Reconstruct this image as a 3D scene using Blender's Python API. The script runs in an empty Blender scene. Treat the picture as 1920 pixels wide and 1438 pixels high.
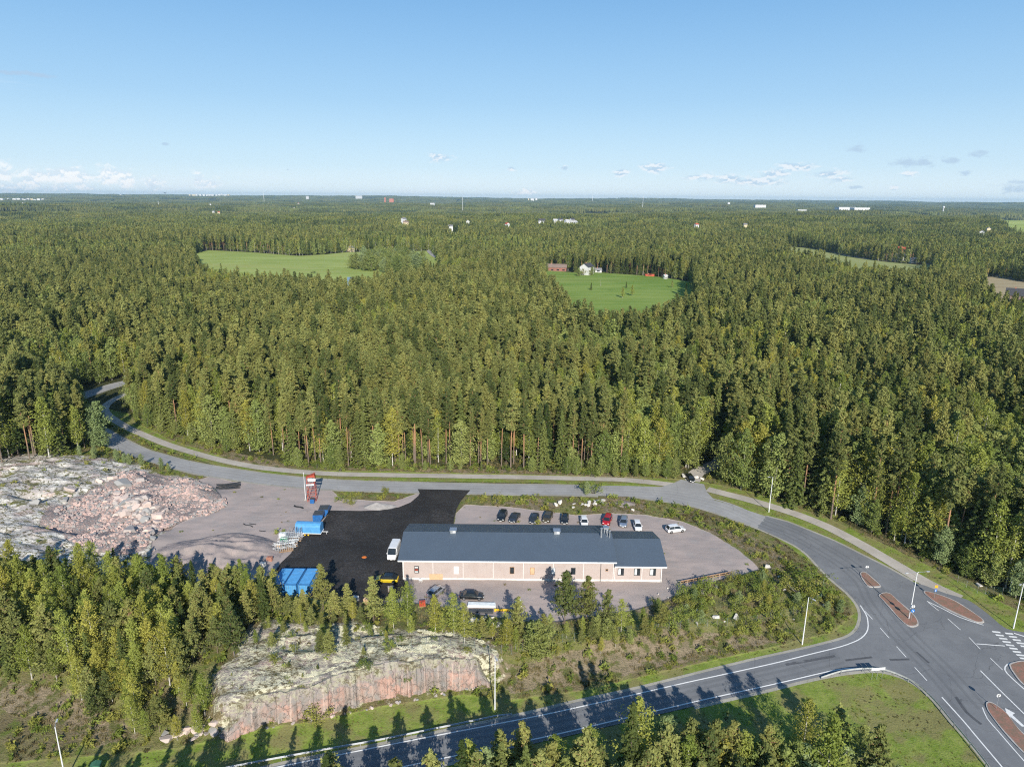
import bpy, math, random
import numpy as np
from mathutils import Vector, Matrix
from mathutils.geometry import delaunay_2d_cdt

R = math.radians
# ---------------------------------------------------------------- camera, sky, sun, exposure
CAM_H = 75.0
F_PX, PITCH, ROLL = 1279.0, R(15.18), R(0.50)
SUN_EL, SUN_AZ = R(27.5), R(171.0)          # azimuth clockwise from +Y (behind the camera, a little right)
EXPOSURE = 0.52
sc = bpy.context.scene
col = sc.collection
cam_d = bpy.data.cameras.new('camera')
cam_d.sensor_width = 36.0
cam_d.lens = 36.0 * F_PX / 1920.0
cam_d.clip_start, cam_d.clip_end = 1.0, 60000.0
cam = bpy.data.objects.new('camera', cam_d)
col.objects.link(cam)
cam.location = (0, 0, CAM_H)
_fw = Vector((0, math.cos(PITCH), -math.sin(PITCH)))
_up = Vector((0, math.sin(PITCH), math.cos(PITCH)))
_rt = Vector((1, 0, 0))
_c, _s = math.cos(ROLL), math.sin(ROLL)
_rx = _rt * _c + _up * _s
_ux = -_rt * _s + _up * _c
cam.rotation_euler = Matrix((_rx, _ux, -_fw)).transposed().to_euler()
sc.camera = cam

SUNV = Vector((math.sin(SUN_AZ) * math.cos(SUN_EL), math.cos(SUN_AZ) * math.cos(SUN_EL), math.sin(SUN_EL)))
sun_d = bpy.data.lights.new('sun', 'SUN')
sun_d.energy, sun_d.angle, sun_d.color = 4.6, R(0.53), (1.0, 0.94, 0.84)
sun = bpy.data.objects.new('sun', sun_d)
sun.rotation_euler = (-SUNV).to_track_quat('-Z', 'Y').to_euler()
sun.location = (30, -60, 90)
col.objects.link(sun)

sc.view_settings.view_transform = 'Standard'
sc.view_settings.look = 'None'
sc.view_settings.exposure = EXPOSURE
sc.view_settings.gamma = 1.0
sc.view_settings.use_curve_mapping = False
cy = sc.cycles
cy.max_bounces, cy.diffuse_bounces, cy.glossy_bounces = 5, 3, 2
cy.transmission_bounces, cy.volume_bounces, cy.transparent_max_bounces = 2, 1, 6
cy.use_adaptive_sampling = True
cy.adaptive_threshold = 0.02
cy.use_denoising = False
cy.sample_clamp_indirect = 1.5
cy.sample_clamp_direct = 12.0
cy.pixel_filter_type = 'BLACKMAN_HARRIS'
cy.filter_width = 1.15
cy.caustics_reflective = cy.caustics_refractive = False


class NT:
    """small wrapper to write node trees in lines"""
    def __init__(s, tree):
        s.t = tree; s.n = tree.nodes; s.l = tree.links
    def node(s, typ, **kw):
        n = s.n.new(typ)
        for k, v in kw.items():
            setattr(n, k, v)
        return n
    def put(s, sock, v):
        if isinstance(v, bpy.types.NodeSocket): s.l.new(v, sock)
        elif v is not None:
            if hasattr(sock.default_value, '__len__') and not hasattr(v, '__len__'): v = (v, v, v)
            if sock.type == 'RGBA' and len(v) == 3: v = (*v, 1)
            sock.default_value = v
    def math(s, op, a, b=None, c=None, clamp=False):
        n = s.node('ShaderNodeMath', operation=op, use_clamp=clamp)
        for i, v in enumerate((a, b, c)):
            if v is not None: s.put(n.inputs[i], v)
        return n.outputs[0]
    def vmath(s, op, a, b=None):
        n = s.node('ShaderNodeVectorMath', operation=op)
        s.put(n.inputs[0], a)
        if b is not None: s.put(n.inputs[1], b)
        return n.outputs[0]
    def mix(s, f, a, b, typ='MIX'):
        n = s.node('ShaderNodeMix', data_type='RGBA', blend_type=typ, clamp_factor=True)
        s.put(n.inputs[0], f); s.put(n.inputs[6], a); s.put(n.inputs[7], b)
        return n.outputs[2]
    def noise(s, vec, scale, detail=3, rough=0.55, dist=0.0, out=0):
        n = s.node('ShaderNodeTexNoise')
        s.put(n.inputs['Vector'], vec); s.put(n.inputs['Scale'], scale)
        n.inputs['Detail'].default_value = detail; n.inputs['Roughness'].default_value = rough
        n.inputs['Distortion'].default_value = dist
        return n.outputs[out]
    def vor(s, vec, scale, feat='F1', out='Distance'):
        n = s.node('ShaderNodeTexVoronoi', feature=feat)
        s.put(n.inputs['Vector'], vec); s.put(n.inputs['Scale'], scale)
        return n.outputs[out]
    def ramp(s, v, a, b, lo=0.0, hi=1.0):
        n = s.node('ShaderNodeMapRange', clamp=True, interpolation_type='SMOOTHSTEP')
        s.put(n.inputs[0], v); s.put(n.inputs[1], a); s.put(n.inputs[2], b); s.put(n.inputs[3], lo); s.put(n.inputs[4], hi)
        return n.outputs[0]
    def attr(s, name, typ='GEOMETRY', out='Fac'):
        n = s.node('ShaderNodeAttribute', attribute_type=typ, attribute_name=name)
        return n.outputs[out]


# ---------------------------------------------------------------- geometry of the view: where a picture point lies on the ground
def ray(px, py):
    u = (px - 960) / F_PX; v = -(py - 719) / F_PX
    c, s = math.cos(ROLL), math.sin(ROLL)
    u, v = u * c - v * s, u * s + v * c
    return np.array([u, math.cos(PITCH) + v * math.sin(PITCH), -math.sin(PITCH) + v * math.cos(PITCH)])
def P0(px, py, z=0.0):
    d = ray(px, py); t = (z - CAM_H) / d[2]
    return np.array([0, 0, CAM_H]) + t * d



def build_world():
    w = bpy.data.worlds.new('World')
    sc.world = w
    w.use_nodes = True
    k = NT(w.node_tree)
    k.n.clear()
    sky = k.node('ShaderNodeTexSky', sky_type='NISHITA')
    sky.sun_disc = False
    sky.sun_elevation = SUN_EL
    sky.sun_rotation = SUN_AZ
    sky.altitude = 50
    sky.air_density, sky.dust_density, sky.ozone_density = 1.0, 0.4, 2.2
    d = k.node('ShaderNodeTexCoord').outputs['Generated']
    sp = k.node('ShaderNodeSeparateXYZ'); k.put(sp.inputs[0], d)
    X, Y, Z = sp.outputs
    az = k.math('MULTIPLY', k.math('ARCTAN2', X, Y), 57.2958)
    el = k.math('MULTIPLY', k.math('ARCSINE', Z), 57.2958)
    def comb(a, b, c=0.0):
        n = k.node('ShaderNodeCombineXYZ')
        k.put(n.inputs[0], a); k.put(n.inputs[1], b); k.put(n.inputs[2], c)
        return n.outputs[0]
    def win(v, a, b, c, d_):
        return k.math('MULTIPLY', k.ramp(v, a, b), k.ramp(v, c, d_, 1, 0))
    # clouds: each sits in its own direction of the sky, edges torn by noise
    def blobs(lst, scl, lo, hi, seed, stretch=2.2):
        nz = k.noise(comb(k.math('MULTIPLY', az, scl), k.math('MULTIPLY', el, scl * stretch), seed), 1.0, 7, 0.62)
        nu = k.noise(comb(k.math('MULTIPLY', az, scl), k.math('MULTIPLY', k.math('SUBTRACT', el, 0.18), scl * stretch), seed), 1.0, 5, 0.6)
        env = None; up = None
        for px, py, wx, wy in lst:
            r = ray(px, py); a0 = math.degrees(math.atan2(r[0], r[1])); e0 = math.degrees(math.atan2(r[2], math.hypot(r[0], r[1]))); wa, we = wx / 22.3 * math.cos(R(a0)) ** 2, wy / 22.3
            dy = k.math('MULTIPLY', k.math('SUBTRACT', el, e0), 1 / we); dx = k.math('MULTIPLY', k.math('SUBTRACT', az, a0), 1 / wa)
            d2 = k.math('MULTIPLY_ADD', dx, dx, k.math('MULTIPLY', dy, dy)); e = k.math('EXPONENT', k.math('MULTIPLY', d2, -1.0))
            env = e if env is None else k.math('MAXIMUM', env, e)
        m = k.ramp(k.math('MULTIPLY_ADD', k.math('SUBTRACT', nz, 0.5), 2.6, env), lo, hi)
        m = k.math('MULTIPLY', m, k.ramp(env, 0.02, 0.2))
        return m, k.ramp(k.math('SUBTRACT', nz, nu), -0.05, 0.05)
    c1, s1 = blobs([(4, 326, 20, 20), (62, 336, 42, 15), (130, 334, 50, 18), (205, 334, 42, 17), (236, 342, 20, 18), (286, 343, 20, 13), (371, 331, 13, 15), (396, 344, 20, 9), (20, 352, 60, 9), (120, 352, 80, 8), (990, 361, 30, 6)], 0.9, 0.25, 0.95, 3.0, 1.3)
    c2, s2 = blobs([(826, 296, 20, 9), (957, 317, 10, 5), (1058, 315, 8, 4), (1165, 325, 16, 6), (1228, 315, 26, 9), (1322, 333, 34, 6), (1370, 336, 36, 8), (1455, 326, 30, 8), (1492, 314, 34, 8), (1420, 341, 60, 7), (1555, 326, 32, 7), (1575, 336, 26, 6), (1700, 327, 16, 5), (1675, 353, 10, 4)], 1.0, 0.18, 0.95, 11.0)
    c3, s3 = blobs([(1606, 277, 22, 8), (1715, 304, 50, 10), (1778, 302, 24, 5), (1840, 288, 26, 7), (1810, 324, 14, 5), (1900, 354, 34, 9), (1908, 341, 18, 6), (1605, 352, 16, 4), (540, 318, 5, 3), (310, 270, 8, 3), (45, 139, 70, 4)], 1.0, 0.35, 1.1, 19.0)
    milk = k.math('MULTIPLY', k.ramp(k.noise(comb(k.math('MULTIPLY', az, 0.12), k.math('MULTIPLY', el, 0.7), 5.0), 1.0, 4), 0.42, 0.7), k.math('MULTIPLY', k.ramp(el, 2.3, 0.3, 0, 0.5), k.ramp(az, 8, -14)))
    # faint veils high in the west
    n4 = k.noise(comb(k.math('MULTIPLY', az, 0.07), k.math('MULTIPLY', el, 0.9), 31.0), 1.0, 5, 0.6)
    c4 = k.math('MULTIPLY', k.ramp(n4, 0.58, 0.8), k.math('MULTIPLY', win(el, 4, 6, 9, 12), k.ramp(az, -20, -34, 0, 0.22)))
    # clear-air tint: the sky reads a little bluer aloft
    base = sky.outputs[0]
    hue = k.node('ShaderNodeHueSaturation'); k.put(hue.inputs['Color'], base)
    hue.inputs['Saturation'].default_value = 1.0
    base = hue.outputs[0]
    W = 7.9
    # the photograph's clear blue: pale at the horizon, deeper aloft
    g = k.node('ShaderNodeValToRGB'); k.put(g.inputs[0], k.math('DIVIDE', el, 60.0))
    cr = g.color_ramp; cr.interpolation = 'B_SPLINE'
    stops = ((0.0, (.84, .95, 1.02)), (0.04, (.58, .79, .95)), (0.12, (.37, .63, .89)), (0.25, (.175, .43, .79)), (0.45, (.10, .27, .56)), (1.0, (.08, .18, .38)))
    for i, (p_, c_) in enumerate(stops):
        e = cr.elements[i] if i < 2 else cr.elements.new(p_)
        e.position = p_; e.color = (*c_, 1)
    gs = k.vmath('SCALE', g.outputs[0]); gs.node.inputs['Scale'].default_value = W
    base = k.mix(0.88, base, gs)
    base = k.mix(milk, base, (W * 0.86, W * 0.93, W * 1.0))
    base = k.mix(c4, base, (W * 0.9, W * 0.95, W * 1.0))
    dk, wt = (W * 0.46, W * 0.62, W * 0.80), (W * 0.90, W * 0.93, W * 0.97)
    base = k.mix(k.math('MULTIPLY', c2, .72), base, k.mix(s2, dk, wt))
    base = k.mix(k.math('MULTIPLY', c3, .62), base, (W * 0.44, W * 0.58, W * 0.76))
    base = k.mix(k.math('MULTIPLY', c1, .8), base, k.mix(s1, (W * 0.72, W * 0.83, W * 0.93), (W * 1.02, W * 1.02, W * 1.02)))
    bg = k.node('ShaderNodeBackground'); k.put(bg.inputs[0], base); bg.inputs[1].default_value = 0.092
    out = k.node('ShaderNodeOutputWorld'); k.l.new(bg.outputs[0], out.inputs[0])
build_world()


# ---------------------------------------------------------------- numeric helpers
def _hash(ix, iy, seed):
    n = (ix.astype(np.int64) * 374761393 + iy.astype(np.int64) * 668265263 + seed * 974634777) & 0xFFFFFFFF
    n = ((n ^ (n >> 13)) * 1274126177) & 0xFFFFFFFF
    return ((n ^ (n >> 16)) & 0xFFFFFF) / float(0xFFFFFF)
def vnoise(x, y, seed=0):
    x = np.asarray(x, float); y = np.asarray(y, float)
    ix = np.floor(x).astype(np.int64); iy = np.floor(y).astype(np.int64)
    fx = x - ix; fy = y - iy
    fx = fx * fx * (3 - 2 * fx); fy = fy * fy * (3 - 2 * fy)
    a = _hash(ix, iy, seed); b = _hash(ix + 1, iy, seed); c = _hash(ix, iy + 1, seed); d = _hash(ix + 1, iy + 1, seed)
    return (a * (1 - fx) + b * fx) * (1 - fy) + (c * (1 - fx) + d * fx) * fy
def fbm(x, y, octs=4, seed=0):
    t = 0; amp = 0.5; s = 0
    for i in range(octs):
        t = t + amp * vnoise(x * 2 ** i, y * 2 ** i, seed + i * 17); s += amp; amp *= 0.5
    return t / s * 2 - 1
def sstep(a, b, v):
    t = np.clip((np.asarray(v, float) - a) / (b - a), 0, 1)
    return t * t * (3 - 2 * t)
def inside(poly, x, y):
    x = np.asarray(x, float); y = np.asarray(y, float)
    r = np.zeros(x.shape, bool); n = len(poly)
    for i in range(n):
        x1, y1 = poly[i][:2]; x2, y2 = poly[(i + 1) % n][:2]
        if y1 == y2: continue
        c = ((y1 > y) != (y2 > y)) & (x < (x2 - x1) * (y - y1) / (y2 - y1) + x1)
        r ^= c
    return r
def pdist(poly, x, y, closed=True):
    x = np.asarray(x, float); y = np.asarray(y, float)
    best = np.full(x.shape, 1e9); n = len(poly)
    for i in range(n if closed else n - 1):
        x1, y1 = poly[i][:2]; x2, y2 = poly[(i + 1) % n][:2]
        dx, dy = x2 - x1, y2 - y1; L = dx * dx + dy * dy + 1e-12
        t = np.clip(((x - x1) * dx + (y - y1) * dy) / L, 0, 1)
        best = np.minimum(best, (x - x1 - t * dx) ** 2 + (y - y1 - t * dy) ** 2)
    return np.sqrt(best)
def sdist(poly, x, y):
    d = pdist(poly, x, y)
    return np.where(inside(poly, x, y), d, -d)
def smooth_line(pts, step=2.0, closed=False):
    """Catmull-Rom through world points, resampled"""
    p = np.array([q[:2] for q in pts], float); n = len(p); out = []
    rng_ = range(n if closed else n - 1)
    for i in rng_:
        if closed: a, b, c, d = p[i - 1], p[i], p[(i + 1) % n], p[(i + 2) % n]
        else: a, b, c, d = p[max(i - 1, 0)], p[i], p[i + 1], p[min(i + 2, n - 1)]
        m = max(2, int(np.hypot(*(c - b)) / step) + 1)
        for j in range(m):
            t = j / m
            out.append(0.5 * ((2 * b) + (-a + c) * t + (2 * a - 5 * b + 4 * c - d) * t * t + (-a + 3 * b - 3 * c + d) * t ** 3))
    if not closed: out.append(p[-1])
    return np.array(out)


# ---------------------------------------------------------------- terrain height
def make_rbf(ctrl):
    pts = np.array([P0(a, b, z) for a, b, z in ctrl])
    n = len(pts)
    D = np.hypot(pts[:, None, 0] - pts[None, :, 0], pts[:, None, 1] - pts[None, :, 1])
    A = np.zeros((n + 1, n + 1)); A[:n, :n] = D; A[:n, n] = 1; A[n, :n] = 1
    b = np.zeros(n + 1); b[:n] = pts[:, 2]
    w = np.linalg.solve(A, b)
    def f(x, y):
        r = np.full(np.shape(x), w[n])
        for i in range(n): r = r + w[i] * np.hypot(x - pts[i, 0], y - pts[i, 1])
        return r
    return f
low_f = make_rbf([(1240, 925, 0), (1340, 940, 0), (1440, 980, -.4), (1560, 1040, -1.1), (1700, 1130, -2), (1800, 1200, -2.3), (1900, 1300, -2.6),
                  (1920, 1400, -2.9), (1650, 1350, -3.8), (1560, 1230, -2.8), (1500, 1245, -3.1), (1300, 1290, -3.5), (1100, 1340, -4), (900, 1385, -4.4), (600, 1430, -4.8),
                  (400, 1438, -5), (100, 1420, -4.2), (-300, 1400, -4), (1300, 1430, -4.6), (1100, 1430, -5), (1500, 1420, -4.4), (1700, 1430, -4.2), (2100, 1200, -2), (2000, 1050, -1.5), (1900, 1000, -1.2), (1750, 1000, -1),
                  (1560, 960, -.6), (700, 880, 0), (100, 760, 0), (1000, 1800, -6), (200, 1800, -6), (1700, 1800, -5), (600, 1100, 0), (1000, 1000, 0)])
high_f = make_rbf([(100, 760, 1), (0, 800, 1.5), (-200, 850, 2.5), (250, 850, 0.3), (130, 790, 0.5), (180, 870, 3.0), (90, 860, 4.2), (20, 900, 4.6), (60, 940, 3.9), (-150, 950, 5), (150, 905, 3.8), (270, 880, 2.0), (290, 905, 0.9),
                   (120, 960, 1.4), (170, 1000, 0.4), (60, 1005, 3.0), (0, 1020, 3.5), (100, 1050, 2.5), (220, 1060, 0.4), (240, 960, 0.3), (340, 900, 0.2), (400, 900, 0), (430, 960, 0), (500, 1060, 0), (420, 1100, -.3), (330, 1100, -.5),
                   (560, 910, 0), (700, 905, 0), (1000, 910, 0), (1200, 920, 0), (700, 1050, 0), (1000, 1000, 0), (1200, 1000, 0), (1000, 1120, 0), (1200, 1120, 0), (1380, 1050, 0), (760, 1120, 0),
                   (600, 1125, 0), (480, 1140, .2), (520, 1190, 1.2), (700, 1165, .6), (750, 1200, 1.7), (850, 1205, 1.4), (640, 1215, 1.2), (480, 1240, 1.0), (560, 1262, 0.9), (700, 1250, 1.6), (850, 1250, 1.2), (420, 1290, 0.2), (620, 1270, 1.2),
                   (930, 1200, 0.3), (1000, 1180, -.3), (1100, 1180, -.2), (1300, 1150, -.4), (1450, 1120, -.6), (1500, 1080, -.6), (1400, 1000, -.2),
                   (0, 1150, 0), (100, 1230, -1), (200, 1280, -1.5), (300, 1290, -1.2), (0, 1270, -2), (-200, 1250, -2), (350, 1180, 0), (330, 1340, -1.5), (960, 1240, -.5), (1600, 900, 0), (1900, 850, -.5), (700, 800, 0), (300, 700, .5)])
# edge of the raised ground (foot of the rock cut and of the banks)
_hi_px = [(-400, 1330), (-100, 1340), (60, 1372), (180, 1388), (260, 1396), (330, 1397), (400, 1385), (500, 1361), (600, 1345), (700, 1322), (800, 1306), (870, 1298), (925, 1290),
          (1000, 1310), (1100, 1290), (1300, 1243), (1450, 1207), (1560, 1178), (1592, 1150), (1582, 1122), (1545, 1090), (1500, 1045), (1450, 1015), (1380, 985), (1300, 955), (1150, 925)]
HI = [P0(a, b, -4.3 if a < 930 else (-3.2 if b > 1150 else -1)) for a, b in _hi_px]
HI += [np.array([400, 420, 0]), np.array([-600, 420, 0]), np.array([-600, 60, 0])]
CL0, CL1 = P0(415, 1382, -4.3)[0], P0(915, 1291, -4.3)[0]
BUMPS = [(*P0(66, 955)[:2], 4.5, 2.4, -2.6), (*P0(100, 1000)[:2], 5.5, 1.8, -1.6), (*P0(190, 1045)[:2], 9, 1.6, -1.0), (*P0(345, 930)[:2], 8.0, 3.6, 2.4), (*P0(262, 958)[:2], 6.0, 4.5, 3.2), (*P0(245, 915)[:2], 5.0, 2.6, 1.8), (*P0(250, 1015)[:2], 7.0, 2.6, 1.1)]
def h_base(x, y):
    x = np.asarray(x, float); y = np.asarray(y, float)
    sd = sdist(HI, x, y)
    Wd = 1.2 + 10 * np.maximum(sstep(CL0, CL0 - 5, x), sstep(CL1, CL1 + 6, x))
    Wd = np.where(y > 104, 9.0, Wd)
    m = sstep(0.7, 0.7 + Wd, sd)
    h = low_f(x, y) * (1 - m) + high_f(x, y) * m
    near = sstep(430, 260, y) * sstep(330, 210, np.abs(x)) * sstep(-120, 20, y)
    d = np.hypot(x, y)
    far = fbm(x / 800, y / 380, 3, 5) * 26 * sstep(1250, 2600, d) + fbm(x / 2300, y / 1500, 2, 9) * 20 * sstep(2000, 5000, d)
    az = np.degrees(np.arctan2(x, np.maximum(y, 1)))
    rim = 52 + 9 * fbm(az / 9, az * 0 + 3, 3, 21) + 14 * np.cos(np.radians(az * 2.0)) - 8 
    far = far + rim * sstep(5200, 14500, d)
    for bx, by, sx, sy, bh in BUMPS: h = h + bh * np.exp(-((x - bx) / sx) ** 2 - ((y - by) / sy) ** 2)
    return h * near + far
def P(px, py, up=0.0):
    """world point on the ground (or `up` above it) that the picture shows at px, py"""
    q = P0(px, py, up); 
    for _ in range(14):
        q2 = P0(px, py, float(h_base(q[0], q[1])) + up); q = q * 0.4 + q2 * 0.6
    return q
def PL(lst, up=0.0): return [P(a, b, up) for a, b in lst]


# ---------------------------------------------------------------- materials
def mat_new(name):
    m = bpy.data.materials.new(name); m.use_nodes = True
    k = NT(m.node_tree); k.n.clear()
    out = k.node('ShaderNodeOutputMaterial'); k.out = out
    return m, k
def bsdf(k, color, rough=0.7, metal=0.0, spec=0.3, bump=None, bump_s=0.3, bump_d=0.1):
    b = k.node('ShaderNodeBsdfPrincipled')
    k.put(b.inputs['Base Color'], color); k.put(b.inputs['Roughness'], rough)
    b.inputs['Metallic'].default_value = metal; b.inputs['Specular IOR Level'].default_value = spec
    if bump is not None:
        bn = k.node('ShaderNodeBump'); bn.inputs['Strength'].default_value = bump_s; bn.inputs['Distance'].default_value = bump_d
        k.put(bn.inputs['Height'], bump); k.l.new(bn.outputs[0], b.inputs['Normal'])
    return b
def pos(k): return k.node('ShaderNodeNewGeometry').outputs['Position']
def obj_co(k): return k.node('ShaderNodeTexCoord').outputs['Object']
def simple(name, color, rough=0.6, metal=0.0, spec=0.4, var=0.12, scale=1.5, bump=0.0, world=False, grime=None):
    """a plain surface with a little wear: value noise at two sizes"""
    m, k = mat_new(name)
    co = pos(k) if world else obj_co(k)
    n1 = k.noise(co, scale, 5, 0.65); n2 = k.noise(co, scale * 9, 2)
    f = k.ramp(k.math('MULTIPLY_ADD', n2, 0.35, n1), 0.45, 0.95)
    c0 = tuple(c * (1 - var) for c in color[:3]); c1 = tuple(min(1, c * (1 + var)) for c in color[:3])
    c = k.mix(f, c0, c1)
    if grime: c = k.mix(k.ramp(k.noise(co, scale * 0.6, 6, 0.7), 0.52, 0.75, 0, 0.6), c, grime)
    b = bsdf(k, c, k.ramp(n1, 0.3, 0.7, max(0.05, rough - 0.08), min(1, rough + 0.08)), metal, spec, n2 if bump else None, bump, 0.05)
    k.l.new(b.outputs[0], k.out.inputs[0])
    return m
def foliage(name, dark, light, alt, alt_amt=0.3, transl=0.28, island=False):
    m, k = mat_new(name)
    tint = k.attr('tint')
    rnd = k.node('ShaderNodeObjectInfo').outputs['Random']
    stand = k.noise(k.node('ShaderNodeObjectInfo').outputs['Location'], 0.012, 3)
    big = k.noise(pos(k), 0.9, 2)
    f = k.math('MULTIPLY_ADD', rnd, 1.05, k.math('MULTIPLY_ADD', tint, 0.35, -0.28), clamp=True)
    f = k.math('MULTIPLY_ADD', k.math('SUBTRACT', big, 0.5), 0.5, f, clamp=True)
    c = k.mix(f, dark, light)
    r2 = k.math('FRACT', k.math('MULTIPLY', rnd, 7.31))
    sel = k.math('MULTIPLY', k.ramp(k.math('MULTIPLY_ADD', stand, 0.8, k.math('MULTIPLY', r2, 0.6)), 0.62, 0.95), alt_amt)
    c = k.mix(sel, c, alt)
    d = k.node('ShaderNodeBsdfDiffuse'); k.put(d.inputs[0], c)
    t = k.node('ShaderNodeBsdfTranslucent'); k.put(t.inputs[0], k.mix(0.5, c, light))
    x = k.node('ShaderNodeMixShader'); x.inputs[0].default_value = transl
    k.l.new(d.outputs[0], x.inputs[1]); k.l.new(t.outputs[0], x.inputs[2]); k.l.new(x.outputs[0], k.out.inputs[0])
    return m
M = {}
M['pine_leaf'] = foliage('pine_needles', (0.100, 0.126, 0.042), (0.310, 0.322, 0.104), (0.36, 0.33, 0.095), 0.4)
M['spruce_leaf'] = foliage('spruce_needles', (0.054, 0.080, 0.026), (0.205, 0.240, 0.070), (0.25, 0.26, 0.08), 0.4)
M['birch_leaf'] = foliage('birch_leaves', (0.190, 0.240, 0.052), (0.39, 0.42, 0.10), (0.52, 0.41, 0.085), 0.45, 0.35)
M['aspen_leaf'] = foliage('broadleaf_foliage', (0.175, 0.225, 0.062), (0.35, 0.40, 0.125), (0.36, 0.36, 0.12), 0.45, 0.32)
M['bush_leaf'] = foliage('bush_leaves', (0.150, 0.200, 0.042), (0.30, 0.345, 0.080), (0.38, 0.32, 0.085), 0.5, 0.35)
for nm, a, b_, c_ in (('far_pine', (.050, .062, .024), (.140, .150, .050), (.13, .13, .045)), ('far_spruce', (.030, .047, .021), (.085, .108, .038), (.10, .11, .04)), ('far_broadleaf', (.08, .105, .033), (.18, .20, .058), (.19, .165, .05))):
    M[nm] = foliage(nm + '_canopy', a, b_, c_, .5, .15)  # solid far crowns: shade between the leaves is put into these darker colours
M['willow_leaf'] = foliage('willow_leaves', (0.20, 0.26, 0.105), (0.34, 0.41, 0.19), (0.34, 0.36, 0.15), 0.3, 0.3)
M['heather'] = foliage('heather_leaves', (0.105, 0.085, 0.045), (0.18, 0.15, 0.07), (0.11, 0.13, 0.04), 0.6, 0.2)
def trunk_mat(name, low, high, z0, z1, spots=None):
    m, k = mat_new(name)
    co = obj_co(k)
    sp = k.node('ShaderNodeSeparateXYZ'); k.put(sp.inputs[0], co)
    f = k.ramp(k.math('MULTIPLY_ADD', k.noise(co, 1.2, 3), 3.0, sp.outputs[2]), z0, z1)
    c = k.mix(f, low, high)
    c = k.mix(k.ramp(k.noise(co, 6, 3), 0.35, 0.7, 0.35, 0), c, (0.03, 0.025, 0.02))
    if spots:
        mp = k.vmath('MULTIPLY', co, (1, 1, 3.5))
        c = k.mix(k.ramp(k.noise(mp, 1.6, 3), 0.56, 0.62), c, spots)
    b = bsdf(k, c, 0.85, spec=0.15); k.l.new(b.outputs[0], k.out.inputs[0])
    return m
M['pine_bark'] = trunk_mat('pine_bark', (0.22, 0.17, 0.135), (0.46, 0.25, 0.135), 5, 11)
M['spruce_bark'] = trunk_mat('spruce_bark', (0.15, 0.12, 0.10), (0.17, 0.13, 0.10), 5, 11)
M['birch_bark'] = trunk_mat('birch_bark', (0.60, 0.57, 0.52), (0.66, 0.63, 0.57), 0, 6, (0.06, 0.055, 0.05))
M['dead_wood'] = trunk_mat('dead_wood', (0.36, 0.33, 0.30), (0.42, 0.39, 0.36), 0, 8)
M['grey_bark'] = trunk_mat('grey_bark', (0.22, 0.21, 0.17), (0.30, 0.29, 0.22), 0, 8)


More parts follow.
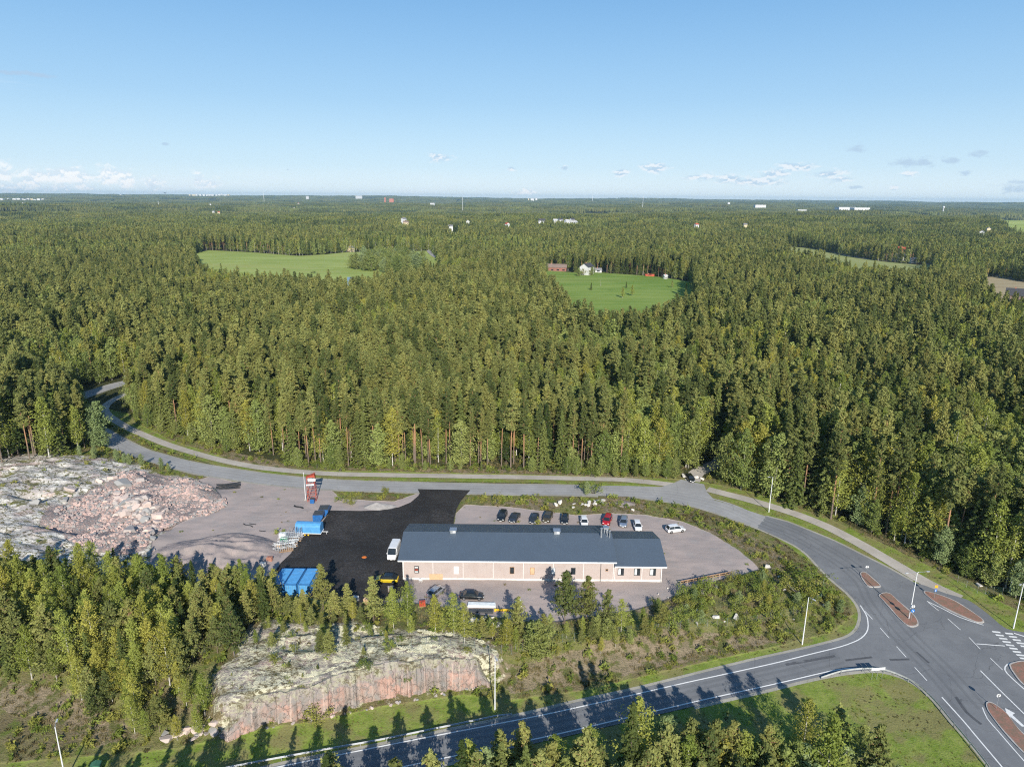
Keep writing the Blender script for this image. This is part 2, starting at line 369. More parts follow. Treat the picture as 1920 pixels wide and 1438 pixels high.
# ---------------------------------------------------------------- mesh helpers
def set_tags(o, label=None, cat=None, group=None, kind=None):
    if label: o['label'] = label
    if cat: o['category'] = cat
    if group: o['group'] = group
    if kind: o['kind'] = kind
    return o
def link(name, me, parent=None, loc=(0, 0, 0), rz=0.0):
    o = bpy.data.objects.new(name, me); col.objects.link(o)
    o.parent = parent; o.location = loc; o.rotation_euler = (0, 0, rz)
    return o
def thing(name, label, cat, loc=(0, 0, 0), rz=0.0, group=None):
    return set_tags(link(name, None, None, loc, rz), label, cat, group)
class MB:
    """collects polygons, then becomes ONE mesh"""
    def __init__(s): s.v, s.f, s.m = [], [], []
    def add(s, V, F, mi=0):
        b = len(s.v); s.v += [tuple(map(float, p)) for p in V]
        s.f += [tuple(b + i for i in f) for f in F]; s.m += [mi] * len(F); return s
    def box(s, x0, y0, z0, x1, y1, z1, mi=0, bev=0.0, M4=None):
        if bev:
            V = []
            for z, k in ((z0, bev), (z0 + bev, 0), (z1 - bev, 0), (z1, bev)):
                for (a, b, da, db) in ((x0, y0, 1, 1), (x1, y0, -1, 1), (x1, y1, -1, -1), (x0, y1, 1, -1)):
                    V += [(a + da * (bev if not k else bev * 1.6), b + db * k, z), (a + da * k, b + db * (bev if not k else bev * 1.6), z)]
            # order ring points
            Rr = []
            for q in range(4):
                r = V[q * 8:q * 8 + 8]
                Rr.append([r[1], r[0], r[2], r[3], r[5], r[4], r[6], r[7]])
            V = [p for r in Rr for p in r]
            F = [tuple(reversed(range(8))), tuple(range(24, 32))]
            for q in range(3):
                for i in range(8): F.append((q * 8 + i, q * 8 + (i + 1) % 8, q * 8 + 8 + (i + 1) % 8, q * 8 + 8 + i))
        else:
            V = [(x0, y0, z0), (x1, y0, z0), (x1, y1, z0), (x0, y1, z0), (x0, y0, z1), (x1, y0, z1), (x1, y1, z1), (x0, y1, z1)]
            F = [(3, 2, 1, 0), (4, 5, 6, 7), (0, 1, 5, 4), (1, 2, 6, 5), (2, 3, 7, 6), (3, 0, 4, 7)]
        if M4 is not None: V = [M4 @ Vector(p) for p in V]
        return s.add(V, F, mi)
    def tube(s, a, b, r0, r1=None, n=8, mi=0, caps=True):
        a = Vector(a); b = Vector(b); r1 = r0 if r1 is None else r1
        d = (b - a).normalized(); u = d.orthogonal().normalized(); w = d.cross(u)
        V = []
        for p, r in ((a, r0), (b, r1)):
            for i in range(n):
                t = 2 * math.pi * i / n; V.append(p + u * math.cos(t) * r + w * math.sin(t) * r)
        F = [(i, (i + 1) % n, n + (i + 1) % n, n + i) for i in range(n)]
        if caps: F += [tuple(reversed(range(n))), tuple(range(n, 2 * n))]
        return s.add(V, F, mi)
    def prism(s, poly, z0, z1, mi=0, axis='z'):
        n = len(poly)
        def mk(p, h): return {'z': (p[0], p[1], h), 'y': (p[0], h, p[1]), 'x': (h, p[0], p[1])}[axis]
        V = [mk(p, z0) for p in poly] + [mk(p, z1) for p in poly]
        F = [tuple(reversed(range(n))), tuple(range(n, 2 * n))] + [(i, (i + 1) % n, n + (i + 1) % n, n + i) for i in range(n)]
        return s.add(V, F, mi)
    def sphere(s, c, r, nu=12, nv=8, mi=0, sz=1.0):
        V = [(c[0], c[1], c[2] - r * sz)]; F = []
        for j in range(1, nv):
            a = -math.pi / 2 + math.pi * j / nv
            for i in range(nu):
                t = 2 * math.pi * i / nu; V.append((c[0] + r * math.cos(a) * math.cos(t), c[1] + r * math.cos(a) * math.sin(t), c[2] + r * sz * math.sin(a)))
        V.append((c[0], c[1], c[2] + r * sz)); L = len(V) - 1
        for i in range(nu):
            F.append((0, 1 + (i + 1) % nu, 1 + i)); F.append((L, L - nu + i, L - nu + (i + 1) % nu))
        for j in range(nv - 2):
            for i in range(nu):
                a = 1 + j * nu + i; b = 1 + j * nu + (i + 1) % nu; F.append((a, b, b + nu, a + nu))
        return s.add(V, F, mi)
    def mesh(s, name, mats, smooth=False):
        me = bpy.data.meshes.new(name); me.from_pydata(s.v, [], s.f)
        for m in (mats if isinstance(mats, (list, tuple)) else [mats]): me.materials.append(m)
        me.polygons.foreach_set('material_index', s.m)
        me.polygons.foreach_set('use_smooth', [smooth] * len(s.f))
        me.update(); return me
    def obj(s, name, mats, parent=None, loc=(0, 0, 0), rz=0.0, smooth=False):
        return link(name, s.mesh(name, mats, smooth), parent, loc, rz)
def fast_mesh(name, V, loops, counts, mats, midx=None, attrs=None, smooth=False):
    """big meshes from arrays"""
    me = bpy.data.meshes.new(name)
    V = np.asarray(V, np.float32); loops = np.asarray(loops, np.int32); counts = np.asarray(counts, np.int32)
    me.vertices.add(len(V)); me.vertices.foreach_set('co', V.ravel())
    me.loops.add(len(loops)); me.loops.foreach_set('vertex_index', loops)
    me.polygons.add(len(counts))
    st = np.concatenate([[0], np.cumsum(counts)[:-1]]).astype(np.int32)
    me.polygons.foreach_set('loop_start', st)
    for m in mats: me.materials.append(m)
    if midx is not None: me.polygons.foreach_set('material_index', np.asarray(midx, np.int32))
    me.polygons.foreach_set('use_smooth', np.full(len(counts), smooth))
    for n, (typ, arr) in (attrs or {}).items():
        a = me.attributes.new(n, typ, 'POINT')
        a.data.foreach_set('color' if typ == 'FLOAT_COLOR' else 'value', np.asarray(arr, np.int32 if typ == 'INT' else np.float32).ravel())
    me.update(calc_edges=True)
    return me
def copy_tree(o, loc, rz=None, s=None, label=None, group=None):
    c = o.copy(); col.objects.link(c); c.location = loc
    if rz is not None: c.rotation_euler = (0, 0, rz)
    if s is not None: c.scale = s if hasattr(s, '__len__') else (s, s, s)
    if label: c['label'] = label
    if group: c['group'] = group
    for ch in o.children:
        d = ch.copy(); col.objects.link(d); d.parent = c
        for g in ch.children:
            e = g.copy(); col.objects.link(e); e.parent = d
    return c


# ---------------------------------------------------------------- trees
def leaves(centres, rad, n, size, rng, flat=0.7, tint=None, tri=False):
    """small leaf faces scattered through clumps"""
    C = np.repeat(centres, n, axis=0); Rr = np.repeat(rad, n)
    N = len(C)
    d = rng.normal(size=(N, 3)); d /= np.linalg.norm(d, axis=1)[:, None]
    d *= (rng.random(N) ** 0.45)[:, None] * Rr[:, None]; d[:, 2] *= flat
    P_ = C + d
    nrm = rng.normal(size=(N, 3)) * 0.6; nrm[:, 2] = np.abs(nrm[:, 2]) + 0.35; nrm += d / (Rr[:, None] + 1e-6) * 1.3
    nrm /= np.linalg.norm(nrm, axis=1)[:, None]
    a = rng.normal(size=(N, 3)); u = np.cross(nrm, a); u /= np.linalg.norm(u, axis=1)[:, None]; v = np.cross(nrm, u)
    sz = size * (0.6 + 0.8 * rng.random(N))[:, None]
    if tri: V = np.stack([P_ + u * sz, P_ - u * sz * 0.5 + v * sz * .8, P_ - u * sz * .5 - v * sz * .8], 1); k = 3
    else: V = np.stack([P_ + u * sz, P_ + v * sz * 0.55, P_ - u * sz, P_ - v * sz * 0.55], 1); k = 4
    tn = rng.random(len(centres)) if tint is None else tint
    T = np.repeat(np.clip(np.repeat(tn, n) * 0.85 + rng.random(N) * 0.15, 0, 1), k)
    return V.reshape(-1, 3), T, k
def bark(pts, radii, n=6):
    V = []; F = []
    for i, (p, r) in enumerate(zip(pts, radii)):
        for j in range(n):
            t = 2 * math.pi * j / n; V.append((p[0] + r * math.cos(t), p[1] + r * math.sin(t), p[2]))
    for i in range(len(pts) - 1):
        for j in range(n): F.append((i * n + j, i * n + (j + 1) % n, (i + 1) * n + (j + 1) % n, (i + 1) * n + j))
    return V, F
def limb(mb, a, b, r, n=4): mb.tube(a, b, r, r * 0.35, n, caps=False)

def gen_tree(kind, seed, H, lod=0):
    """returns trunk MB, and crown arrays (verts, tints, face size)"""
    rng = np.random.default_rng(seed)
    mb = MB(); C = []; rad = []; tn = []
    q = [1.0, 0.42, 0.2, 0.1][lod]
    lean = rng.normal(size=2) * 0.018 * H
    def ax(z): t = z / H; return np.array([lean[0] * t * t, lean[1] * t * t, z])
    if kind in ('pine', 'young_pine'):
        young = kind == 'young_pine'
        z0 = H * (0.14 + .1 * rng.random() if young else 0.46 + 0.14 * rng.random()); Rm = H * (0.225 if young else 0.098) * (0.85 + .3 * rng.random())
        nb = int((84 if young else 62))
        for i in range(nb):
            t = (i + rng.random() * 0.8) / nb; z = z0 + (H - z0) * t
            prof = (1 - t) ** (0.8 if young else 0.62) * (1 if young else min(1, 0.45 + t * 2.2)) + 0.06
            L = Rm * prof * (0.65 + 0.5 * rng.random()); a = rng.random() * 6.283
            b = ax(z); e = b + np.array([math.cos(a) * L, math.sin(a) * L, L * (0.30 if young else 0.12 + 0.3 * t)])
            if lod == 0: limb(mb, b - [0, 0, 0.15], e, 0.05 if young else 0.06)
            for s_ in ((0.16, 0.5, 0.76, 1.0) if L > 1.2 else ((0.3, .65, 1.0) if L > .7 else (0.3, 1.0,))):
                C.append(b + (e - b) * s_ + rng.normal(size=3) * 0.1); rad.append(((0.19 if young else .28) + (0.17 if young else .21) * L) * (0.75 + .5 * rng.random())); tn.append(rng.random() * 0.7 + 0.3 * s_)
        C.append(ax(H - 0.1)); rad.append(0.3); tn.append(0.8)
        nl, size, flat = (19, 0.215, 0.7) if not young else (13, 0.16, 0.68)
        bm = 'pine_bark'; lm = 'pine_leaf'; r0 = 0.0080 * H
        if lod == 0 and not young:
            for i in range(9):
                z = H * (0.18 + 0.33 * rng.random()); a = rng.random() * 6.283; L = 0.5 + rng.random() * 0.8
                limb(mb, ax(z), ax(z) + np.array([math.cos(a) * L, math.sin(a) * L, 0.05]), 0.03, 3)
    elif kind == 'spruce':
        z0 = H * (0.06 + .08 * rng.random()); Rm = H * 0.145 * (0.85 + .3 * rng.random()); nb = 96
        for i in range(nb):
            t = (i + rng.random() * .6) / nb; z = z0 + (H - z0) * t
            L = Rm * ((1 - t) ** 0.85) * (0.7 + 0.5 * rng.random()) + 0.12; a = i * 2.39996 + rng.normal() * 0.25
            b = ax(z); e = b + np.array([math.cos(a) * L, math.sin(a) * L, -L * 0.28])
            for s_ in ((0.2, 0.48, 0.75, 1.0) if L > 1.2 else ((0.4, 1.0) if L > .6 else (.5, 1.0,))):
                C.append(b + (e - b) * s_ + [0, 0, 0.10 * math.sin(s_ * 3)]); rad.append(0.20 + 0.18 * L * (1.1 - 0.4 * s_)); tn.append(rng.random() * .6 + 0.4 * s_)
        C.append(ax(H - .25)); rad.append(0.2); tn.append(.9)
        nl, size, flat = 16, 0.22, 0.5
        bm = 'spruce_bark'; lm = 'spruce_leaf'; r0 = 0.010 * H
    elif kind in ('birch', 'aspen', 'willow'):
        z0 = H * (0.26 if kind == 'birch' else 0.14); Rm = H * {'birch': 0.185, 'aspen': 0.26, 'willow': 0.22}[kind] * (.9 + .25 * rng.random()); nb = 52
        for i in range(nb):
            t = (i + rng.random()) / nb; z = z0 + (H - z0) * t
            prof = math.sin(math.pi * min(1, (t * 0.86 + 0.14)) ** (0.75 if kind == 'birch' else 0.9)) ** 0.7 if t < 0.98 else 0.15
            L = Rm * prof * (0.45 + 0.7 * rng.random()); a = i * 2.39996 + rng.normal() * .4
            b = ax(max(z0 * .8, z - L * 0.9)); e = ax(z) + np.array([math.cos(a) * L, math.sin(a) * L, 0.0])
            if lod == 0 and i % 2 == 0: limb(mb, b, e, 0.022 if kind == 'birch' else 0.045, 3)
            for s_ in (0.3, 0.65, 1.0):
                C.append(b + (e - b) * s_ + rng.normal(size=3) * 0.15); rad.append((0.22 + 0.30 * L) * (.75 + .5 * rng.random())); tn.append(rng.random())
        C.append(ax(H - .2)); rad.append(0.25); tn.append(.8)
        nl, size, flat = (24, 0.14, 1.15) if kind == 'birch' else (28, 0.18, 0.85)
        if kind == 'willow': nl, size = 26, 0.15
        bm = 'birch_bark' if kind == 'birch' else 'grey_bark'; lm = {'birch': 'birch_leaf', 'aspen': 'aspen_leaf', 'willow': 'willow_leaf'}[kind]; r0 = 0.0085 * H if kind == 'birch' else 0.012 * H
    elif kind == 'bush':
        for i in range(16):
            a = rng.random() * 6.283; L = H * 0.55 * rng.random() ** .6; z = H * (0.25 + 0.62 * rng.random() * (1 - 0.5 * (L / (H * .55)) ** 2))
            C.append(np.array([math.cos(a) * L, math.sin(a) * L, z])); rad.append(H * (0.16 + .1 * rng.random())); tn.append(rng.random())
            if lod == 0: limb(mb, (math.cos(a) * .1, math.sin(a) * .1, -0.1), C[-1], 0.03, 3)
        nl, size, flat = 55, 0.085 * max(1, H / 2.5) ** .5, 0.9
        bm = 'grey_bark'; lm = 'bush_leaf'; r0 = 0.03
    elif kind == 'dead':
        for i in range(46):
            z = H * (0.2 + 0.78 * rng.random()); a = rng.random() * 6.283; L = H * 0.13 * (1.05 - z / H) * (.6 + .6 * rng.random()) + .2
            limb(mb, ax(z), ax(z) + np.array([math.cos(a) * L, math.sin(a) * L, -L * .25]), 0.035, 3)
        C.append(ax(H * .6)); rad.append(.6); tn.append(.3); nl, size, flat = 20, .1, 1
        bm = 'dead_wood'; lm = 'spruce_leaf'; r0 = 0.012 * H
    if kind != 'bush':
        zs = [-0.6, H * .12, H * .3, H * .55, H * .8, H * .98] if lod < 2 else [-.3, H * .5, H * .95]
        rs = [r0 * 1.25, r0, r0 * .88, r0 * .68, r0 * .4, r0 * .1] if lod < 2 else [r0 * 1.2, r0 * .8, r0 * .2]
        V, F = bark([ax(z) if z > 0 else (0, 0, z) for z in zs], rs, [7, 5, 3, 3][lod]); mb.add(V, F)
    else:
        mb.tube((0, 0, -.3), (0, 0, H * .5), r0 * 1.6, r0, 5)
    C = np.array(C); rad = np.array(rad); tn = np.array(tn)
    if lod >= 1:
        keep = rng.random(len(C)) < [1, .8, .42, .24][lod]; keep[-1] = True
        C, rad, tn = C[keep], rad[keep] * [1, 1.1, 1.35, 1.7][lod], tn[keep]
        nl = max(3, int(nl * [1, .42, .24, .16][lod])); size = size * [1, 1.55, 2.5, 3.8][lod]
    V, T, k = leaves(C, rad, nl, size, rng, flat, tn, tri=lod >= 2)
    return mb, (V, T, k), M[bm], M[lm]

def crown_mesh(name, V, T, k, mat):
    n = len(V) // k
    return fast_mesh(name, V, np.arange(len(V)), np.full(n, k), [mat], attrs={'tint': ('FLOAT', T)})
def tree_proto(kind, seed, H):
    """meshes for an individual tree: (trunk mesh, crown mesh)"""
    mb, (V, T, k), bm, lm = gen_tree(kind, seed, H, 0)
    return (mb.mesh('trunk', bm, True), crown_mesh('crown', V, T, k, lm), H)
def tree_single(kind, seed, H, lod):
    """one-mesh tree for the stuff forest"""
    mb, (V, T, k), bm, lm = gen_tree(kind, seed, H, lod)
    nv = len(mb.v); tv = np.array(mb.v).reshape(-1, 3)
    loops = [i for f in mb.f for i in f]; cnt = [len(f) for f in mb.f]
    n = len(V) // k
    return fast_mesh('woodland_tree', np.vstack([tv, V]), np.concatenate([loops, nv + np.arange(len(V))]), np.concatenate([cnt, np.full(n, k)]), [bm, lm],
                     np.concatenate([np.zeros(len(cnt)), np.ones(n)]), {'tint': ('FLOAT', np.concatenate([np.zeros(nv), T]))})


# ---------------------------------------------------------------- the ground: one sheet to the horizon
Z_GRAVEL_E = PL([(851, 985), (855, 962), (872, 946), (950, 950), (1040, 960), (1080, 966), (1150, 962), (1210, 965), (1280, 978), (1330, 998), (1380, 1028), (1410, 1052), (1425, 1067), (1390, 1077), (1345, 1088), (1300, 1103),
                 (1262, 1118), (1230, 1132), (1180, 1146), (1130, 1150), (1050, 1165), (980, 1165), (900, 1152), (800, 1132), (730, 1128), (640, 1124), (560, 1112), (515, 1075), (545, 1030), (700, 1000)])
Z_GRAVEL_W = PL([(395, 893), (440, 903), (500, 908), (570, 912), (620, 918), (640, 935), (690, 938), (740, 940), (790, 922), (795, 935), (770, 950), (700, 962), (620, 965), (600, 985), (540, 1070), (500, 1105), (440, 1120), (380, 1110), (320, 1090), (280, 1055), (285, 1010), (330, 985), (380, 960), (420, 940), (400, 915), (370, 900)])
Z_ROCK = PL([(-200, 890), (-60, 870), (50, 852), (120, 853), (200, 858), (275, 875), (290, 890), (360, 895), (420, 925), (420, 950), (330, 985), (285, 1015), (280, 1055), (230, 1072), (150, 1078), (60, 1062), (0, 1050), (-200, 1060)])
Z_RUBBLE = PL([(205, 905), (250, 885), (360, 897), (415, 930), (418, 952), (350, 975), (300, 1000), (270, 1035), (200, 1040), (150, 1030), (110, 1000), (75, 985), (90, 955), (150, 930)])
Z_OUTCROP = PL([(400, 1310), (405, 1262), (445, 1232), (455, 1180), (500, 1165), (600, 1175), (660, 1165), (720, 1180), (790, 1185), (870, 1190), (930, 1215), (940, 1250), (930, 1278), (870, 1288), (700, 1310), (500, 1347), (425, 1366), (400, 1345)])
Z_DRY = [PL(q) for q in (
    [(930, 1225), (1000, 1240), (1100, 1215), (1220, 1180), (1330, 1185), (1450, 1190), (1470, 1200), (1250, 1245), (1100, 1280), (960, 1300), (935, 1270)],
    [(1150, 925), (1210, 940), (1210, 965), (1150, 962), (1090, 958), (1120, 935)], [(890, 945), (1010, 935), (1060, 950), (1000, 960), (880, 955)],
    [(1300, 985), (1400, 1000), (1450, 1030), (1490, 1070), (1470, 1100), (1430, 1060), (1380, 1020)],
    [(360, 835), (410, 842), (480, 850), (515, 862), (560, 882), (500, 876), (430, 862)], [(0, 1275), (110, 1290), (200, 1330), (260, 1380), (180, 1400), (90, 1350), (0, 1330)],
    [(960, 1100), (1040, 1120), (1090, 1160), (1000, 1185), (940, 1160)], [(1180, 1145), (1260, 1118), (1290, 1140), (1250, 1160)],
    [(560, 875), (650, 880), (800, 885), (1000, 888), (1200, 897), (1200, 888), (1000, 878), (800, 874), (600, 868)])]
Z_VERGE_PX = [(-100, 1438), (250, 1412), (330, 1402), (500, 1366), (600, 1350), (700, 1327), (870, 1302), (960, 1312), (1100, 1292), (1300, 1245), (1450, 1213), (1560, 1185), (1600, 1150), (1590, 1115), (1530, 1062), (1450, 1005), (1300, 945), (1150, 915),
              (1000, 905), (700, 902), (500, 893), (400, 872), (300, 842), (200, 790), (190, 765), (220, 745), (250, 790), (320, 825), (430, 862), (560, 882), (800, 886), (1150, 893), (1300, 900), (1420, 925), (1560, 975), (1700, 1040), (1830, 1105), (1980, 1180), (2100, 1300), (1960, 1520), (300, 1520)]
Z_VERGE = PL(Z_VERGE_PX)
Z_FOREST_N = PL([(90, 742), (250, 778), (330, 815), (450, 852), (560, 874), (700, 880), (900, 880), (1100, 886), (1270, 888), (1380, 905), (1500, 945), (1600, 990), (1700, 1035), (1830, 1095), (1960, 1150), (2300, 1250)]) + [np.array([400, 300, 0]), np.array([400, 500, 0]), np.array([-500, 500, 0])]

def axis_coords(a, b, step, far, grow):
    mid = np.arange(a, b + 1e-6, step); out = [b]; s = step
    while out[-1] < far: s *= grow; out.append(out[-1] + s)
    up = out[1:]; out = [a]; s = step
    while out[-1] > -far: s *= grow; out.append(out[-1] - s)
    return np.concatenate([out[1:][::-1], mid, up])

GRAVEL_PILES = []      # (centre, radius, height) mounds are objects; the ground stays level under them
def relief(x, y, zr, sheet_d):
    """small bumps of rock and soil, away from paved sheets"""
    w = sstep(0.2, 1.6, sheet_d)
    n = fbm(x / 2.2, y / 2.2, 3, 40)
    r = np.abs(fbm(x / 6, y / 4, 4, 50))
    return w * (n * 0.10 * (1 - zr) + zr * ((0.35 - r) * 1.7 + fbm(x / 1.3, y / 1.1, 2, 60) * 0.16))

SHEETS = []            # polygons of every paved sheet (world), for the relief mask
def build_ground():
    X = axis_coords(-175, 150, 0.6, 17000, 1.10); Y = axis_coords(56, 265, 0.55, 17000, 1.10)
    Y = Y[Y > -1500]
    gx, gy = np.meshgrid(X, Y); x = gx.ravel(); y = gy.ravel()
    near = (np.abs(x) < 260) & (y > 20) & (y < 420)
    xn, yn = x[near], y[near]
    h = h_base(x, y)
    sd = np.full(xn.shape, 1e9)
    for p in SHEETS:
        q = np.where(inside(p, xn, yn), 0, pdist(p, xn, yn)); sd = np.minimum(sd, q)
    A = {}
    def zone(name, polys, soft=0.9):
        v = np.zeros(x.shape)
        for p in polys: v[near] = np.maximum(v[near], sstep(-soft, soft, sdist(p, xn, yn)))
        A[name] = ('FLOAT', v)
    zone('z_gravel', [Z_GRAVEL_E, Z_GRAVEL_W], 0.9); zone('z_rock', [Z_ROCK, Z_OUTCROP], 3.4); zone('z_rubble', [Z_RUBBLE], 1.2)
    zone('z_dry', Z_DRY, 1.8); zone('z_verge', [Z_VERGE], 1.2)
    fo = np.ones(x.shape); fo[near] = np.maximum(sstep(-1.5, 2.5, sdist(Z_FOREST_N, xn, yn)), sstep(150, 200, np.abs(xn)))
    fo[near] = np.where(yn < 200, np.where(np.abs(xn) > 160, 1, fo[near]), fo[near])
    A['z_forest'] = ('FLOAT', fo)
    zone('z_white', [Z_ROCK], 2.0)
    zr = np.maximum(A['z_rock'][1][near], 0)
    hn = h[near] + relief(xn, yn, zr * (1 - A['z_gravel'][1][near]), sd)
    hn = hn - 0.10 * (sd <= 0.0)
    h[near] = hn
    nx, ny = len(X), len(Y)
    i = np.arange(nx * ny).reshape(ny, nx)
    q = np.stack([i[:-1, :-1], i[:-1, 1:], i[1:, 1:], i[1:, :-1]], -1).reshape(-1, 4)
    me = fast_mesh('ground', np.stack([x, y, h], 1), q.ravel(), np.full(len(q), 4), [ground_mat()], attrs=A, smooth=True)
    set_tags(link('ground', me), kind='structure')

def rock_colour(k, p, white, lich=1.0):
    n_m = k.noise(p, 0.7, 5, 0.65); n_h = k.noise(p, 4.0, 4, 0.7); st = k.vmath('MULTIPLY', p, (0.6, 1.0, 1.0))
    rk = k.mix(k.ramp(n_m, 0.3, 0.7), (0.24, 0.205, 0.185), (0.37, 0.325, 0.295))
    rk = k.mix(k.ramp(k.noise(p, 0.22, 3), 0.52, 0.64, 0, .6), rk, (0.38, 0.265, 0.225))
    # heath and moss in the hollows
    rk = k.mix(k.ramp(k.noise(k.vmath('MULTIPLY', p, (0.6, 1.3, 1)), 0.33, 6, 0.72), 0.47, 0.56, 0, .95), rk, k.mix(n_h, (0.085, 0.075, 0.035), (0.20, 0.165, 0.095)))
    # reindeer lichen in clumps
    li = k.ramp(k.noise(st, 1.9, 5, 0.78), 0.45, 0.54)
    li = k.math('MULTIPLY', li, k.ramp(k.noise(p, 0.28, 3), 0.36, 0.52, .45, 1))
    rk = k.mix(li, rk, k.mix(white, tuple(q * lich for q in (0.60, 0.57, 0.41)), tuple(q * lich for q in (0.78, 0.745, 0.68))))
    rk = k.mix(k.ramp(k.noise(p, 1.1, 6, 0.75), 0.57, 0.64, 0, .85), rk, (0.105, 0.10, 0.04))
    rk = k.mix(k.ramp(k.noise(st, 3.4, 4, 0.7), 0.61, 0.68, 0, .8), rk, (0.07, 0.06, 0.045))
    return rk
def ground_mat():
    m, k = mat_new('ground')
    p = pos(k)
    n_lo = k.noise(p, 0.12, 4); n_m = k.noise(p, 0.7, 5, 0.65); n_h = k.noise(p, 4.0, 4, 0.7); n_f = k.noise(p, 14.0, 2)
    def edge(name, amt=0.7, n=None):
        return k.ramp(k.math('ADD', k.attr(name), k.math('MULTIPLY', k.math('SUBTRACT', n or n_m, 0.5), amt)), 0.40, 0.58)
    # meadow
    g = k.mix(k.ramp(n_m, 0.35, 0.65), (0.125, 0.150, 0.036), (0.25, 0.24, 0.090))
    g = k.mix(k.ramp(n_lo, 0.42, 0.62), g, (0.165, 0.135, 0.072))
    g = k.mix(k.ramp(n_h, 0.42, 0.72), g, (0.23, 0.195, 0.105))
    g = k.mix(k.ramp(k.noise(p, 0.35, 4), 0.54, 0.66, 0, .8), g, (0.115, 0.165, 0.028))
    g = k.mix(k.ramp(k.noise(p, 0.9, 5, .7), 0.62, 0.72, 0, .6), g, (0.11, 0.08, 0.055))
    # dry straw and bare soil
    dry = k.mix(k.ramp(n_m, 0.3, 0.7), (0.20, 0.165, 0.105), (0.34, 0.265, 0.185))
    dry = k.mix(k.ramp(n_h, 0.5, 0.68), dry, (0.10, 0.09, 0.045))
    dry = k.mix(k.ramp(k.noise(p, 0.5, 3), 0.50, 0.62), dry, (0.105, 0.115, 0.038))
    c = k.mix(k.math('MULTIPLY', edge('z_dry', 1.1), .9), g, dry)
    # mown green verge
    ver = k.mix(k.ramp(n_m, 0.3, 0.68), (0.135, 0.205, 0.026), (0.235, 0.28, 0.065))
    ver = k.mix(k.ramp(n_h, 0.45, 0.75, 0, .7), ver, (0.19, 0.17, 0.08))
    ver = k.mix(k.ramp(k.noise(p, 0.22, 3), 0.44, 0.60, 0, .75), ver, (0.215, 0.185, 0.085))
    c = k.mix(k.math('MULTIPLY', edge('z_verge', 0.6), k.ramp(edge('z_dry', 1.0), 0, 1, 1, 0.1)), c, ver)
    # forest floor
    fl = k.mix(n_m, (0.035, 0.045, 0.016), (0.085, 0.085, 0.035))
    fl = k.mix(k.ramp(n_h, 0.55, 0.75), fl, (0.10, 0.075, 0.045))
    c = k.mix(edge('z_forest', 0.5), c, fl)
    # granite with lichen, moss and cracks
    rk = rock_colour(k, p, 0.0)
    wn_ = k.noise(k.vmath('MULTIPLY', p, (0.5, 1.1, 1)), 0.55, 4, .6)
    ws = k.mix(k.ramp(k.noise(p, 0.35, 4, .6), .38, .62), (0.44, 0.395, 0.365), (0.70, 0.67, 0.60)); ws = k.mix(k.ramp(k.noise(p, 0.16, 2), .56, .66, 0, .8), ws, (0.50, 0.37, 0.33))
    ws = k.mix(k.ramp(k.noise(k.vmath('MULTIPLY', p, (0.7, 1.6, 1)), 1.6, 4, .65), .50, .60, 0, .8), ws, (0.36, 0.335, 0.305))
    ws = k.mix(k.ramp(k.math('ABSOLUTE', k.math('SUBTRACT', wn_, .5)), .035, .012, 0, .9), ws, (0.115, 0.105, 0.05))
    ws = k.mix(k.ramp(k.noise(k.vmath('MULTIPLY', p, (0.5, 1.1, 1)), 0.42, 5, .7), .56, .61, 0, .95), ws, k.mix(n_h, (0.10, 0.11, 0.035), (0.19, 0.175, 0.08)))
    rk = k.mix(k.attr('z_white'), rk, ws)
    c = k.mix(edge('z_rock', 1.7), c, rk)
    # broken stone
    v = k.vor(p, 3.2, out='Color'); vd = k.vor(p, 3.2)
    sv = k.node('ShaderNodeSeparateColor'); k.put(sv.inputs[0], v)
    rb = k.mix(sv.outputs[0], (0.29, 0.24, 0.225), (0.48, 0.345, 0.30))
    rb = k.mix(k.ramp(sv.outputs[1], .7, .9), rb, (0.28, 0.29, 0.29))
    rb = k.mix(k.ramp(vd, 0.36, 0.6, 0, .6), rb, (0.17, 0.155, 0.145))  # shade in the gaps between stones, painted as a darker colour
    c = k.mix(edge('z_rubble', 0.9), c, rb)
    # gravel yard
    gr = k.mix(k.ramp(n_lo, 0.35, 0.65), (0.335, 0.285, 0.262), (0.395, 0.325, 0.295))
    gr = k.mix(k.ramp(k.noise(p, 0.25, 5, 0.7), 0.5, 0.68, 0, .6), gr, (0.30, 0.285, 0.275))
    gr = k.mix(k.ramp(n_f, 0.35, 0.75, 0, 0.3), gr, (0.46, 0.40, 0.37))
    gr = k.mix(k.ramp(n_h, 0.55, 0.8, 0, 0.22), gr, (0.24, 0.22, 0.21))
    tr = k.noise(k.vmath('MULTIPLY', p, (0.06, 1.1, 1)), 1.0, 3)
    gr = k.mix(k.ramp(tr, 0.52, 0.66, 0, 0.22), gr, (0.22, 0.2, 0.19))
    gr = k.mix(k.ramp(k.noise(p, 0.6, 5, .75), 0.63, 0.70, 0, .6), gr, (0.13, 0.13, 0.06))
    c = k.mix(edge('z_gravel', 0.6, n_m), c, gr)
    bh = k.math('MULTIPLY', k.math('MULTIPLY_ADD', n_h, 1.0, n_m), k.math('MULTIPLY', k.ramp(k.attr('z_gravel'), .3, .7, 1.0, 0.2), k.ramp(k.attr('z_verge'), .3, .7, 1.0, 0.4)))
    b = bsdf(k, c, 0.95, spec=0.08, bump=bh, bump_s=0.8, bump_d=0.36)
    k.l.new(b.outputs[0], k.out.inputs[0])
    return m

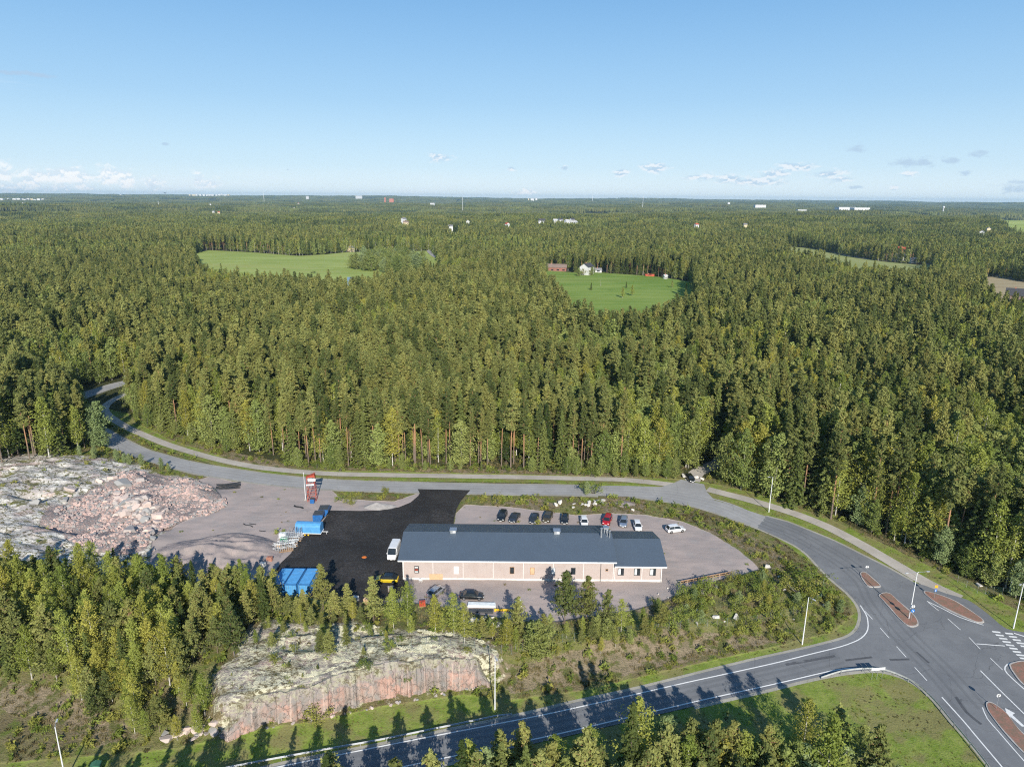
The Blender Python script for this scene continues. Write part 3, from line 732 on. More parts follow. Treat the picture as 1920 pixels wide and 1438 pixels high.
def sheet(name, poly, lift, mat, kind='structure', label=None, cat=None, parent=None, thick=0.0, cell=1.6, group=None, crown=None):
    """a thin sheet lying on the ground inside a world polygon"""
    P2 = [(float(a[0]), float(a[1])) for a in poly]
    # refine long edges
    B = []
    n = len(P2)
    for i in range(n):
        a, b = P2[i], P2[(i + 1) % n]; L = math.hypot(b[0] - a[0], b[1] - a[1]); m = max(1, int(L / cell))
        for j in range(m): B.append((a[0] + (b[0] - a[0]) * j / m, a[1] + (b[1] - a[1]) * j / m))
    xs = [p[0] for p in B]; ys = [p[1] for p in B]
    gx, gy = np.meshgrid(np.arange(min(xs), max(xs), cell), np.arange(min(ys), max(ys), cell)); gx = gx.ravel() + .01; gy = gy.ravel() + .013
    ok = inside(B, gx, gy); gx, gy = gx[ok], gy[ok]
    if len(gx):
        ok = pdist(B, gx, gy) > cell * 0.4; gx, gy = gx[ok], gy[ok]
    pts = [Vector(p) for p in B] + [Vector((float(a), float(b))) for a, b in zip(gx, gy)]
    ed = [(i, (i + 1) % len(B)) for i in range(len(B))]
    vs, es, fs, *_ = delaunay_2d_cdt(pts, ed, [list(range(len(B)))], 2, 1e-5)
    V = np.array([(v.x, v.y) for v in vs])
    z = h_base(V[:, 0], V[:, 1]) + lift
    verts = [(a, b, c) for (a, b), c in zip(V, z)]
    faces = []
    for f in fs:
        a, b, c = [vs[i] for i in f[:3]]
        f = list(f) if (b - a).cross(c - a) > 0 else list(reversed(f))
        faces.append(f)
    if thick:
        e = {}
        for f in faces:
            for i in range(len(f)): e[(f[i], f[(i + 1) % len(f)])] = 1
        rim = [(a, b) for a, b in e if (b, a) not in e]
        nv = len(verts); mp = {}
        for a, b in rim:
            for q in (a, b):
                if q not in mp: mp[q] = len(verts); verts.append((verts[q][0], verts[q][1], verts[q][2] - thick))
        for a, b in rim: faces.append([b, a, mp[a], mp[b]])
    me = bpy.data.meshes.new(name); me.from_pydata(verts, [], faces)
    for m_ in (mat if isinstance(mat, list) else [mat]): me.materials.append(m_)
    me.update()
    o = link(name, me, parent)
    if parent is None: set_tags(o, label, cat, group, None if label else kind)
    return o
def ribbon_poly(line, w):
    line = np.asarray(line)[:, :2]; d = np.gradient(line, axis=0); d /= np.linalg.norm(d, axis=1)[:, None] + 1e-9
    nrm = np.stack([-d[:, 1], d[:, 0]], 1); w = np.broadcast_to(np.asarray(w, float), (len(line),))[:, None]
    return np.vstack([line + nrm * w / 2, (line - nrm * w / 2)[::-1]])

# paved surfaces -------------------------------------------------------------
def road_mat(name, base, light, worn=0.5, patch=(0.04, 0.042, 0.048), speck=0.35):
    m, k = mat_new(name)
    p = pos(k)
    n = k.noise(p, 0.15, 5, 0.65); f = k.noise(p, 9, 3, 0.8); g = k.noise(p, 1.1, 5, 0.7)
    c = k.mix(k.ramp(n, 0.35, 0.68), base, light)
    c = k.mix(k.ramp(f, 0.4, 0.75, 0, speck), c, tuple(min(1, q * 1.6) for q in light))
    c = k.mix(k.ramp(g, 0.56, 0.72, 0, worn), c, patch)
    c = k.mix(k.ramp(k.vor(k.vmath('ADD', p, k.noise(p, .8, 3, out=1)), 0.11, 'DISTANCE_TO_EDGE'), 0.004, 0.0015, 0, .55), c, tuple(q * .45 for q in base))
    b = bsdf(k, c, 0.85, spec=0.25, bump=f, bump_s=0.25, bump_d=0.03); k.l.new(b.outputs[0], k.out.inputs[0])
    return m
M['old_asphalt'] = road_mat('weathered_asphalt', (0.27, 0.265, 0.26), (0.33, 0.325, 0.318), 0.3, (0.22, 0.22, 0.218), .2)
M['mid_asphalt'] = road_mat('grey_asphalt', (0.150, 0.155, 0.163), (0.195, 0.20, 0.206), 0.5, (0.13, 0.133, 0.14), .2)
M['new_asphalt'] = road_mat('fresh_black_asphalt', (0.024, 0.022, 0.021), (0.040, 0.036, 0.034), 0.3, (0.020, 0.019, 0.018), 0.15)
def yard_mat():
    m, k = mat_new('fresh_black_asphalt'); p = pos(k)
    n = k.noise(p, .12, 5, .7); f = k.noise(p, 8, 3, .8)
    c = k.mix(k.ramp(n, .35, .65), (0.022, 0.0205, 0.020), (0.036, 0.033, 0.031)); c = k.mix(k.ramp(f, .45, .8, 0, .25), c, (0.075, 0.07, 0.066))
    for cx, cy_, sc_ in ((-34, 150, .42), (-22, 128, .30), (-48, 118, .25)):
        d = k.node('ShaderNodeVectorMath', operation='DISTANCE'); k.put(d.inputs[0], p); k.put(d.inputs[1], (cx, cy_, 0))
        rg_ = k.math('SINE', k.math('MULTIPLY', d.outputs[1], sc_ * 9)); c = k.mix(k.math('MULTIPLY', k.ramp(rg_, .86, .98), k.ramp(k.noise(p, .16, 3), .5, .68, 0, .4)), c, (0.058, 0.053, 0.05))
    c = k.mix(k.ramp(k.noise(p, .35, 6, .75), .60, .74, 0, .4), c, (0.085, 0.076, 0.07))
    c = k.mix(k.math('MULTIPLY', k.ramp(k.noise(p, 1.6, 5, .7), .42, .62), k.ramp(k.noise(p, .09, 2), .52, .66, 0, .35)), c, (0.12, 0.105, 0.097))
    b = bsdf(k, c, .8, spec=.25, bump=f, bump_s=.2, bump_d=.02); k.l.new(b.outputs[0], k.out.inputs[0]); return m
M['new_asphalt'] = yard_mat()
M['wheel_track'] = road_mat('worn_wheel_track', (0.135, 0.14, 0.147), (0.165, 0.17, 0.176), 0.5, (0.19, 0.192, 0.196), .15)
M['pale_track'] = road_mat('pale_wheel_track', (0.30, 0.295, 0.287), (0.36, 0.353, 0.343), 0.4, (0.25, 0.25, 0.246), .15)
M['path_gravel'] = road_mat('path_gravel', (0.34, 0.31, 0.27), (0.45, 0.41, 0.36), 0.4, (0.24, 0.22, 0.17), .3)
M['shoulder'] = road_mat('shoulder_gravel', (0.27, 0.255, 0.215), (0.36, 0.34, 0.29), 0.7, (0.15, 0.15, 0.07), .4)
M['paint'] = simple('road_paint', (0.74, 0.74, 0.72), 0.7, var=0.10, scale=2.0, world=True, grime=(0.42, 0.42, 0.41))
M['kerb'] = simple('kerb_stone', (0.42, 0.39, 0.36), 0.85, world=True, var=.2, scale=1.0)
def paver_mat():
    m, k = mat_new('red_pavers'); p = pos(k)
    br = k.node('ShaderNodeTexBrick'); k.put(br.inputs['Vector'], p); br.inputs['Scale'].default_value = 2.2
    k.put(br.inputs['Color1'], (0.30, 0.135, 0.10)); k.put(br.inputs['Color2'], (0.37, 0.18, 0.135)); k.put(br.inputs['Mortar'], (0.22, 0.17, 0.14)); br.inputs['Mortar Size'].default_value = 0.02
    c = k.mix(k.ramp(k.noise(p, 0.9, 5, .7), 0.36, 0.62, 0, .85), br.outputs[0], (0.20, 0.15, 0.11))
    c = k.mix(k.ramp(k.noise(p, 4, 4, .7), 0.55, 0.7, 0, .6), c, (0.11, 0.10, 0.05))
    b = bsdf(k, c, 0.9, spec=.1); k.l.new(b.outputs[0], k.out.inputs[0]); return m
M['paver'] = paver_mat()

ROAD_W_PX = [(262, 712), (217, 722), (170, 737), (132, 752), (118, 766), (135, 783), (165, 800), (196, 817), (230, 835), (270, 852), (320, 866), (370, 878), (430, 888), (500, 898), (570, 905), (650, 910), (750, 913), (850, 915.5), (950, 917.5), (1050, 918.5), (1120, 920)]
road_line_w = smooth_line(PL(ROAD_W_PX), 2.5)
wall_w = np.interp(np.arange(len(road_line_w)), [0, len(road_line_w) * .5, len(road_line_w) - 1], [5.8, 6.2, 6.4])
POLY_ROAD_W = ribbon_poly(road_line_w, wall_w)
_endN, _endS = POLY_ROAD_W[len(road_line_w) - 1], POLY_ROAD_W[len(road_line_w)]
R_N = [(1180, 911), (1240, 913), (1262, 906), (1277, 899), (1320, 908), (1325, 922), (1340, 938), (1360, 943), (1390, 953), (1436, 968)]
R_S = [(1420, 990), (1390, 979), (1340, 961), (1290, 947), (1240, 939), (1180, 931)]
POLY_ROAD_MID = [_endS] + [_endN] + list(PL(R_N)) + list(PL(R_S))
R_N2 = [(1477, 979), (1522, 997), (1565, 1015), (1615, 1040), (1665, 1065), (1710, 1090), (1735, 1098), (1775, 1113), (1815, 1125), (1851, 1150), (1886, 1178), (1925, 1186), (2080, 1215), (2160, 1438), (1870, 1520)]
R_S2 = [(1860, 1440), (1822, 1392), (1786, 1352), (1754, 1313), (1722, 1285), (1690, 1268), (1650, 1257), (1607, 1258), (1562, 1264), (1500, 1277), (1440, 1292), (1300, 1324), (1190, 1350), (1009, 1392), (866, 1423), (740, 1450), (500, 1500), (380, 1520),
        (330, 1490), (500, 1440), (720, 1396), (880, 1362), (1000, 1336), (1074, 1318), (1203, 1290), (1364, 1250), (1440, 1232), (1500, 1219), (1545, 1208), (1585, 1197), (1603, 1186), (1612, 1172), (1615, 1152), (1608, 1133), (1590, 1112), (1565, 1091), (1540, 1067), (1515, 1040), (1490, 1022), (1455, 1005)]
POLY_ROAD_MAIN = smooth_line(PL(R_N2), 2.0)
POLY_ROAD_MAIN = np.vstack([[PL([(1436, 968)])[0][:2]], POLY_ROAD_MAIN, smooth_line(PL(R_S2), 2.0), [PL([(1420, 990)])[0][:2]]])
POLY_YARD = PL([(783, 917), (882, 919), (872, 930), (863, 941), (856, 955), (852, 972), (850, 985), (830, 1010), (757, 1040), (757, 1088), (768, 1105), (750, 1122), (700, 1130), (620, 1128), (560, 1112), (516, 1070), (527, 1055), (545, 1038), (563, 1010),
                (585, 992), (605, 978), (614, 966), (618, 957), (675, 958), (712, 957), (748, 951), (770, 942), (784, 930), (787, 925)])
POLY_YARD = np.array([p[:2] for p in POLY_YARD])
PATH_A = smooth_line(PL([(250, 733), (222, 745), (203, 756), (196, 768), (206, 781), (240, 802), (290, 824), (350, 845), (400, 859), (450, 870), (500, 878), (600, 887), (700, 890), (880, 893), (1000, 895), (1130, 898), (1200, 902), (1262, 909)]), 2.5)
PATH_B = smooth_line(PL([(1326, 917), (1365, 927), (1415, 940), (1490, 963), (1552, 988), (1615, 1021), (1665, 1050), (1719, 1082), (1760, 1104), (1800, 1122)]), 2.5)
POLY_PATH_A = ribbon_poly(PATH_A, 2.9); POLY_PATH_B = ribbon_poly(PATH_B, 3.3)
SIDE = smooth_line(PL([(1298, 902), (1305, 888), (1325, 877), (1343, 869), (1352, 860), (1350, 848)]), 2.0)
POLY_SIDE = ribbon_poly(SIDE, 4.2)
ISLANDS = [[(1613, 1074), (1621, 1073), (1630, 1079), (1649, 1096), (1650, 1101), (1630, 1101), (1620, 1092), (1614, 1082)],
           [(1647, 1117), (1655, 1112), (1668, 1113), (1684, 1127), (1702, 1142), (1717, 1158), (1722, 1172), (1712, 1176), (1700, 1173), (1684, 1159), (1665, 1138), (1653, 1124)],
           [(1731, 1110), (1745, 1111), (1790, 1127), (1836, 1157), (1845, 1167), (1835, 1168), (1821, 1163), (1775, 1143), (1745, 1124)],
           [(1895, 1244), (1930, 1241), (1990, 1270), (1990, 1330), (1922, 1288), (1899, 1262), (1893, 1251)],
           [(1849, 1318), (1860, 1318), (1885, 1336), (1906, 1363), (1925, 1381), (1990, 1440), (1990, 1470), (1925, 1418), (1891, 1384), (1866, 1353), (1851, 1331)]]
def paved():
    def ring(p): return [(q[0], q[1]) for q in p]
    sheet('gravel_shoulder', ribbon_poly(road_line_w, wall_w + 1.4), 0.012, M['shoulder'])
    sheet('road', ring(POLY_ROAD_W), 0.040, M['old_asphalt'])
    o = sheet('road', ring(POLY_ROAD_MID), 0.044, M['old_asphalt'])
    sheet('road', ring(POLY_ROAD_MAIN), 0.048, M['mid_asphalt'])
    # gravel fringe of the dark road: ribbons along its two sides
    for pts, w in ((PL([(1436, 968), (1477, 979), (1522, 997), (1565, 1015), (1615, 1040), (1665, 1065), (1710, 1090)]), 1.3),
                   (PL(R_S2[-26:] + [(1420, 990), (1390, 979), (1340, 961), (1290, 947), (1240, 939)]), 1.2), (PL(R_S2[:12]), 1.2), (PL([(1180, 931), (1240, 939)]), 1.2)):
        sheet('gravel_shoulder', ring(ribbon_poly(smooth_line(pts, 2.5), w)), 0.014 + 0.003 * w, M['shoulder'])
    sheet('asphalt_yard', ring(POLY_YARD), 0.062, M['new_asphalt'])
    sheet('gravel_path', ring(POLY_PATH_A), 0.022, M['path_gravel'])
    sheet('gravel_path', ring(POLY_PATH_B), 0.026, M['path_gravel'])
    sheet('gravel_path', ring(POLY_SIDE), 0.030, M['path_gravel'])
    for i, isl in enumerate(ISLANDS):
        w = smooth_line(PL(isl), 0.8, closed=True)
        o = sheet('traffic_island', ring(w), 0.20, M['kerb'], thick=0.2, cell=1.2,
                  label=['small pointed paved island with a round sign at its tip', 'long paved island with the double lamp post standing on it', 'curved red paved strip between road and footpath',
                         'red paved island at the picture edge beside the crosswalk', 'long red paved island below the turn arrow with a round sign'][i], cat='traffic island', group='traffic islands')
        c = w.mean(0); d = w - c; L = np.linalg.norm(d, axis=1)[:, None]
        top = sheet('paving', ring(c + d * (L - 0.28).clip(0.1) / L), 0.215, M['paver'], parent=o, cell=1.2)
for p in (POLY_ROAD_W, POLY_ROAD_MID, POLY_ROAD_MAIN, POLY_YARD, POLY_PATH_A, POLY_PATH_B, POLY_SIDE): SHEETS.append([(float(q[0]), float(q[1])) for q in p])

def line_mark(px, w=0.16, lift=0.056, name='road_marking'):
    pts = smooth_line(PL(px), 1.5) if len(px) > 2 else np.array([q[:2] for q in PL(px)])
    if len(pts) == 2:
        m = max(2, int(np.hypot(*(pts[1] - pts[0])) / 1.5) + 1); pts = pts[0] + (pts[1] - pts[0]) * np.linspace(0, 1, m)[:, None]
    pl = ribbon_poly(pts, w); n = len(pts)
    z = h_base(pl[:, 0], pl[:, 1]) + lift
    V = [(a, b, c) for (a, b), c in zip(pl, z)]
    F = [(i + 1, i, 2 * n - 1 - i, 2 * n - 2 - i) for i in range(n - 1)]
    return V, [tuple(reversed(f)) for f in F]
def markings():
    L = [[(330, 1476), (530, 1436), (700, 1402), (900, 1363), (1074, 1328), (1267, 1284), (1440, 1246), (1501, 1231), (1562, 1216), (1592, 1207), (1615, 1196), (1627, 1180), (1626, 1158), (1620, 1146), (1613, 1135)],
         [(600, 1470), (790, 1430), (1009, 1384), (1190, 1342), (1300, 1316), (1440, 1285), (1562, 1257), (1607, 1253), (1650, 1254), (1690, 1266)],
         [(1766, 1307), (1805, 1350), (1836, 1387), (1879, 1438), (1900, 1465)]]
    for q in L: mark_obj([line_mark(q, 0.20)])
    for q in [[(1621, 1145), (1636, 1161)], [(1650, 1177), (1667, 1196)], [(1681, 1212), (1699, 1232)], [(1715, 1251), (1738, 1276)], [(1777, 1160), (1801, 1181)], [(1817, 1195), (1838, 1217)], [(1857, 1234), (1880, 1256)],
              [(1740, 1129), (1760, 1145)]]: mark_obj([line_mark(q, 0.13)])
    mark_obj([line_mark([(1831, 1207), (1884, 1211)], 0.22)])
    mark_obj([line_mark([(1838, 1257), (1878, 1297), (1925, 1343), (1960, 1380)], 0.2)])
    mark_obj([line_mark([(1842, 1326), (1851, 1347), (1870, 1369), (1895, 1398), (1925, 1432)], 0.15)])
    mark_obj([line_mark([(1738, 1127), (1769, 1142), (1799, 1157), (1844, 1172)], 0.2)])
    mark_obj([line_mark([(1899, 1242), (1888, 1246), (1884, 1256), (1897, 1271), (1925, 1296)], 0.2)])
    mark_obj([line_mark([(1901, 1187), (1930, 1196)], 0.3)])
    for i in range(11):
        x, y = 1868 + i * 6.45, 1184.5 + i * 6.2
        mark_obj([line_mark([(x - 7.6, y - 0.4), (x + 7.6, y + 1.2)], 0.45)], 'crossing_stripe')
        x, y = 1892 + i * 7.2, 1187.5 + i * 6.0
        mark_obj([line_mark([(x - 7.4, y - 0.4), (x + 7.4, y + 1.2)], 0.45)], 'crossing_stripe')
    a = PL([(1884, 1327), (1903, 1337), (1898, 1340), (1922, 1362), (1916, 1362), (1893, 1342), (1896, 1348), (1888, 1340)])
    sheet('road_marking', a, 0.058, M['paint'], cell=1.0)
    # worn wheel tracks
    A_ = smooth_line(PL([(530, 1440), (700, 1405), (900, 1366), (1074, 1331), (1267, 1287), (1440, 1249), (1562, 1221)]), 1.5); d_ = np.gradient(A_, axis=0); d_ /= np.linalg.norm(d_, axis=1)[:, None]; nn = np.stack([-d_[:, 1], d_[:, 0]], 1); nn *= np.sign(-nn[:, 1])[:, None]
    B_ = smooth_line([p for p in road_line_w[40:]] + list(PL([(1240, 925), (1300, 935), (1360, 950), (1428, 979)])), 2.0); e_ = np.gradient(B_, axis=0); e_ /= np.linalg.norm(e_, axis=1)[:, None]; n2_ = np.stack([-e_[:, 1], e_[:, 0]], 1)
    C_ = smooth_line(PL([(1429, 979), (1490, 1003), (1540, 1030), (1590, 1062), (1625, 1095), (1640, 1125), (1665, 1160), (1700, 1200), (1760, 1260), (1820, 1330)]), 2.0); f_ = np.gradient(C_, axis=0); f_ /= np.linalg.norm(f_, axis=1)[:, None]; n3_ = np.stack([-f_[:, 1], f_[:, 0]], 1)
    for base_, nrm_, offs, mt, lf in ((A_, nn, (0.55, 1.6, 2.9, 3.9), M['wheel_track'], .0515), (B_, n2_, (-2.3, -.8, .9, 2.4), M['pale_track'], .0475), (C_, n3_, (-2.1, -.7, 1.3, 2.7), M['wheel_track'], .0512)):
        for o_ in offs:
            ln = base_ + nrm_ * o_; pl = ribbon_poly(ln, .55); n_ = len(ln); zz = h_base(pl[:, 0], pl[:, 1]) + lf
            mark_obj([([(a, b, c) for (a, b), c in zip(pl, zz)], [(i, i + 1, 2 * n_ - 2 - i, 2 * n_ - 1 - i) for i in range(n_ - 1)])], 'wheel_track', mt)
    # tar-dark repair stripes
    for q, w in (([(1473, 1246), (1520, 1238), (1566, 1230)], .55), ([(1585, 1238), (1635, 1232)], .45), ([(1668, 1237), (1705, 1236)], .45), ([(1792, 1306), (1812, 1335), (1840, 1358)], .5), ([(1718, 1222), (1742, 1243)], .4)):
        o = mark_obj([line_mark(q, w, 0.052)], 'road_patch', M['tar'])
M['tar'] = simple('tar_patch', (0.085, 0.088, 0.095), 0.8, world=True, var=.15)
def mark_obj(parts, name='road_marking', mat=None):
    mb = MB()
    for V, F in parts: mb.add(V, F)
    o = mb.obj(name, mat or M['paint']); o['kind'] = 'structure'; return o

# rock cut -------------------------------------------------------------------
def rock_cut():
    m, k = mat_new('cut_granite'); p = pos(k)
    along = k.attr('along'); up_ = k.attr('up')
    def cc(a, b, c=0.0):
        n = k.node('ShaderNodeCombineXYZ'); k.put(n.inputs[0], a); k.put(n.inputs[1], b); k.put(n.inputs[2], c); return n.outputs[0]
    v1 = cc(k.math('MULTIPLY', along, 0.30), k.math('MULTIPLY', up_, 0.10)); n1 = k.noise(v1, 1.0, 4, .6)
    v2 = cc(k.math('MULTIPLY', along, 1.5), k.math('MULTIPLY', up_, 0.18)); n2 = k.noise(v2, 1.0, 5, .7)
    nf = k.noise(p, 2.2, 6, .75)
    c = k.mix(k.ramp(n1, 0.40, 0.60), (0.28, 0.235, 0.21), (0.46, 0.285, 0.23))
    c = k.mix(k.ramp(n2, 0.50, 0.64, 0, .45), c, (0.46, 0.355, 0.30))
    c = k.mix(k.ramp(n2, 0.47, 0.36, 0, .85), c, (0.20, 0.18, 0.165))
    c = k.mix(k.ramp(k.noise(p, 0.55, 5, .7), 0.50, 0.64, 0, .7), c, (0.29, 0.275, 0.26))
    c = k.mix(k.ramp(nf, 0.55, 0.72, 0, .45), c, (0.24, 0.19, 0.15))
    tp = k.math('MULTIPLY_ADD', k.math('SUBTRACT', k.noise(p, 0.5, 6, .72), .5), 2.6, k.attr('top'))
    c = k.mix(k.ramp(tp, 0.08, 0.34, 0, .7), c, (0.25, 0.235, 0.22))
    c = k.mix(k.ramp(tp, 0.35, 0.62), c, rock_colour(k, p, 0.0, 0.62))  # lichen colour dimmed on the cut to offset the sun on its face
    wv = cc(k.math('MULTIPLY', along, 0.55), k.math('MULTIPLY', up_, 0.42), 4.0)
    ck = k.vor(k.vmath('ADD', wv, k.noise(wv, 2.5, 3, .6, out=1)), 1.0, 'DISTANCE_TO_EDGE')
    c = k.mix(k.math('MULTIPLY', k.ramp(ck, 0.022, 0.006, 0, .7), k.ramp(k.noise(p, .35, 3), .45, .6)), c, (0.12, 0.10, 0.09))
    c = k.mix(k.math('MULTIPLY', k.attr('drill'), 0.65), c, (0.66, 0.52, 0.44))
    b = bsdf(k, c, .9, spec=.15, bump=k.math('ADD', nf, k.ramp(ck, 0.0, 0.04, 0, .4)), bump_s=.9, bump_d=.25); k.l.new(b.outputs[0], k.out.inputs[0])
    foot = smooth_line([P0(a, b_, -4.3) for a, b_ in [(385, 1388)] + _hi_px[6:13]], 0.2)
    d = np.gradient(foot, axis=0); d /= np.linalg.norm(d, axis=1)[:, None]; nrm = np.stack([-d[:, 1], d[:, 0]], 1)
    nrm *= np.sign((nrm[:, 1]))[:, None]
    s = np.concatenate([[0], np.cumsum(np.hypot(*np.diff(foot, axis=0).T))])
    rng = np.random.default_rng(3)
    ts = np.concatenate([np.linspace(0, 1, 22), 1 + np.linspace(0.12, 1, 8)])
    n = len(foot); V = []; A = []; U = []; T = []; D = []
    fade = sstep(0, 9, s) * sstep(s[-1], s[-1] - 3, s)
    blk = fbm(s / 3.2, s * 0 + 1, 3, 70); blk2 = vnoise(s / 1.1, s * 0 + 5, 71) 
    top_n = fbm(s / 3.4, s * 0 + 9, 4, 72) * 1.5
    drill = np.zeros(n); pos_ = 2.0
    while pos_ < s[-1]:
        seg = fbm(np.array([pos_ / 7.0]), np.array([2.2]), 2, 77)[0]
        if seg > -0.3: drill = np.maximum(drill, np.exp(-((s - pos_) / 0.10) ** 2) * rng.uniform(.4, 1))
        pos_ += rng.uniform(0.6, 3.0)
    for t in ts:
        tt = min(t, 1.0); back = max(0, t - 1) * 3.6
        off = -0.45 + 0.75 * tt + (0.75 * tt ** 5 + 0.9 * max(0, tt - .72) ** 1.2 * (1 + 1.8 * top_n)) + back + (blk * 0.9 + (blk2 > .55) * 0.34) * (1 - .5 * tt) - drill * 0.09 * (tt < .95)
        x = foot[:, 0] + nrm[:, 0] * off; y = foot[:, 1] + nrm[:, 1] * off
        lo = h_base(foot[:, 0] - nrm[:, 0] * 1.0, foot[:, 1] - nrm[:, 1] * 1.0) - 0.4
        hi = h_base(foot[:, 0] + nrm[:, 0] * 2.6, foot[:, 1] + nrm[:, 1] * 2.6) + 0.10 + 0.45 * np.minimum(top_n, .4)
        if t > 1:
            g = h_base(x, y) + 0.15; w = (t - 1); z = hi * (1 - w) + (g - 0.55 * w) * w + fbm(x / 1.2, y / 1.2, 3, 79) * .25 * (1 - w)
        else:
            z = lo + (hi - lo) * tt + (fbm(x / .9, tt * 6 + s * 0, 3, 73) * 0.25 if 0 < tt < 1 else 0)
            y = y - fbm(s / 1.1, s * 0 + tt * 4, 4, 74) * 0.30; x = x - fbm(s / .9, s * 0 + tt * 4, 2, 75) * .06
        z = z * fade + (1 - fade) * (lo + 0.3) if t <= 1 else z * fade + (1 - fade) * (h_base(x, y) - .5)
        V.append(np.stack([x, y, z], 1)); A.append(s); U.append(s * 0 + tt * 5.5); T.append(s * 0 + max(0, (t - .6) / .4 if t < 1 else 1)); D.append(drill * (0.05 < tt < 0.86))
    V = np.vstack(V); nt = len(ts); i = np.arange(nt * n).reshape(nt, n)
    q = np.stack([i[:-1, :-1], i[:-1, 1:], i[1:, 1:], i[1:, :-1]], -1).reshape(-1, 4)
    me = fast_mesh('rock_cut', V, q.ravel(), np.full(len(q), 4), [m], attrs={'along': ('FLOAT', np.concatenate(A)), 'up': ('FLOAT', np.concatenate(U)), 'top': ('FLOAT', np.concatenate(T)), 'drill': ('FLOAT', np.concatenate(D))}, smooth=False)
    set_tags(link('rock_cut', me), kind='structure')

# distant open fields ----------------------------------------------------------
def field_mat(name, a, b, stripe=0.06):
    m, k = mat_new(name); p = pos(k)
    n = k.noise(p, 0.01, 4); n2 = k.noise(k.vmath('MULTIPLY', p, (stripe * .25, stripe * 2, 1)), 1.0, 3)
    c = k.mix(k.ramp(k.math('MULTIPLY_ADD', n2, 0.6, k.math('MULTIPLY', n, .5)), 0.4, 0.7), a, b)
    c = k.mix(k.ramp(k.noise(k.vmath('MULTIPLY', p, (.004, .06, 1)), 1.0, 4, .7), .52, .66, 0, .55), c, tuple(q * r_ for q, r_ in zip(b, (1.15, .92, 1.2))))
    c = k.mix(k.ramp(k.noise(p, 0.035, 5, .7), 0.58, 0.7, 0, .5), c, tuple(q * .75 for q in a))
    s = bsdf(k, c, .95, spec=.05); k.l.new(s.outputs[0], k.out.inputs[0]); return m
FIELDS = []
def far_poly(far, near, up=19.0):
    return [P(a, b)[:2] for a, b in far] + [P(a, b, up)[:2] for a, b in near]
FIELDS.append(far_poly([(352, 481), (390, 470), (470, 474), (560, 481), (610, 478), (650, 474), (770, 472), (806, 471), (816, 481)], [(830, 492), (790, 497), (720, 517), (690, 528), (655, 533), (600, 517), (520, 508), (440, 499), (380, 490)]))
FIELDS.append(far_poly([(1018, 508), (1035, 509), (1060, 511), (1075, 512), (1090, 513), (1120, 512), (1180, 516), (1240, 521), (1297, 530)], [(1308, 540), (1290, 557), (1255, 571), (1200, 582), (1140, 585), (1088, 577), (1064, 558), (1056, 538), (1040, 523), (1022, 514)]))
FIELDS.append(far_poly([(1470, 463), (1520, 466), (1600, 484), (1660, 492), (1720, 498), (1752, 496)], [(1752, 503), (1700, 503), (1620, 493), (1540, 478), (1480, 469)]))
FIELDS.append(far_poly([(1835, 523), (1868, 519), (1920, 530), (2020, 545)], [(2020, 590), (1920, 558), (1868, 548), (1848, 532)]))
FIELDS.append(far_poly([(1860, 412), (1885, 411), (1960, 416), (2060, 420)], [(2060, 445), (1960, 432), (1905, 427), (1868, 417)]))
FIELDS.append(far_poly([(826, 432), (865, 430)], [(866, 437), (828, 438)]))
def fields():
    gm = field_mat('grass_field', (0.25, 0.31, 0.075), (0.34, 0.39, 0.115)); g2 = field_mat('meadow_field', (0.135, 0.225, 0.038), (0.24, 0.31, 0.075))
    t1 = field_mat('stubble_field', (0.25, 0.28, 0.10), (0.32, 0.34, 0.13)); t2 = field_mat('fallow_field', (0.33, 0.265, 0.16), (0.40, 0.33, 0.2))
    for i, (p, mt) in enumerate(zip(FIELDS, (gm, g2, t1, t2, gm, t1))): sheet('field', p, 0.6 if i != 4 else 2.5, mt, cell=14.0)
    rd = simple('distant_road', (0.33, 0.31, 0.29), .9, world=True)
    for px, w in (([(803, 468), (806, 475), (818, 484), (832, 489)], 6), ([(1450, 462), (1520, 465.5), (1600, 483), (1660, 491)], 5), ([(1868, 518.5), (1920, 528), (2000, 541)], 5), ([(1715, 494), (1748, 498)], 5), ([(657, 557), (662, 572)], 5)):
        sheet('road', ribbon_poly(smooth_line(PL(px), 12), w), 1.0, rd, cell=12)
FIELD_GREEN = None


# ---------------------------------------------------------------- simple object materials
def S(name, color, rough=.6, metal=0., **kw): M[name] = simple(name, color, rough, metal, **kw); return M[name]
S('galvanised', (0.50, 0.52, 0.54), .45, .75, scale=3); S('white_metal', (0.72, 0.73, 0.73), .45, grime=(0.5, 0.5, 0.47)); S('white_panel', (0.78, 0.78, 0.76), .5, var=.06)
S('black_rubber', (0.018, 0.018, 0.019), .85); S('rim_metal', (0.45, 0.46, 0.47), .35, .8); S('dark_metal', (0.06, 0.065, 0.07), .5)
S('timber', (0.36, 0.22, 0.12), .85, scale=2, var=.3); S('weathered_timber', (0.33, 0.29, 0.25), .9, var=.3); S('red_paint', (0.42, 0.07, 0.035), .55, grime=(.2, .07, .04)); S('blue_paint', (0.020, 0.115, 0.33), .45, var=.18, grime=(0.03, 0.08, 0.17))
S('blue_container', (0.085, 0.30, 0.58), .5, var=.15, grime=(0.16, 0.27, 0.40)); S('blue_tarp', (0.025, 0.16, 0.42), .55, var=.2); S('orange', (0.75, 0.20, 0.03), .6); S('yellow', (0.80, 0.50, 0.03), .5)
S('green_plastic', (0.05, 0.38, 0.17), .5); S('white_plastic', (0.72, 0.75, 0.74), .45); S('sign_blue', (0.03, 0.17, 0.50), .4, var=.04); S('sign_grey', (0.55, 0.56, 0.57), .5, .3); S('cloth_black', (0.022, 0.024, 0.027), .75, var=.3); S('terracotta_stack', (0.36, 0.17, 0.12), .8)
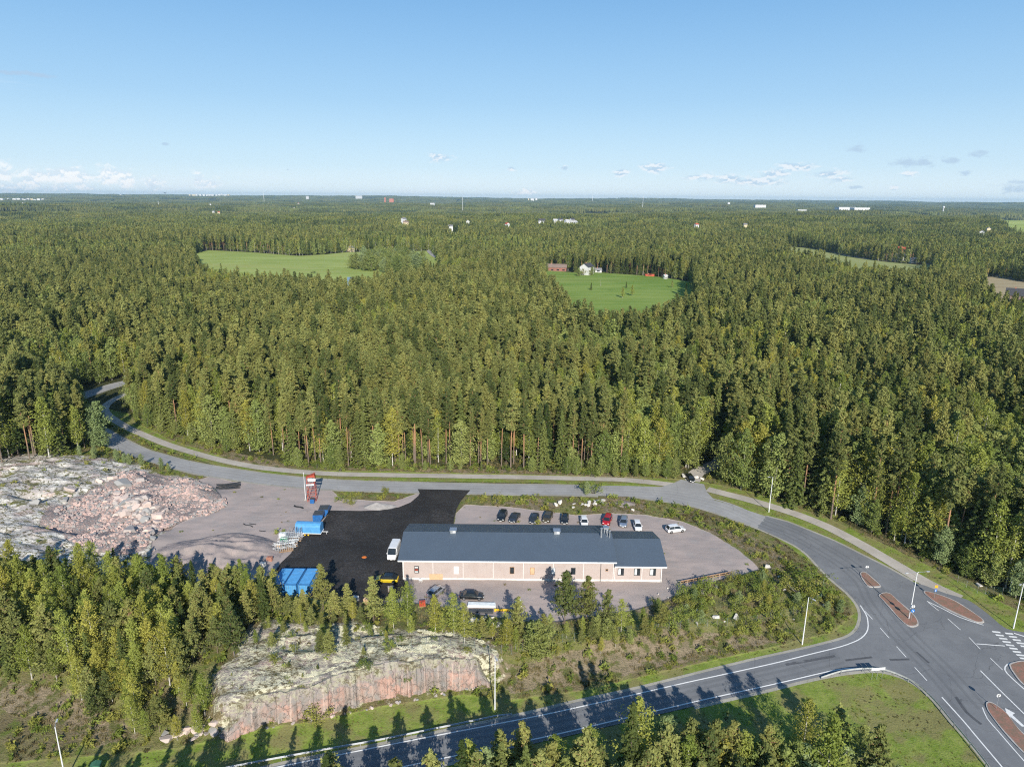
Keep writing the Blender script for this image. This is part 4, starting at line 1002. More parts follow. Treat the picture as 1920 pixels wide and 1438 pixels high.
S('lamp_lens', (0.75, 0.76, 0.74), .3); S('red_lens', (0.38, 0.02, 0.02), .3); S('concrete', (0.40, 0.385, 0.36), .9, var=.2, world=True); S('plywood', (0.55, 0.37, 0.22), .8); S('pale_concrete', (0.62, 0.60, 0.56), .9, var=.2)
S('dull_zinc', (.46, .49, .52), .5, .4); S('rail_zinc', (.50, .515, .53), .5, .3)
def glass_mat():
    m, k = mat_new('dark_glass'); n = k.noise(obj_co(k), 1.3, 3)
    b = bsdf(k, k.mix(n, (0.012, 0.016, 0.020), (0.03, 0.038, 0.045)), 0.08, spec=.6); k.l.new(b.outputs[0], k.out.inputs[0]); return m
M['glass'] = glass_mat()
def roof_mat():
    m, k = mat_new('grey_sheet_roof'); p = obj_co(k)
    w = k.node('ShaderNodeTexWave', wave_type='BANDS', bands_direction='X', wave_profile='SIN'); k.put(w.inputs['Vector'], p); w.inputs['Scale'].default_value = 1.6
    seam = k.ramp(w.outputs['Fac'], 0.93, 0.99)
    c = k.mix(k.noise(p, 0.3, 5, .7), (0.085, 0.112, 0.145), (0.105, 0.134, 0.168))
    c = k.mix(k.ramp(k.noise(k.vmath('MULTIPLY', p, (1.6, .1, 1)), 1.0, 4), .5, .75, 0, .18), c, (0.085, 0.10, 0.12))
    c = k.mix(k.math('MULTIPLY', seam, .3), c, (0.06, 0.075, 0.095))
    b = bsdf(k, c, 0.42, metal=0.15, spec=.5, bump=seam, bump_s=.6, bump_d=.04); k.l.new(b.outputs[0], k.out.inputs[0]); return m
def brick_mat():
    m, k = mat_new('pale_brick'); p = k.vmath('ADD', obj_co(k), (0, 0, 0))
    sp = k.node('ShaderNodeSeparateXYZ'); k.put(sp.inputs[0], p); cb = k.node('ShaderNodeCombineXYZ'); k.put(cb.inputs[0], k.math('ADD', sp.outputs[0], sp.outputs[1])); k.put(cb.inputs[1], sp.outputs[2])
    br = k.node('ShaderNodeTexBrick'); k.put(br.inputs['Vector'], cb.outputs[0]); br.inputs['Scale'].default_value = 3.4
    k.put(br.inputs['Color1'], (0.43, 0.365, 0.34)); k.put(br.inputs['Color2'], (0.375, 0.31, 0.288)); k.put(br.inputs['Mortar'], (0.50, 0.43, 0.39)); br.inputs['Mortar Size'].default_value = 0.035
    c = k.mix(k.ramp(k.noise(p, .5, 5, .7), .4, .7, 0, .35), br.outputs[0], (0.35, 0.27, 0.24))
    b = bsdf(k, c, .9, spec=.15, bump=br.outputs['Fac'], bump_s=.3, bump_d=.02); k.l.new(b.outputs[0], k.out.inputs[0]); return m
M['roof'] = roof_mat(); M['brick'] = brick_mat()

# ---------------------------------------------------------------- the industrial hall
def build_hall():
    t = thing('industrial_hall', 'long low hall of pale pinkish brick under a blue-grey metal roof', 'building', (0, 0, 0))
    xa, xb, ys, yn, ze, yr, zr = -21.8, 20.9, 123.5, 138.3, 4.55, 130.9, 6.78
    mb = MB()
    def shell(x0, x1, y0, y1, z, yr_, zr_):
        mb.prism([(y0, 0.45), (y1, 0.45), (y1, z), (yr_, zr_), (y0, z)], x0, x1, axis='x')
    shell(xa, xb, ys, yn, ze - .05, yr, zr - .1); shell(xb + .002, 30.75, ys + .06, yn - .9, 3.62, 130.47, 5.70)
    mb.obj('wall', M['brick'], t)
    b = MB(); b.box(xa - .04, ys - .04, -.3, xb + .02, yn + .04, .45); b.box(xb + .021, ys + .02, -.3, 30.8, yn - .86, .45); b.obj('plinth', M['pale_concrete'], t)
    # pale vertical seams between wall elements
    b = MB()
    for x in [xa + .02 + 6.1 * i for i in range(7)] + [20.86]: b.box(x - .035, ys - .012, .45, x + .035, ys + .01, 4.35)
    for x in (21.2, 26.7, 30.68): b.box(x - .035, ys + .045, .45, x + .035, ys + .07, 3.5)
    b.obj('wall_seam', M['white_panel'], t)
    # roofs
    def roof(x0, x1, y0, y1, z, yr_, zr_, name='roof'):
        r = MB(); th = .16
        r.prism([(y0, z), (yr_, zr_), (y1, z), (y1, z - th), (yr_, zr_ - th), (y0, z - th)], x0, x1, axis='x')
        o = r.obj(name, M['roof'], t)
        g = MB(); g.box(x0, y0 - .13, z - .20, x1, y0 - .004, z - .02, bev=.02); g.box(x0, y0 - .003 , z - .36, x1, y0 + .05, z - .165); g.obj('gutter', M['white_metal'], o)
        c = MB(); c.prism([(yr_ - .28, zr_ - .06), (yr_, zr_ + .03), (yr_ + .28, zr_ - .06)], x0 - .01, x1 + .01, axis='x'); c.obj('ridge_cap', M['dark_metal'] if 0 else M['roof'], o)
        return o
    r1 = roof(-22.65, 21.4, 122.85, 138.9, 4.72, yr, 6.88)
    r2 = roof(21.0, 31.55, 122.9, 138.05, 3.78, 130.47, 5.90)
    # roof ventilators and flues
    for x in (-12.15, 9.75):
        v = MB(); v.box(x - .62, 130.4, 6.5, x + .62, 131.6, 7.45, bev=.05); v.box(x - .75, 130.25, 7.45, x + .75, 131.75, 7.56); vo = v.obj('roof_ventilator', M['galvanised'], r1)
        g = MB(); g.box(x - .05, 130.36, 6.95, x + .5, 130.395, 7.35); g.obj('louvre', M['white_metal'], vo)
    v = MB(); v.box(19.7, 131.2, 6.3, 20.7, 132.2, 7.9, bev=.04); v.box(19.6, 131.1, 7.9, 20.8, 132.3, 8.0); v.obj('roof_ventilator', M['galvanised'], r1)
    for x, y, r, zt in ((19.0, 129.8, .2, 8.5), (20.25, 130.0, .13, 8.0), (20.75, 129.7, .13, 8.0)):
        f = MB(); f.tube((x, y, 6.3), (x, y, zt), r, r, 10); f.tube((x, y, zt + .1), (x, y, zt + .25), r * 1.6, r * .4, 10); f.tube((x, y, zt), (x, y, zt + .1), r * .6, r * .6, 6); f.obj('flue', M['galvanised'], r1)
    # openings in the south wall
    def wx(px, py=1075): # picture x on the wall plane
        d = ray(px, py); return (d * (ys / d[1]))[0]
    def opening(px, z0, z1, w, fm, pm, nm='window', y=ys, frame=.09):
        x = wx(px)
        o = MB(); o.box(x - w / 2, y - .05, z0, x + w / 2, y + .02, z0 + frame); o.box(x - w / 2, y - .05, z1 - frame, x + w / 2, y + .02, z1)
        o.box(x - w / 2, y - .05, z0 + frame, x - w / 2 + frame, y + .02, z1 - frame); o.box(x + w / 2 - frame, y - .05, z0 + frame, x + w / 2, y + .02, z1 - frame)
        w_ = o.obj(nm, fm, t)
        g = MB(); g.box(x - w / 2 + frame, y - .02, z0 + frame, x + w / 2 - frame, y + .012, z1 - frame); g.obj('pane', pm, w_); return w_
    opening(781.5, 1.5, 3.1, .95, M['dark_metal'], M['glass'])
    for k_, pz in enumerate((1.7, 2.15, 2.65)):
        q = MB(); x = wx(781.5); q.box(x - .38, ys - .035, pz, x + .3, ys - .021, pz + .22); q.obj('paper_notice', M['red_paint'] if k_ % 2 else M['white_panel'], t)
    opening(855.5, 1.4, 3.1, .95, M['white_metal'], M['white_panel'], 'window')
    opening(960, 1.5, 3.1, .95, M['timber'], M['glass'])
    opening(998, 1.4, 3.0, .9, M['timber'], M['plywood'], 'hatch')
    opening(1037, 1.5, 3.0, .85, M['galvanised'], M['white_plastic'], 'window')
    opening(1074.5, 1.5, 3.0, .95, M['dark_metal'], M['glass'])
    opening(1137.5, 2.3, 2.85, .55, M['timber'], M['glass'])
    for px in (1164, 1194.5, 1224): 
        w_ = opening(px, 1.35, 2.95, 1.25, M['dark_metal'], M['glass'], y=ys + .06)
        g = MB(); x = wx(px); g.box(x - .5, ys + .02, 1.5, x - .05 + .1 * (px == 1224), ys + .037, 2.8); g.obj('blind', M['white_plastic'], w_)
    d = MB(); d.box(wx(805), ys - .07, .0, wx(830), ys - .045, 1.35); d.obj('plywood_panel', M['plywood'], t)
    for px, zt in ((1126, 4.5), (1239.5, 3.6), (757, 4.5)):
        x = wx(px); d = MB(); d.tube((x, ys - .1, .2), (x, ys - .1, zt), .05, .05, 8); d.tube((x, ys - .1, .25), (x, ys - .28, .1), .05, .05, 8); d.obj('downpipe', M['dark_metal'] if px > 800 and px < 1200 else M['white_metal'], t)
    # north side doors and west gate, seen only from elsewhere
    for x in (-16, -8, 0, 8):
        g = MB(); g.box(x - 1.8, yn + .002, 0.1, x + 1.8, yn + .06, 3.6, bev=.02); g.obj('roller_door', M['white_panel'], t)
    g = MB(); g.box(xa - .06, 127.5, .1, xa - .002, 131.5, 3.9, bev=.02); g.obj('roller_door', M['white_panel'], t)

# ---------------------------------------------------------------- vehicles
def car_paint(name, c, rough=.25, metal=.3):
    m, k = mat_new(name); n = k.noise(obj_co(k), 2.0, 4)
    b = bsdf(k, k.mix(k.ramp(n, .4, .8), c, tuple(q * .85 for q in c)), rough, metal, .5)
    b.inputs['Coat Weight'].default_value = .6; b.inputs['Coat Roughness'].default_value = .06
    k.l.new(b.outputs[0], k.out.inputs[0]); return m
def loft(rings, closed_ends=True):
    n = len(rings[0]); V = [p for r in rings for p in r]; F = []
    for i in range(len(rings) - 1):
        for j in range(n): F.append((i * n + j, (i + 1) * n + j, (i + 1) * n + (j + 1) % n, i * n + (j + 1) % n))
    if closed_ends: F += [tuple(range(n)), tuple(reversed(range((len(rings) - 1) * n, len(rings) * n)))]
    return V, F
def make_car(name, label, cat, x, y, heading, paint, style='hatch', group=None, roof_mat_=None, z=None):
    """x, y world; heading: direction the bonnet points, radians from +X"""
    z = float(h_base(x, y)) + .03 if z is None else z
    t = thing(name, label, cat, (x, y, z), heading, group)
    P_ = dict(hatch=(4.3, 1.78, 1.48, .92, (-2.05, -1.55, .55, 1.15)), sedan=(4.7, 1.84, 1.44, .90, (-1.75, -1.0, .45, 1.15)), suv=(4.5, 1.86, 1.66, 1.02, (-2.15, -1.75, .55, 1.15)),
              wagon=(4.7, 1.82, 1.50, .92, (-2.25, -1.8, .5, 1.2)), coupe=(4.6, 1.9, 1.60, 1.0, (-2.15, -1.15, .45, 1.2)), van=(5.6, 2.05, 2.45, 1.25, (-2.75, -2.7, 1.5, 2.15)))[style]
    L, W, Ht, belt, (xr0, xr1, xr2, xr3) = P_; hl = L / 2; hw = W / 2
    van = style == 'van'
    st = [(-hl, .80, .42, belt * .80), (-hl + .06, .90, .30, belt * .93), (-hl + .3, .97, .22, belt * .99), (-hl * .5, 1.0, .20, belt), (0, 1.0, .20, belt), (xr2, 1.0, .20, belt * .985), (xr3, .985, .20, belt * .96),
          (hl - .65, .97, .20, belt * (.90 if not van else .95)), (hl - .25, .92, .22, belt * .80), (hl - .06, .86, .30, belt * .68), (hl, .76, .40, belt * .56)]
    rings = []
    for sx, sw, zb, zt in st:
        w = hw * sw; r = []
        prof = [(w * .88, zb), (w * .97, zb + .1), (w, (zb + zt) * .5), (w * .985, zt - .12), (w * .93, zt - .02), (w * .80, zt)]
        r = [(sx, a, b) for a, b in prof] + [(sx, -a, b) for a, b in reversed(prof)]
        rings.append(r)
    mb = MB(); mb.add(*loft(rings)); 
    # roof shell and pillars
    wb, wt = hw * .90, hw * (.70 if not van else .84)
    rz = Ht
    roofp = [(xr1, -wt, rz - .05), (xr1 + .25, -wt * .95, rz - .01), (xr2 - .25, -wt * .95, rz), (xr2, -wt, rz - .05)]
    R_ = [[(xr1 - .03, -wt, rz - .09), (xr1 - .03, -wt * .85, rz - .04), (xr1 - .03, wt * .85, rz - .04), (xr1 - .03, wt, rz - .09)],
          [((xr1 * .7 + xr2 * .3), -wt * 1.02, rz - .06), ((xr1 * .7 + xr2 * .3), -wt * .85, rz), ((xr1 * .7 + xr2 * .3), wt * .85, rz), ((xr1 * .7 + xr2 * .3), wt * 1.02, rz - .06)],
          [(xr2 - .25, -wt * 1.02, rz - .07), (xr2 - .25, -wt * .85, rz - .01), (xr2 - .25, wt * .85, rz - .01), (xr2 - .25, wt * 1.02, rz - .07)],
          [(xr2 + .03, -wt, rz - .12), (xr2 + .03, -wt * .85, rz - .08), (xr2 + .03, wt * .85, rz - .08), (xr2 + .03, wt, rz - .12)]]
    V, F = loft(R_, True)
    if van:
        # closed cargo box behind the cab
        rg = [[(a, -hw * .98, belt - .1), (a, -hw * .96, Ht - .35), (a, -hw * .84, Ht - .06), (a, 0, Ht), (a, hw * .84, Ht - .06), (a, hw * .96, Ht - .35), (a, hw * .98, belt - .1)] for a in (-hl + .08, -hl + .2, .9, 1.3)]
        rg[0] = [(-hl + .05, b * .97, c * .98 + .02) for _, b, c in rg[0]]
        mb.add(*loft(rg))
    body = mb.obj('body', paint, t, smooth=False)
    rb = MB(); rb.add(V, F); rb.obj('roof', roof_mat_ or paint, t)
    # greenhouse
    xg0, xg3 = xr0 if not van else 1.3, xr3
    g = MB(); bl = belt - .03
    xa_ = xr1 if not van else 1.3
    V = [(xg0 + .04, -wb, bl), (xg3, -wb, bl), (xg3 + .1, -wb * .8, bl), (xg3 + .1, wb * .8, bl), (xg3, wb, bl), (xg0 + .04, wb, bl),
         (xa_, -wt, rz - .07), (xr2, -wt, rz - .10), (xr2 + .02, -wt * .8, rz - .08), (xr2 + .02, wt * .8, rz - .08), (xr2, wt, rz - .10), (xa_, wt, rz - .07)]
    F = [(i, (i + 1) % 6, 6 + (i + 1) % 6, 6 + i) for i in range(6)] + [(0, 5, 4, 3, 2, 1), (6, 7, 8, 9, 10, 11)]
    g.add(V, F); g.obj('windows', M['glass'], t)
    pl = MB()
    for s_ in (-1, 1):
        for x0, x1 in ((xg0 + .05, xa_ + .02), (xg3 + .02, xr2 + .02)) + (() if van else (((xr1 + xr2) / 2 + .0, (xr1 + xr2) / 2 + .03),)):
            pl.tube((x0, s_ * (wb + .008), bl), (x1, s_ * (wt + .008), rz - .07), .04, .035, 4)
    pl.obj('pillars', roof_mat_ or paint, t)
    # lights, plates, mirrors
    for s_ in (-1, 1):
        q = MB(); q.box(hl - .22, s_ * hw * .62 - .18, belt * .55, hl - .035, s_ * hw * .62 + .18, belt * .72, bev=.02); q.obj('headlight', M['lamp_lens'], t)
        q = MB(); q.box(-hl + .0, s_ * hw * .68 - .12, belt * .66, -hl + .14, s_ * hw * .68 + .14, belt * .88, bev=.02); q.obj('tail_light', M['red_lens'], t)
        q = MB(); q.box(xr3 - .35, s_ * (hw + .08) - .09, belt - .02, xr3 - .17, s_ * (hw + .08) + .09, belt + .15, bev=.03); q.obj('wing_mirror', paint, t)
    q = MB(); q.box(hl - .06, -.45, .30, hl + .015, .45, .42, bev=.02); q.obj('grille', M['dark_metal'], t)
    q = MB(); q.box(hl + .016, -.26, .32, hl + .028, .26, .42); q.obj('number_plate', M['white_panel'], t)
    rw = .33 if style in ('hatch', 'sedan', 'wagon') else .37
    for sx in (hl - .88, -hl + .85):
        for s_ in (-1, 1):
            w = MB(); w.tube((sx, s_ * (hw - .22), rw), (sx, s_ * (hw + .012), rw), rw, rw, 20); wo = w.obj('wheel', M['black_rubber'], t)
            r = MB(); r.tube((sx, s_ * (hw + .0), rw), (sx, s_ * (hw + .022), rw), rw * .62, rw * .56, 12); r.obj('rim', M['rim_metal'], wo)
    return t

def vehicles():
    pk = 'cars parked in a row behind the hall'
    BK, DG, OL, WH, RD, SB, SV = [car_paint(n, c, metal=m_) for n, c, m_ in (('black_paint', (.012, .014, .016), .2), ('graphite_paint', (.06, .065, .075), .5), ('bronze_paint', (.13, .10, .05), .5), ('white_paint', (.74, .75, .76), 0.), ('red_paint_gloss', (.42, .008, .012), .1), ('silver_blue_paint', (.36, .42, .50), .6), ('silver_paint', (.42, .44, .47), .6))]
    YE = car_paint('yellow_paint', (.62, .45, .02), .3, .2)
    rows = [(942, 971.5, BK, 'suv', 'black car at the driveway end of the parked row, beside a grey one', -101), (965, 974, DG, 'sedan', 'graphite grey saloon second from the driveway end of the parked row', -108), (1002, 976.5, DG, 'hatch', 'dark blue-grey hatchback left of the bronze car in the row', -104),
            (1027, 974, OL, 'suv', 'bronze brown car in the middle of the parked row', -106), (1059, 977, BK, 'hatch', 'black hatchback between the bronze car and the white one', -97), (1095, 981.5, WH, 'hatch', 'small white car half hidden behind the roof edge, left of the red one', -92),
            (1138.5, 979, RD, 'suv', 'bright red car partly behind the roof flues', -108), (1169, 982, SB, 'wagon', 'silver blue estate car right of the red car', -103), (1195, 989.5, WH, 'hatch', 'white car with dark windscreen behind the lower end roof', -92)]
    for px, py, pt, stl, lb, hd in rows:
        q = P(px, py); make_car('parked_car', lb, 'car', q[0], q[1], R(hd), pt, stl, pk)
    q = P(1266, 996); make_car('parked_car', 'white crossover standing alone on the gravel past the end of the hall', 'car', q[0], q[1], R(14), WH, 'suv')
    q = P(1294, 900); make_car('parked_car', 'black car standing at the mouth of the forest track', 'car', q[0], q[1], R(-86), BK, 'hatch')
    q = P(726, 1090); make_car('parked_car', 'yellow crossover with a black roof beside the hall corner', 'car', q[0], q[1], R(178), YE, 'coupe', roof_mat_=BK)
    q = P(885, 1121); make_car('parked_car', 'black saloon parked sideways in front of the brick wall', 'car', q[0], q[1], R(-2), BK, 'sedan')
    q = P(818, 1113); make_car('parked_car', 'silver car half hidden behind young birches in front of the hall', 'car', q[0], q[1], R(60), SV, 'hatch')
    q = P(739, 1040); make_car('delivery_van', 'white panel van parked against the left end of the hall', 'van', q[0], q[1], R(-93), WH, 'van')

# ---------------------------------------------------------------- yard objects
def on(px, py, up=0.0): q = P(px, py); return (q[0], q[1], float(h_base(q[0], q[1])) + up)
def yard():
    # covered trailer with a rounded roof
    t = thing('box_trailer', 'bright blue covered trailer with rounded roof on a white chassis at the asphalt edge', 'trailer', on(581, 1001, .06), R(-2))
    pr = [(-1.15, .75), (1.15, .75), (1.15, 2.2), (1.0, 2.65), (.6, 2.9), (0, 3.0), (-.6, 2.9), (-1.0, 2.65), (-1.15, 2.2)]
    b = MB(); b.prism(pr, -2.9, 2.9, axis='x'); b.obj('cover', M['blue_container'], t)
    b = MB(); b.box(-3.0, -1.2, .58, 3.0, 1.2, .748, bev=.02); b.box(3.0, -.06, .6, 4.3, .06, .72); b.tube((3.9, 0, .05), (3.9, 0, .66), .04, .04, 6); b.obj('chassis', M['white_metal'], t)
    for sx in (-.75, .05):
        for s_ in (-1, 1):
            w = MB(); w.tube((sx, s_ * 1.0, .33), (sx, s_ * 1.2, .33), .33, .33, 16); wo = w.obj('wheel', M['black_rubber'], t); r = MB(); r.tube((sx, s_ * 1.19, .33), (sx, s_ * 1.215, .33), .2, .18, 10); r.obj('rim', M['yellow'], wo)
    # two blue tipping skips behind
    for px, py, w, lb in ((597, 975, 2.7, 'dark blue metal skip with an open hopper just behind the trailer'), (607, 965, 2.9, 'dark blue skip farthest back by the gravel heap')):
        t = thing('waste_skip', lb, 'skip', on(px, py, .03), R(4), 'blue skips at the asphalt edge')
        b = MB(); b.prism([(-1.0, 0.25), (.7, .25), (1.35, 1.3), (1.35, 1.9), (-1.0, 1.9)], -w / 2, w / 2, axis='y'); b.obj('hopper', M['blue_paint'], t)
        b = MB(); b.box(-.98, -w / 2 + .06, 1.9, 1.3, w / 2 - .06, 1.93); b.obj('lid', M['dark_metal'], t)
        b = MB()
        for yy in (-w / 2 + .3, w / 2 - .3): b.box(-1.0, yy - .06, 0, .9, yy + .06, .25)
        for k_ in range(4): b.box(1.351, -w / 2 + .2 + k_ * .7, 1.3, 1.40, -w / 2 + .28 + k_ * .7, 1.88)
        b.obj('runner', M['dark_metal'], t)
    # three blue site containers
    for i, (px, lb) in enumerate(((522, 'left blue shipping container partly behind pines'), (546, 'middle blue container of the three behind the young pines'), (571, 'right-hand pale blue container with an open shadowed end'))):
        q = on(px, 1118, .04); t = thing('shipping_container', lb, 'container', q, R(-1.0), 'blue containers at the asphalt edge')
        b = MB(); W, Lc, Hc = 2.35, 6.06, 2.55; b.box(-W / 2 + .04, 0.05, .12, W / 2 - .04, Lc - .05, Hc - .04)
        for k_ in range(22):
            yy = .2 + k_ * .26; b.box(-W / 2, yy, .2, -W / 2 + .041, yy + .14, Hc - .12); b.box(W / 2 - .041, yy, .2, W / 2, yy + .14, Hc - .12)
            b.box(-W / 2 + .15, yy, Hc - .041, W / 2 - .15, yy + .14, Hc - .01)
        b.obj('shell', M['blue_container'], t)
        b = MB()
        for xx in (-W / 2, W / 2 - .12):
            for yy in (0, Lc - .12): b.box(xx, yy, 0, xx + .12, yy + .12, Hc + .02)
        for yy in (0.004, Lc - .116): b.box(-W / 2 + .12, yy, Hc - .14, W / 2 - .12, yy + .11, Hc + .015); b.box(-W / 2 + .12, yy, 0, W / 2 - .12, yy + .11, .14)
        for xx in (-W / 2 + .003, W / 2 - .113): b.box(xx, .12, Hc - .12, xx + .11, Lc - .12, Hc + .012); b.box(xx, .12, .0, xx + .11, Lc - .12, .12)
        b.obj('frame', M['blue_paint'], t)
        for s_ in (-1, 1):
            d = MB(); d.box(min(s_ * .03, s_ * (W / 2 - .14)), .01, .16, max(s_ * .03, s_ * (W / 2 - .14)), .045, Hc - .16); do = d.obj('door', M['blue_container'], t)
            d = MB()
            for a in (.35, .8): d.tube((s_ * a, -.02, .18), (s_ * a, -.02, Hc - .2), .02, .02, 6)
            d.obj('locking_bar', M['galvanised'], do)
    # red and white lattice stand (folded crane sections)
    t = thing('lattice_tower', 'upright red lattice frame with white diagonal panels beside the road', 'frame', on(586, 938), R(6))
    b = MB(); w, d_, h = 1.05, .8, 6.6
    for xx in (-w, w):
        for yy in (-d_, d_): b.tube((xx, yy, 0), (xx * .92, yy * .92, h), .06, .06, 6)
    for k_ in range(6):
        z = .3 + k_ * 1.2
        for yy in (-d_, d_): b.tube((-w, yy, z), (w, yy, z), .045, .045, 4); b.tube((-w, yy, z), (w, yy, z + 1.15), .03, .03, 4)
        for xx in (-w, w): b.tube((xx, -d_, z), (xx, d_, z), .06, .06, 4)
    b.obj('frame', M['red_paint'], t)
    for k_, (z0, z1) in enumerate(((5.7, 6.4), (4.5, 4.85))):
        p = MB(); p.box(-w + .1, -d_ - .12, z0, w - .1, -d_ - .09, z1, M4=Matrix.Rotation(R(3 - 5 * (k_ % 2)), 4, 'Y')); p.obj('panel', M['white_panel'], t)
    p = MB(); p.prism([(-1.2, 6.6), (1.1, 6.6), (.9, 7.3)], -.7, .7, axis='y'); p.obj('top_plate', M['red_paint'], t)
    t = thing('waste_bin', 'small blue grey bin at the foot of the red lattice frame', 'bin', on(586, 943), 0)
    b = MB(); b.prism([(-.5, -.45), (.5, -.45), (.5, .45), (-.5, .45)], .05, 1.2); b.obj('tub', M['blue_paint'], t); b = MB(); b.box(-.55, -.5, 1.2, .55, .5, 1.28, bev=.02); b.obj('lid', M['dark_metal'], t)
    # pole beside it
    t = thing('flagpole', 'thin pale pole standing just left of the red lattice frame', 'pole', on(573, 937), 0)
    b = MB(); b.tube((0, 0, -.2), (0, 0, 7.4), .09, .05, 8); b.obj('pole', M['white_metal'], t); b = MB(); b.sphere((0, 0, 7.45), .1, 8, 6); b.obj('finial', M['white_metal'], t); b = MB(); b.box(-.3, -.3, 0, .3, .3, .25, bev=.03); b.obj('footing', M['concrete'], t)
    # scaffold rack
    rng = random.Random(4)
    for j, (px, py, lb) in enumerate(((551, 1012, 'scaffold stack nearest the blue trailer, densely packed tubes'), (543, 1022, 'scaffold stack at the middle of the asphalt edge'), (534, 1031, 'lower tangled scaffold stack next to the pallets'))):
        t = thing('scaffold_stack', lb, 'scaffolding', on(px, py), R(8 + j * 6), 'stacks of galvanised scaffolding'); t.scale = (1.35, 1.5, 1.25)
        b = MB()
        for i in range(9):
            x = -1.3 + i * .32; hh = 1.5 + rng.random() * .9 - j * .3
            b.tube((x, -.6, 0), (x + rng.uniform(-.1, .1), -.6, hh), .03, .03, 5); b.tube((x, .6, 0), (x + rng.uniform(-.1, .1), .6, hh), .03, .03, 5)
            b.tube((x, -.6, hh * .9), (x, .6, hh * .9), .03, .03, 5); b.tube((x, -.6, hh * .5), (x, .6, hh * .5), .03, .03, 5)
        b.obj('uprights', M['dull_zinc'], t)
        b = MB()
        for i in range(8): z = .25 + .2 * i; b.tube((-1.7 + rng.uniform(-.2, .2), rng.uniform(-.5, .5), z), (1.5 + rng.uniform(-.2, .3), rng.uniform(-.5, .5), z + rng.uniform(-.1, .1)), .03, .03, 5)
        b.obj('ledgers', M['dull_zinc'], t)
        b = MB()
        for i in range(3): b.box(-1.2, -.75 + i * .5, .10, 1.3, -.4 + i * .5, .16)
        b.obj('planks', M['timber'], t)
    def tote(px, py, mat_, lb, nm='liquid_tank', cat='tank'):
        t = thing(nm, lb, cat, on(px, py), R(5))
        b = MB(); b.box(-.85, -.55, .16, .85, .55, 1.2, bev=.1); b.obj('tank', mat_, t)
        b = MB()
        for i in range(3): b.box(-.85, -.55 + i * .45, 0, .85, -.35 + i * .45, .14)
        b.obj('pallet', M['timber'], t)
        b = MB(); b.tube((0, 0, 1.2), (0, 0, 1.3), .15, .15, 10); b.obj('cap', M['dark_metal'], t)
    tote(531, 1008, M['white_plastic'], 'white plastic tank on the gravel left of the scaffolding'); tote(533.5, 1016, M['green_plastic'], 'bright green plastic tank between the white tank and the scaffolding')
    for px, py, lb, mt in ((523, 1028, 'pallet of brown blocks beside the scaffold stacks', M['plywood']), (506, 1052, 'red brick pallet on the gravel above the blue containers', M['terracotta_stack']), (493, 1063, 'pale block pallet at the left end of the junk row', M['pale_concrete']),
                       (667, 1127, 'pallet of grey stones at the lower edge of the black asphalt', M['pale_concrete']), (688, 1131, 'stack of tan blocks at the lower edge of the asphalt, right of the grey one', M['plywood']), (792, 1136, 'red and white goods pallet among the birches before the hall', M['red_paint']),
                       (733, 1108, 'dark stacked goods just below the yellow crossover', M['weathered_timber'])):
        t = thing('loaded_pallet', lb, 'pallet', on(px, py), rng.uniform(-.3, .3), 'pallets of building goods')
        b = MB(); 
        for i in range(3): b.box(-.6, -.4 + i * .33, 0, .6, -.27 + i * .33, .13)
        b.obj('pallet_base', M['timber'], t)
        b = MB()
        for i in range(3):
            for j in range(2):
                for k_ in range(3): o_ = rng.uniform(-.02, .02); b.box(-.57 + i * .385 + o_, -.38 + j * .39, .135 + k_ * .31, -.20 + i * .385 + o_, -.005 + j * .39, .43 + k_ * .31 - .006, bev=.02)
        b.obj('goods', mt, t)
    # folded black sheets near the rubble
    t = thing('pipe_bundle', 'bundle of black plastic drain pipes lying at the far edge of the rubble', 'pipes', on(428, 913), R(20))
    for i in range(9):
        b = MB(); y0 = -1.6 + i * .4; 
        pts = [(-3 + k_ * 1.0, y0 + .25 * math.sin(k_ * .9 + i), .14 + .12 * (i % 3) + .05 * math.sin(k_ * 1.7 + i)) for k_ in range(7)]
        for a, c in zip(pts, pts[1:]): b.tube(a, c, .11, .11, 8)
        b.obj('pipe', M['cloth_black'], t)
    # black strips on the gravel
    for px, py, L_, lb in ((465, 985, 3.2, 'black hose length lying on the grey gravel mound, upper one'), (474, 983, 1.8, 'short black hose just right of the longer one'), (492, 996, 1.6, 'black hose scrap lowest on the gravel'), (560, 951, 3.0, 'flat black rubber mat on the gravel by the lattice frame')):
        t = thing('rubber_hose', lb, 'hose', on(px, py), R(-30)); b = MB()
        for k_ in range(6): a = -L_ / 2 + L_ * k_ / 6; b.tube((a, .2 * math.sin(a * 2), .08), (a + L_ / 6, .2 * math.sin((a + L_ / 6) * 2), .08), .1 if px < 550 else .22, None, 6)
        b.obj('hose', M['cloth_black'], t)
    t = thing('orange_cover', 'small orange plate lying on the black asphalt left of the hall', 'cover plate', on(683, 1045, .06)); b = MB(); b.prism([(.5 * math.cos(a) * (1.1 if a > 2 else 1), .42 * math.sin(a)) for a in [i * .5236 for i in range(12)]], 0, .05); b.obj('plate', M['orange'], t)
    # long goods in front of the hall
    t = thing('panel_stack', 'stack of long pale wall panels lying in front of the black saloon', 'panels', on(903, 1137), R(-1.5)); b = MB()
    for i in range(4): b.box(-2.7 + i * .05, -.55, .12 + i * .13, 2.7 - i * .04, .55, .12 + i * .13 + .12, bev=.01)
    b.obj('panels', M['white_plastic'], t); b = MB(); [b.box(x, -.5, 0, x + .12, .5, .115) for x in (-2, 0, 2)]; b.obj('bearers', M['timber'], t)
    t = thing('beam_stack', 'dark steel beams lying below the pale panel stack', 'beams', on(902, 1147), R(-2)); 
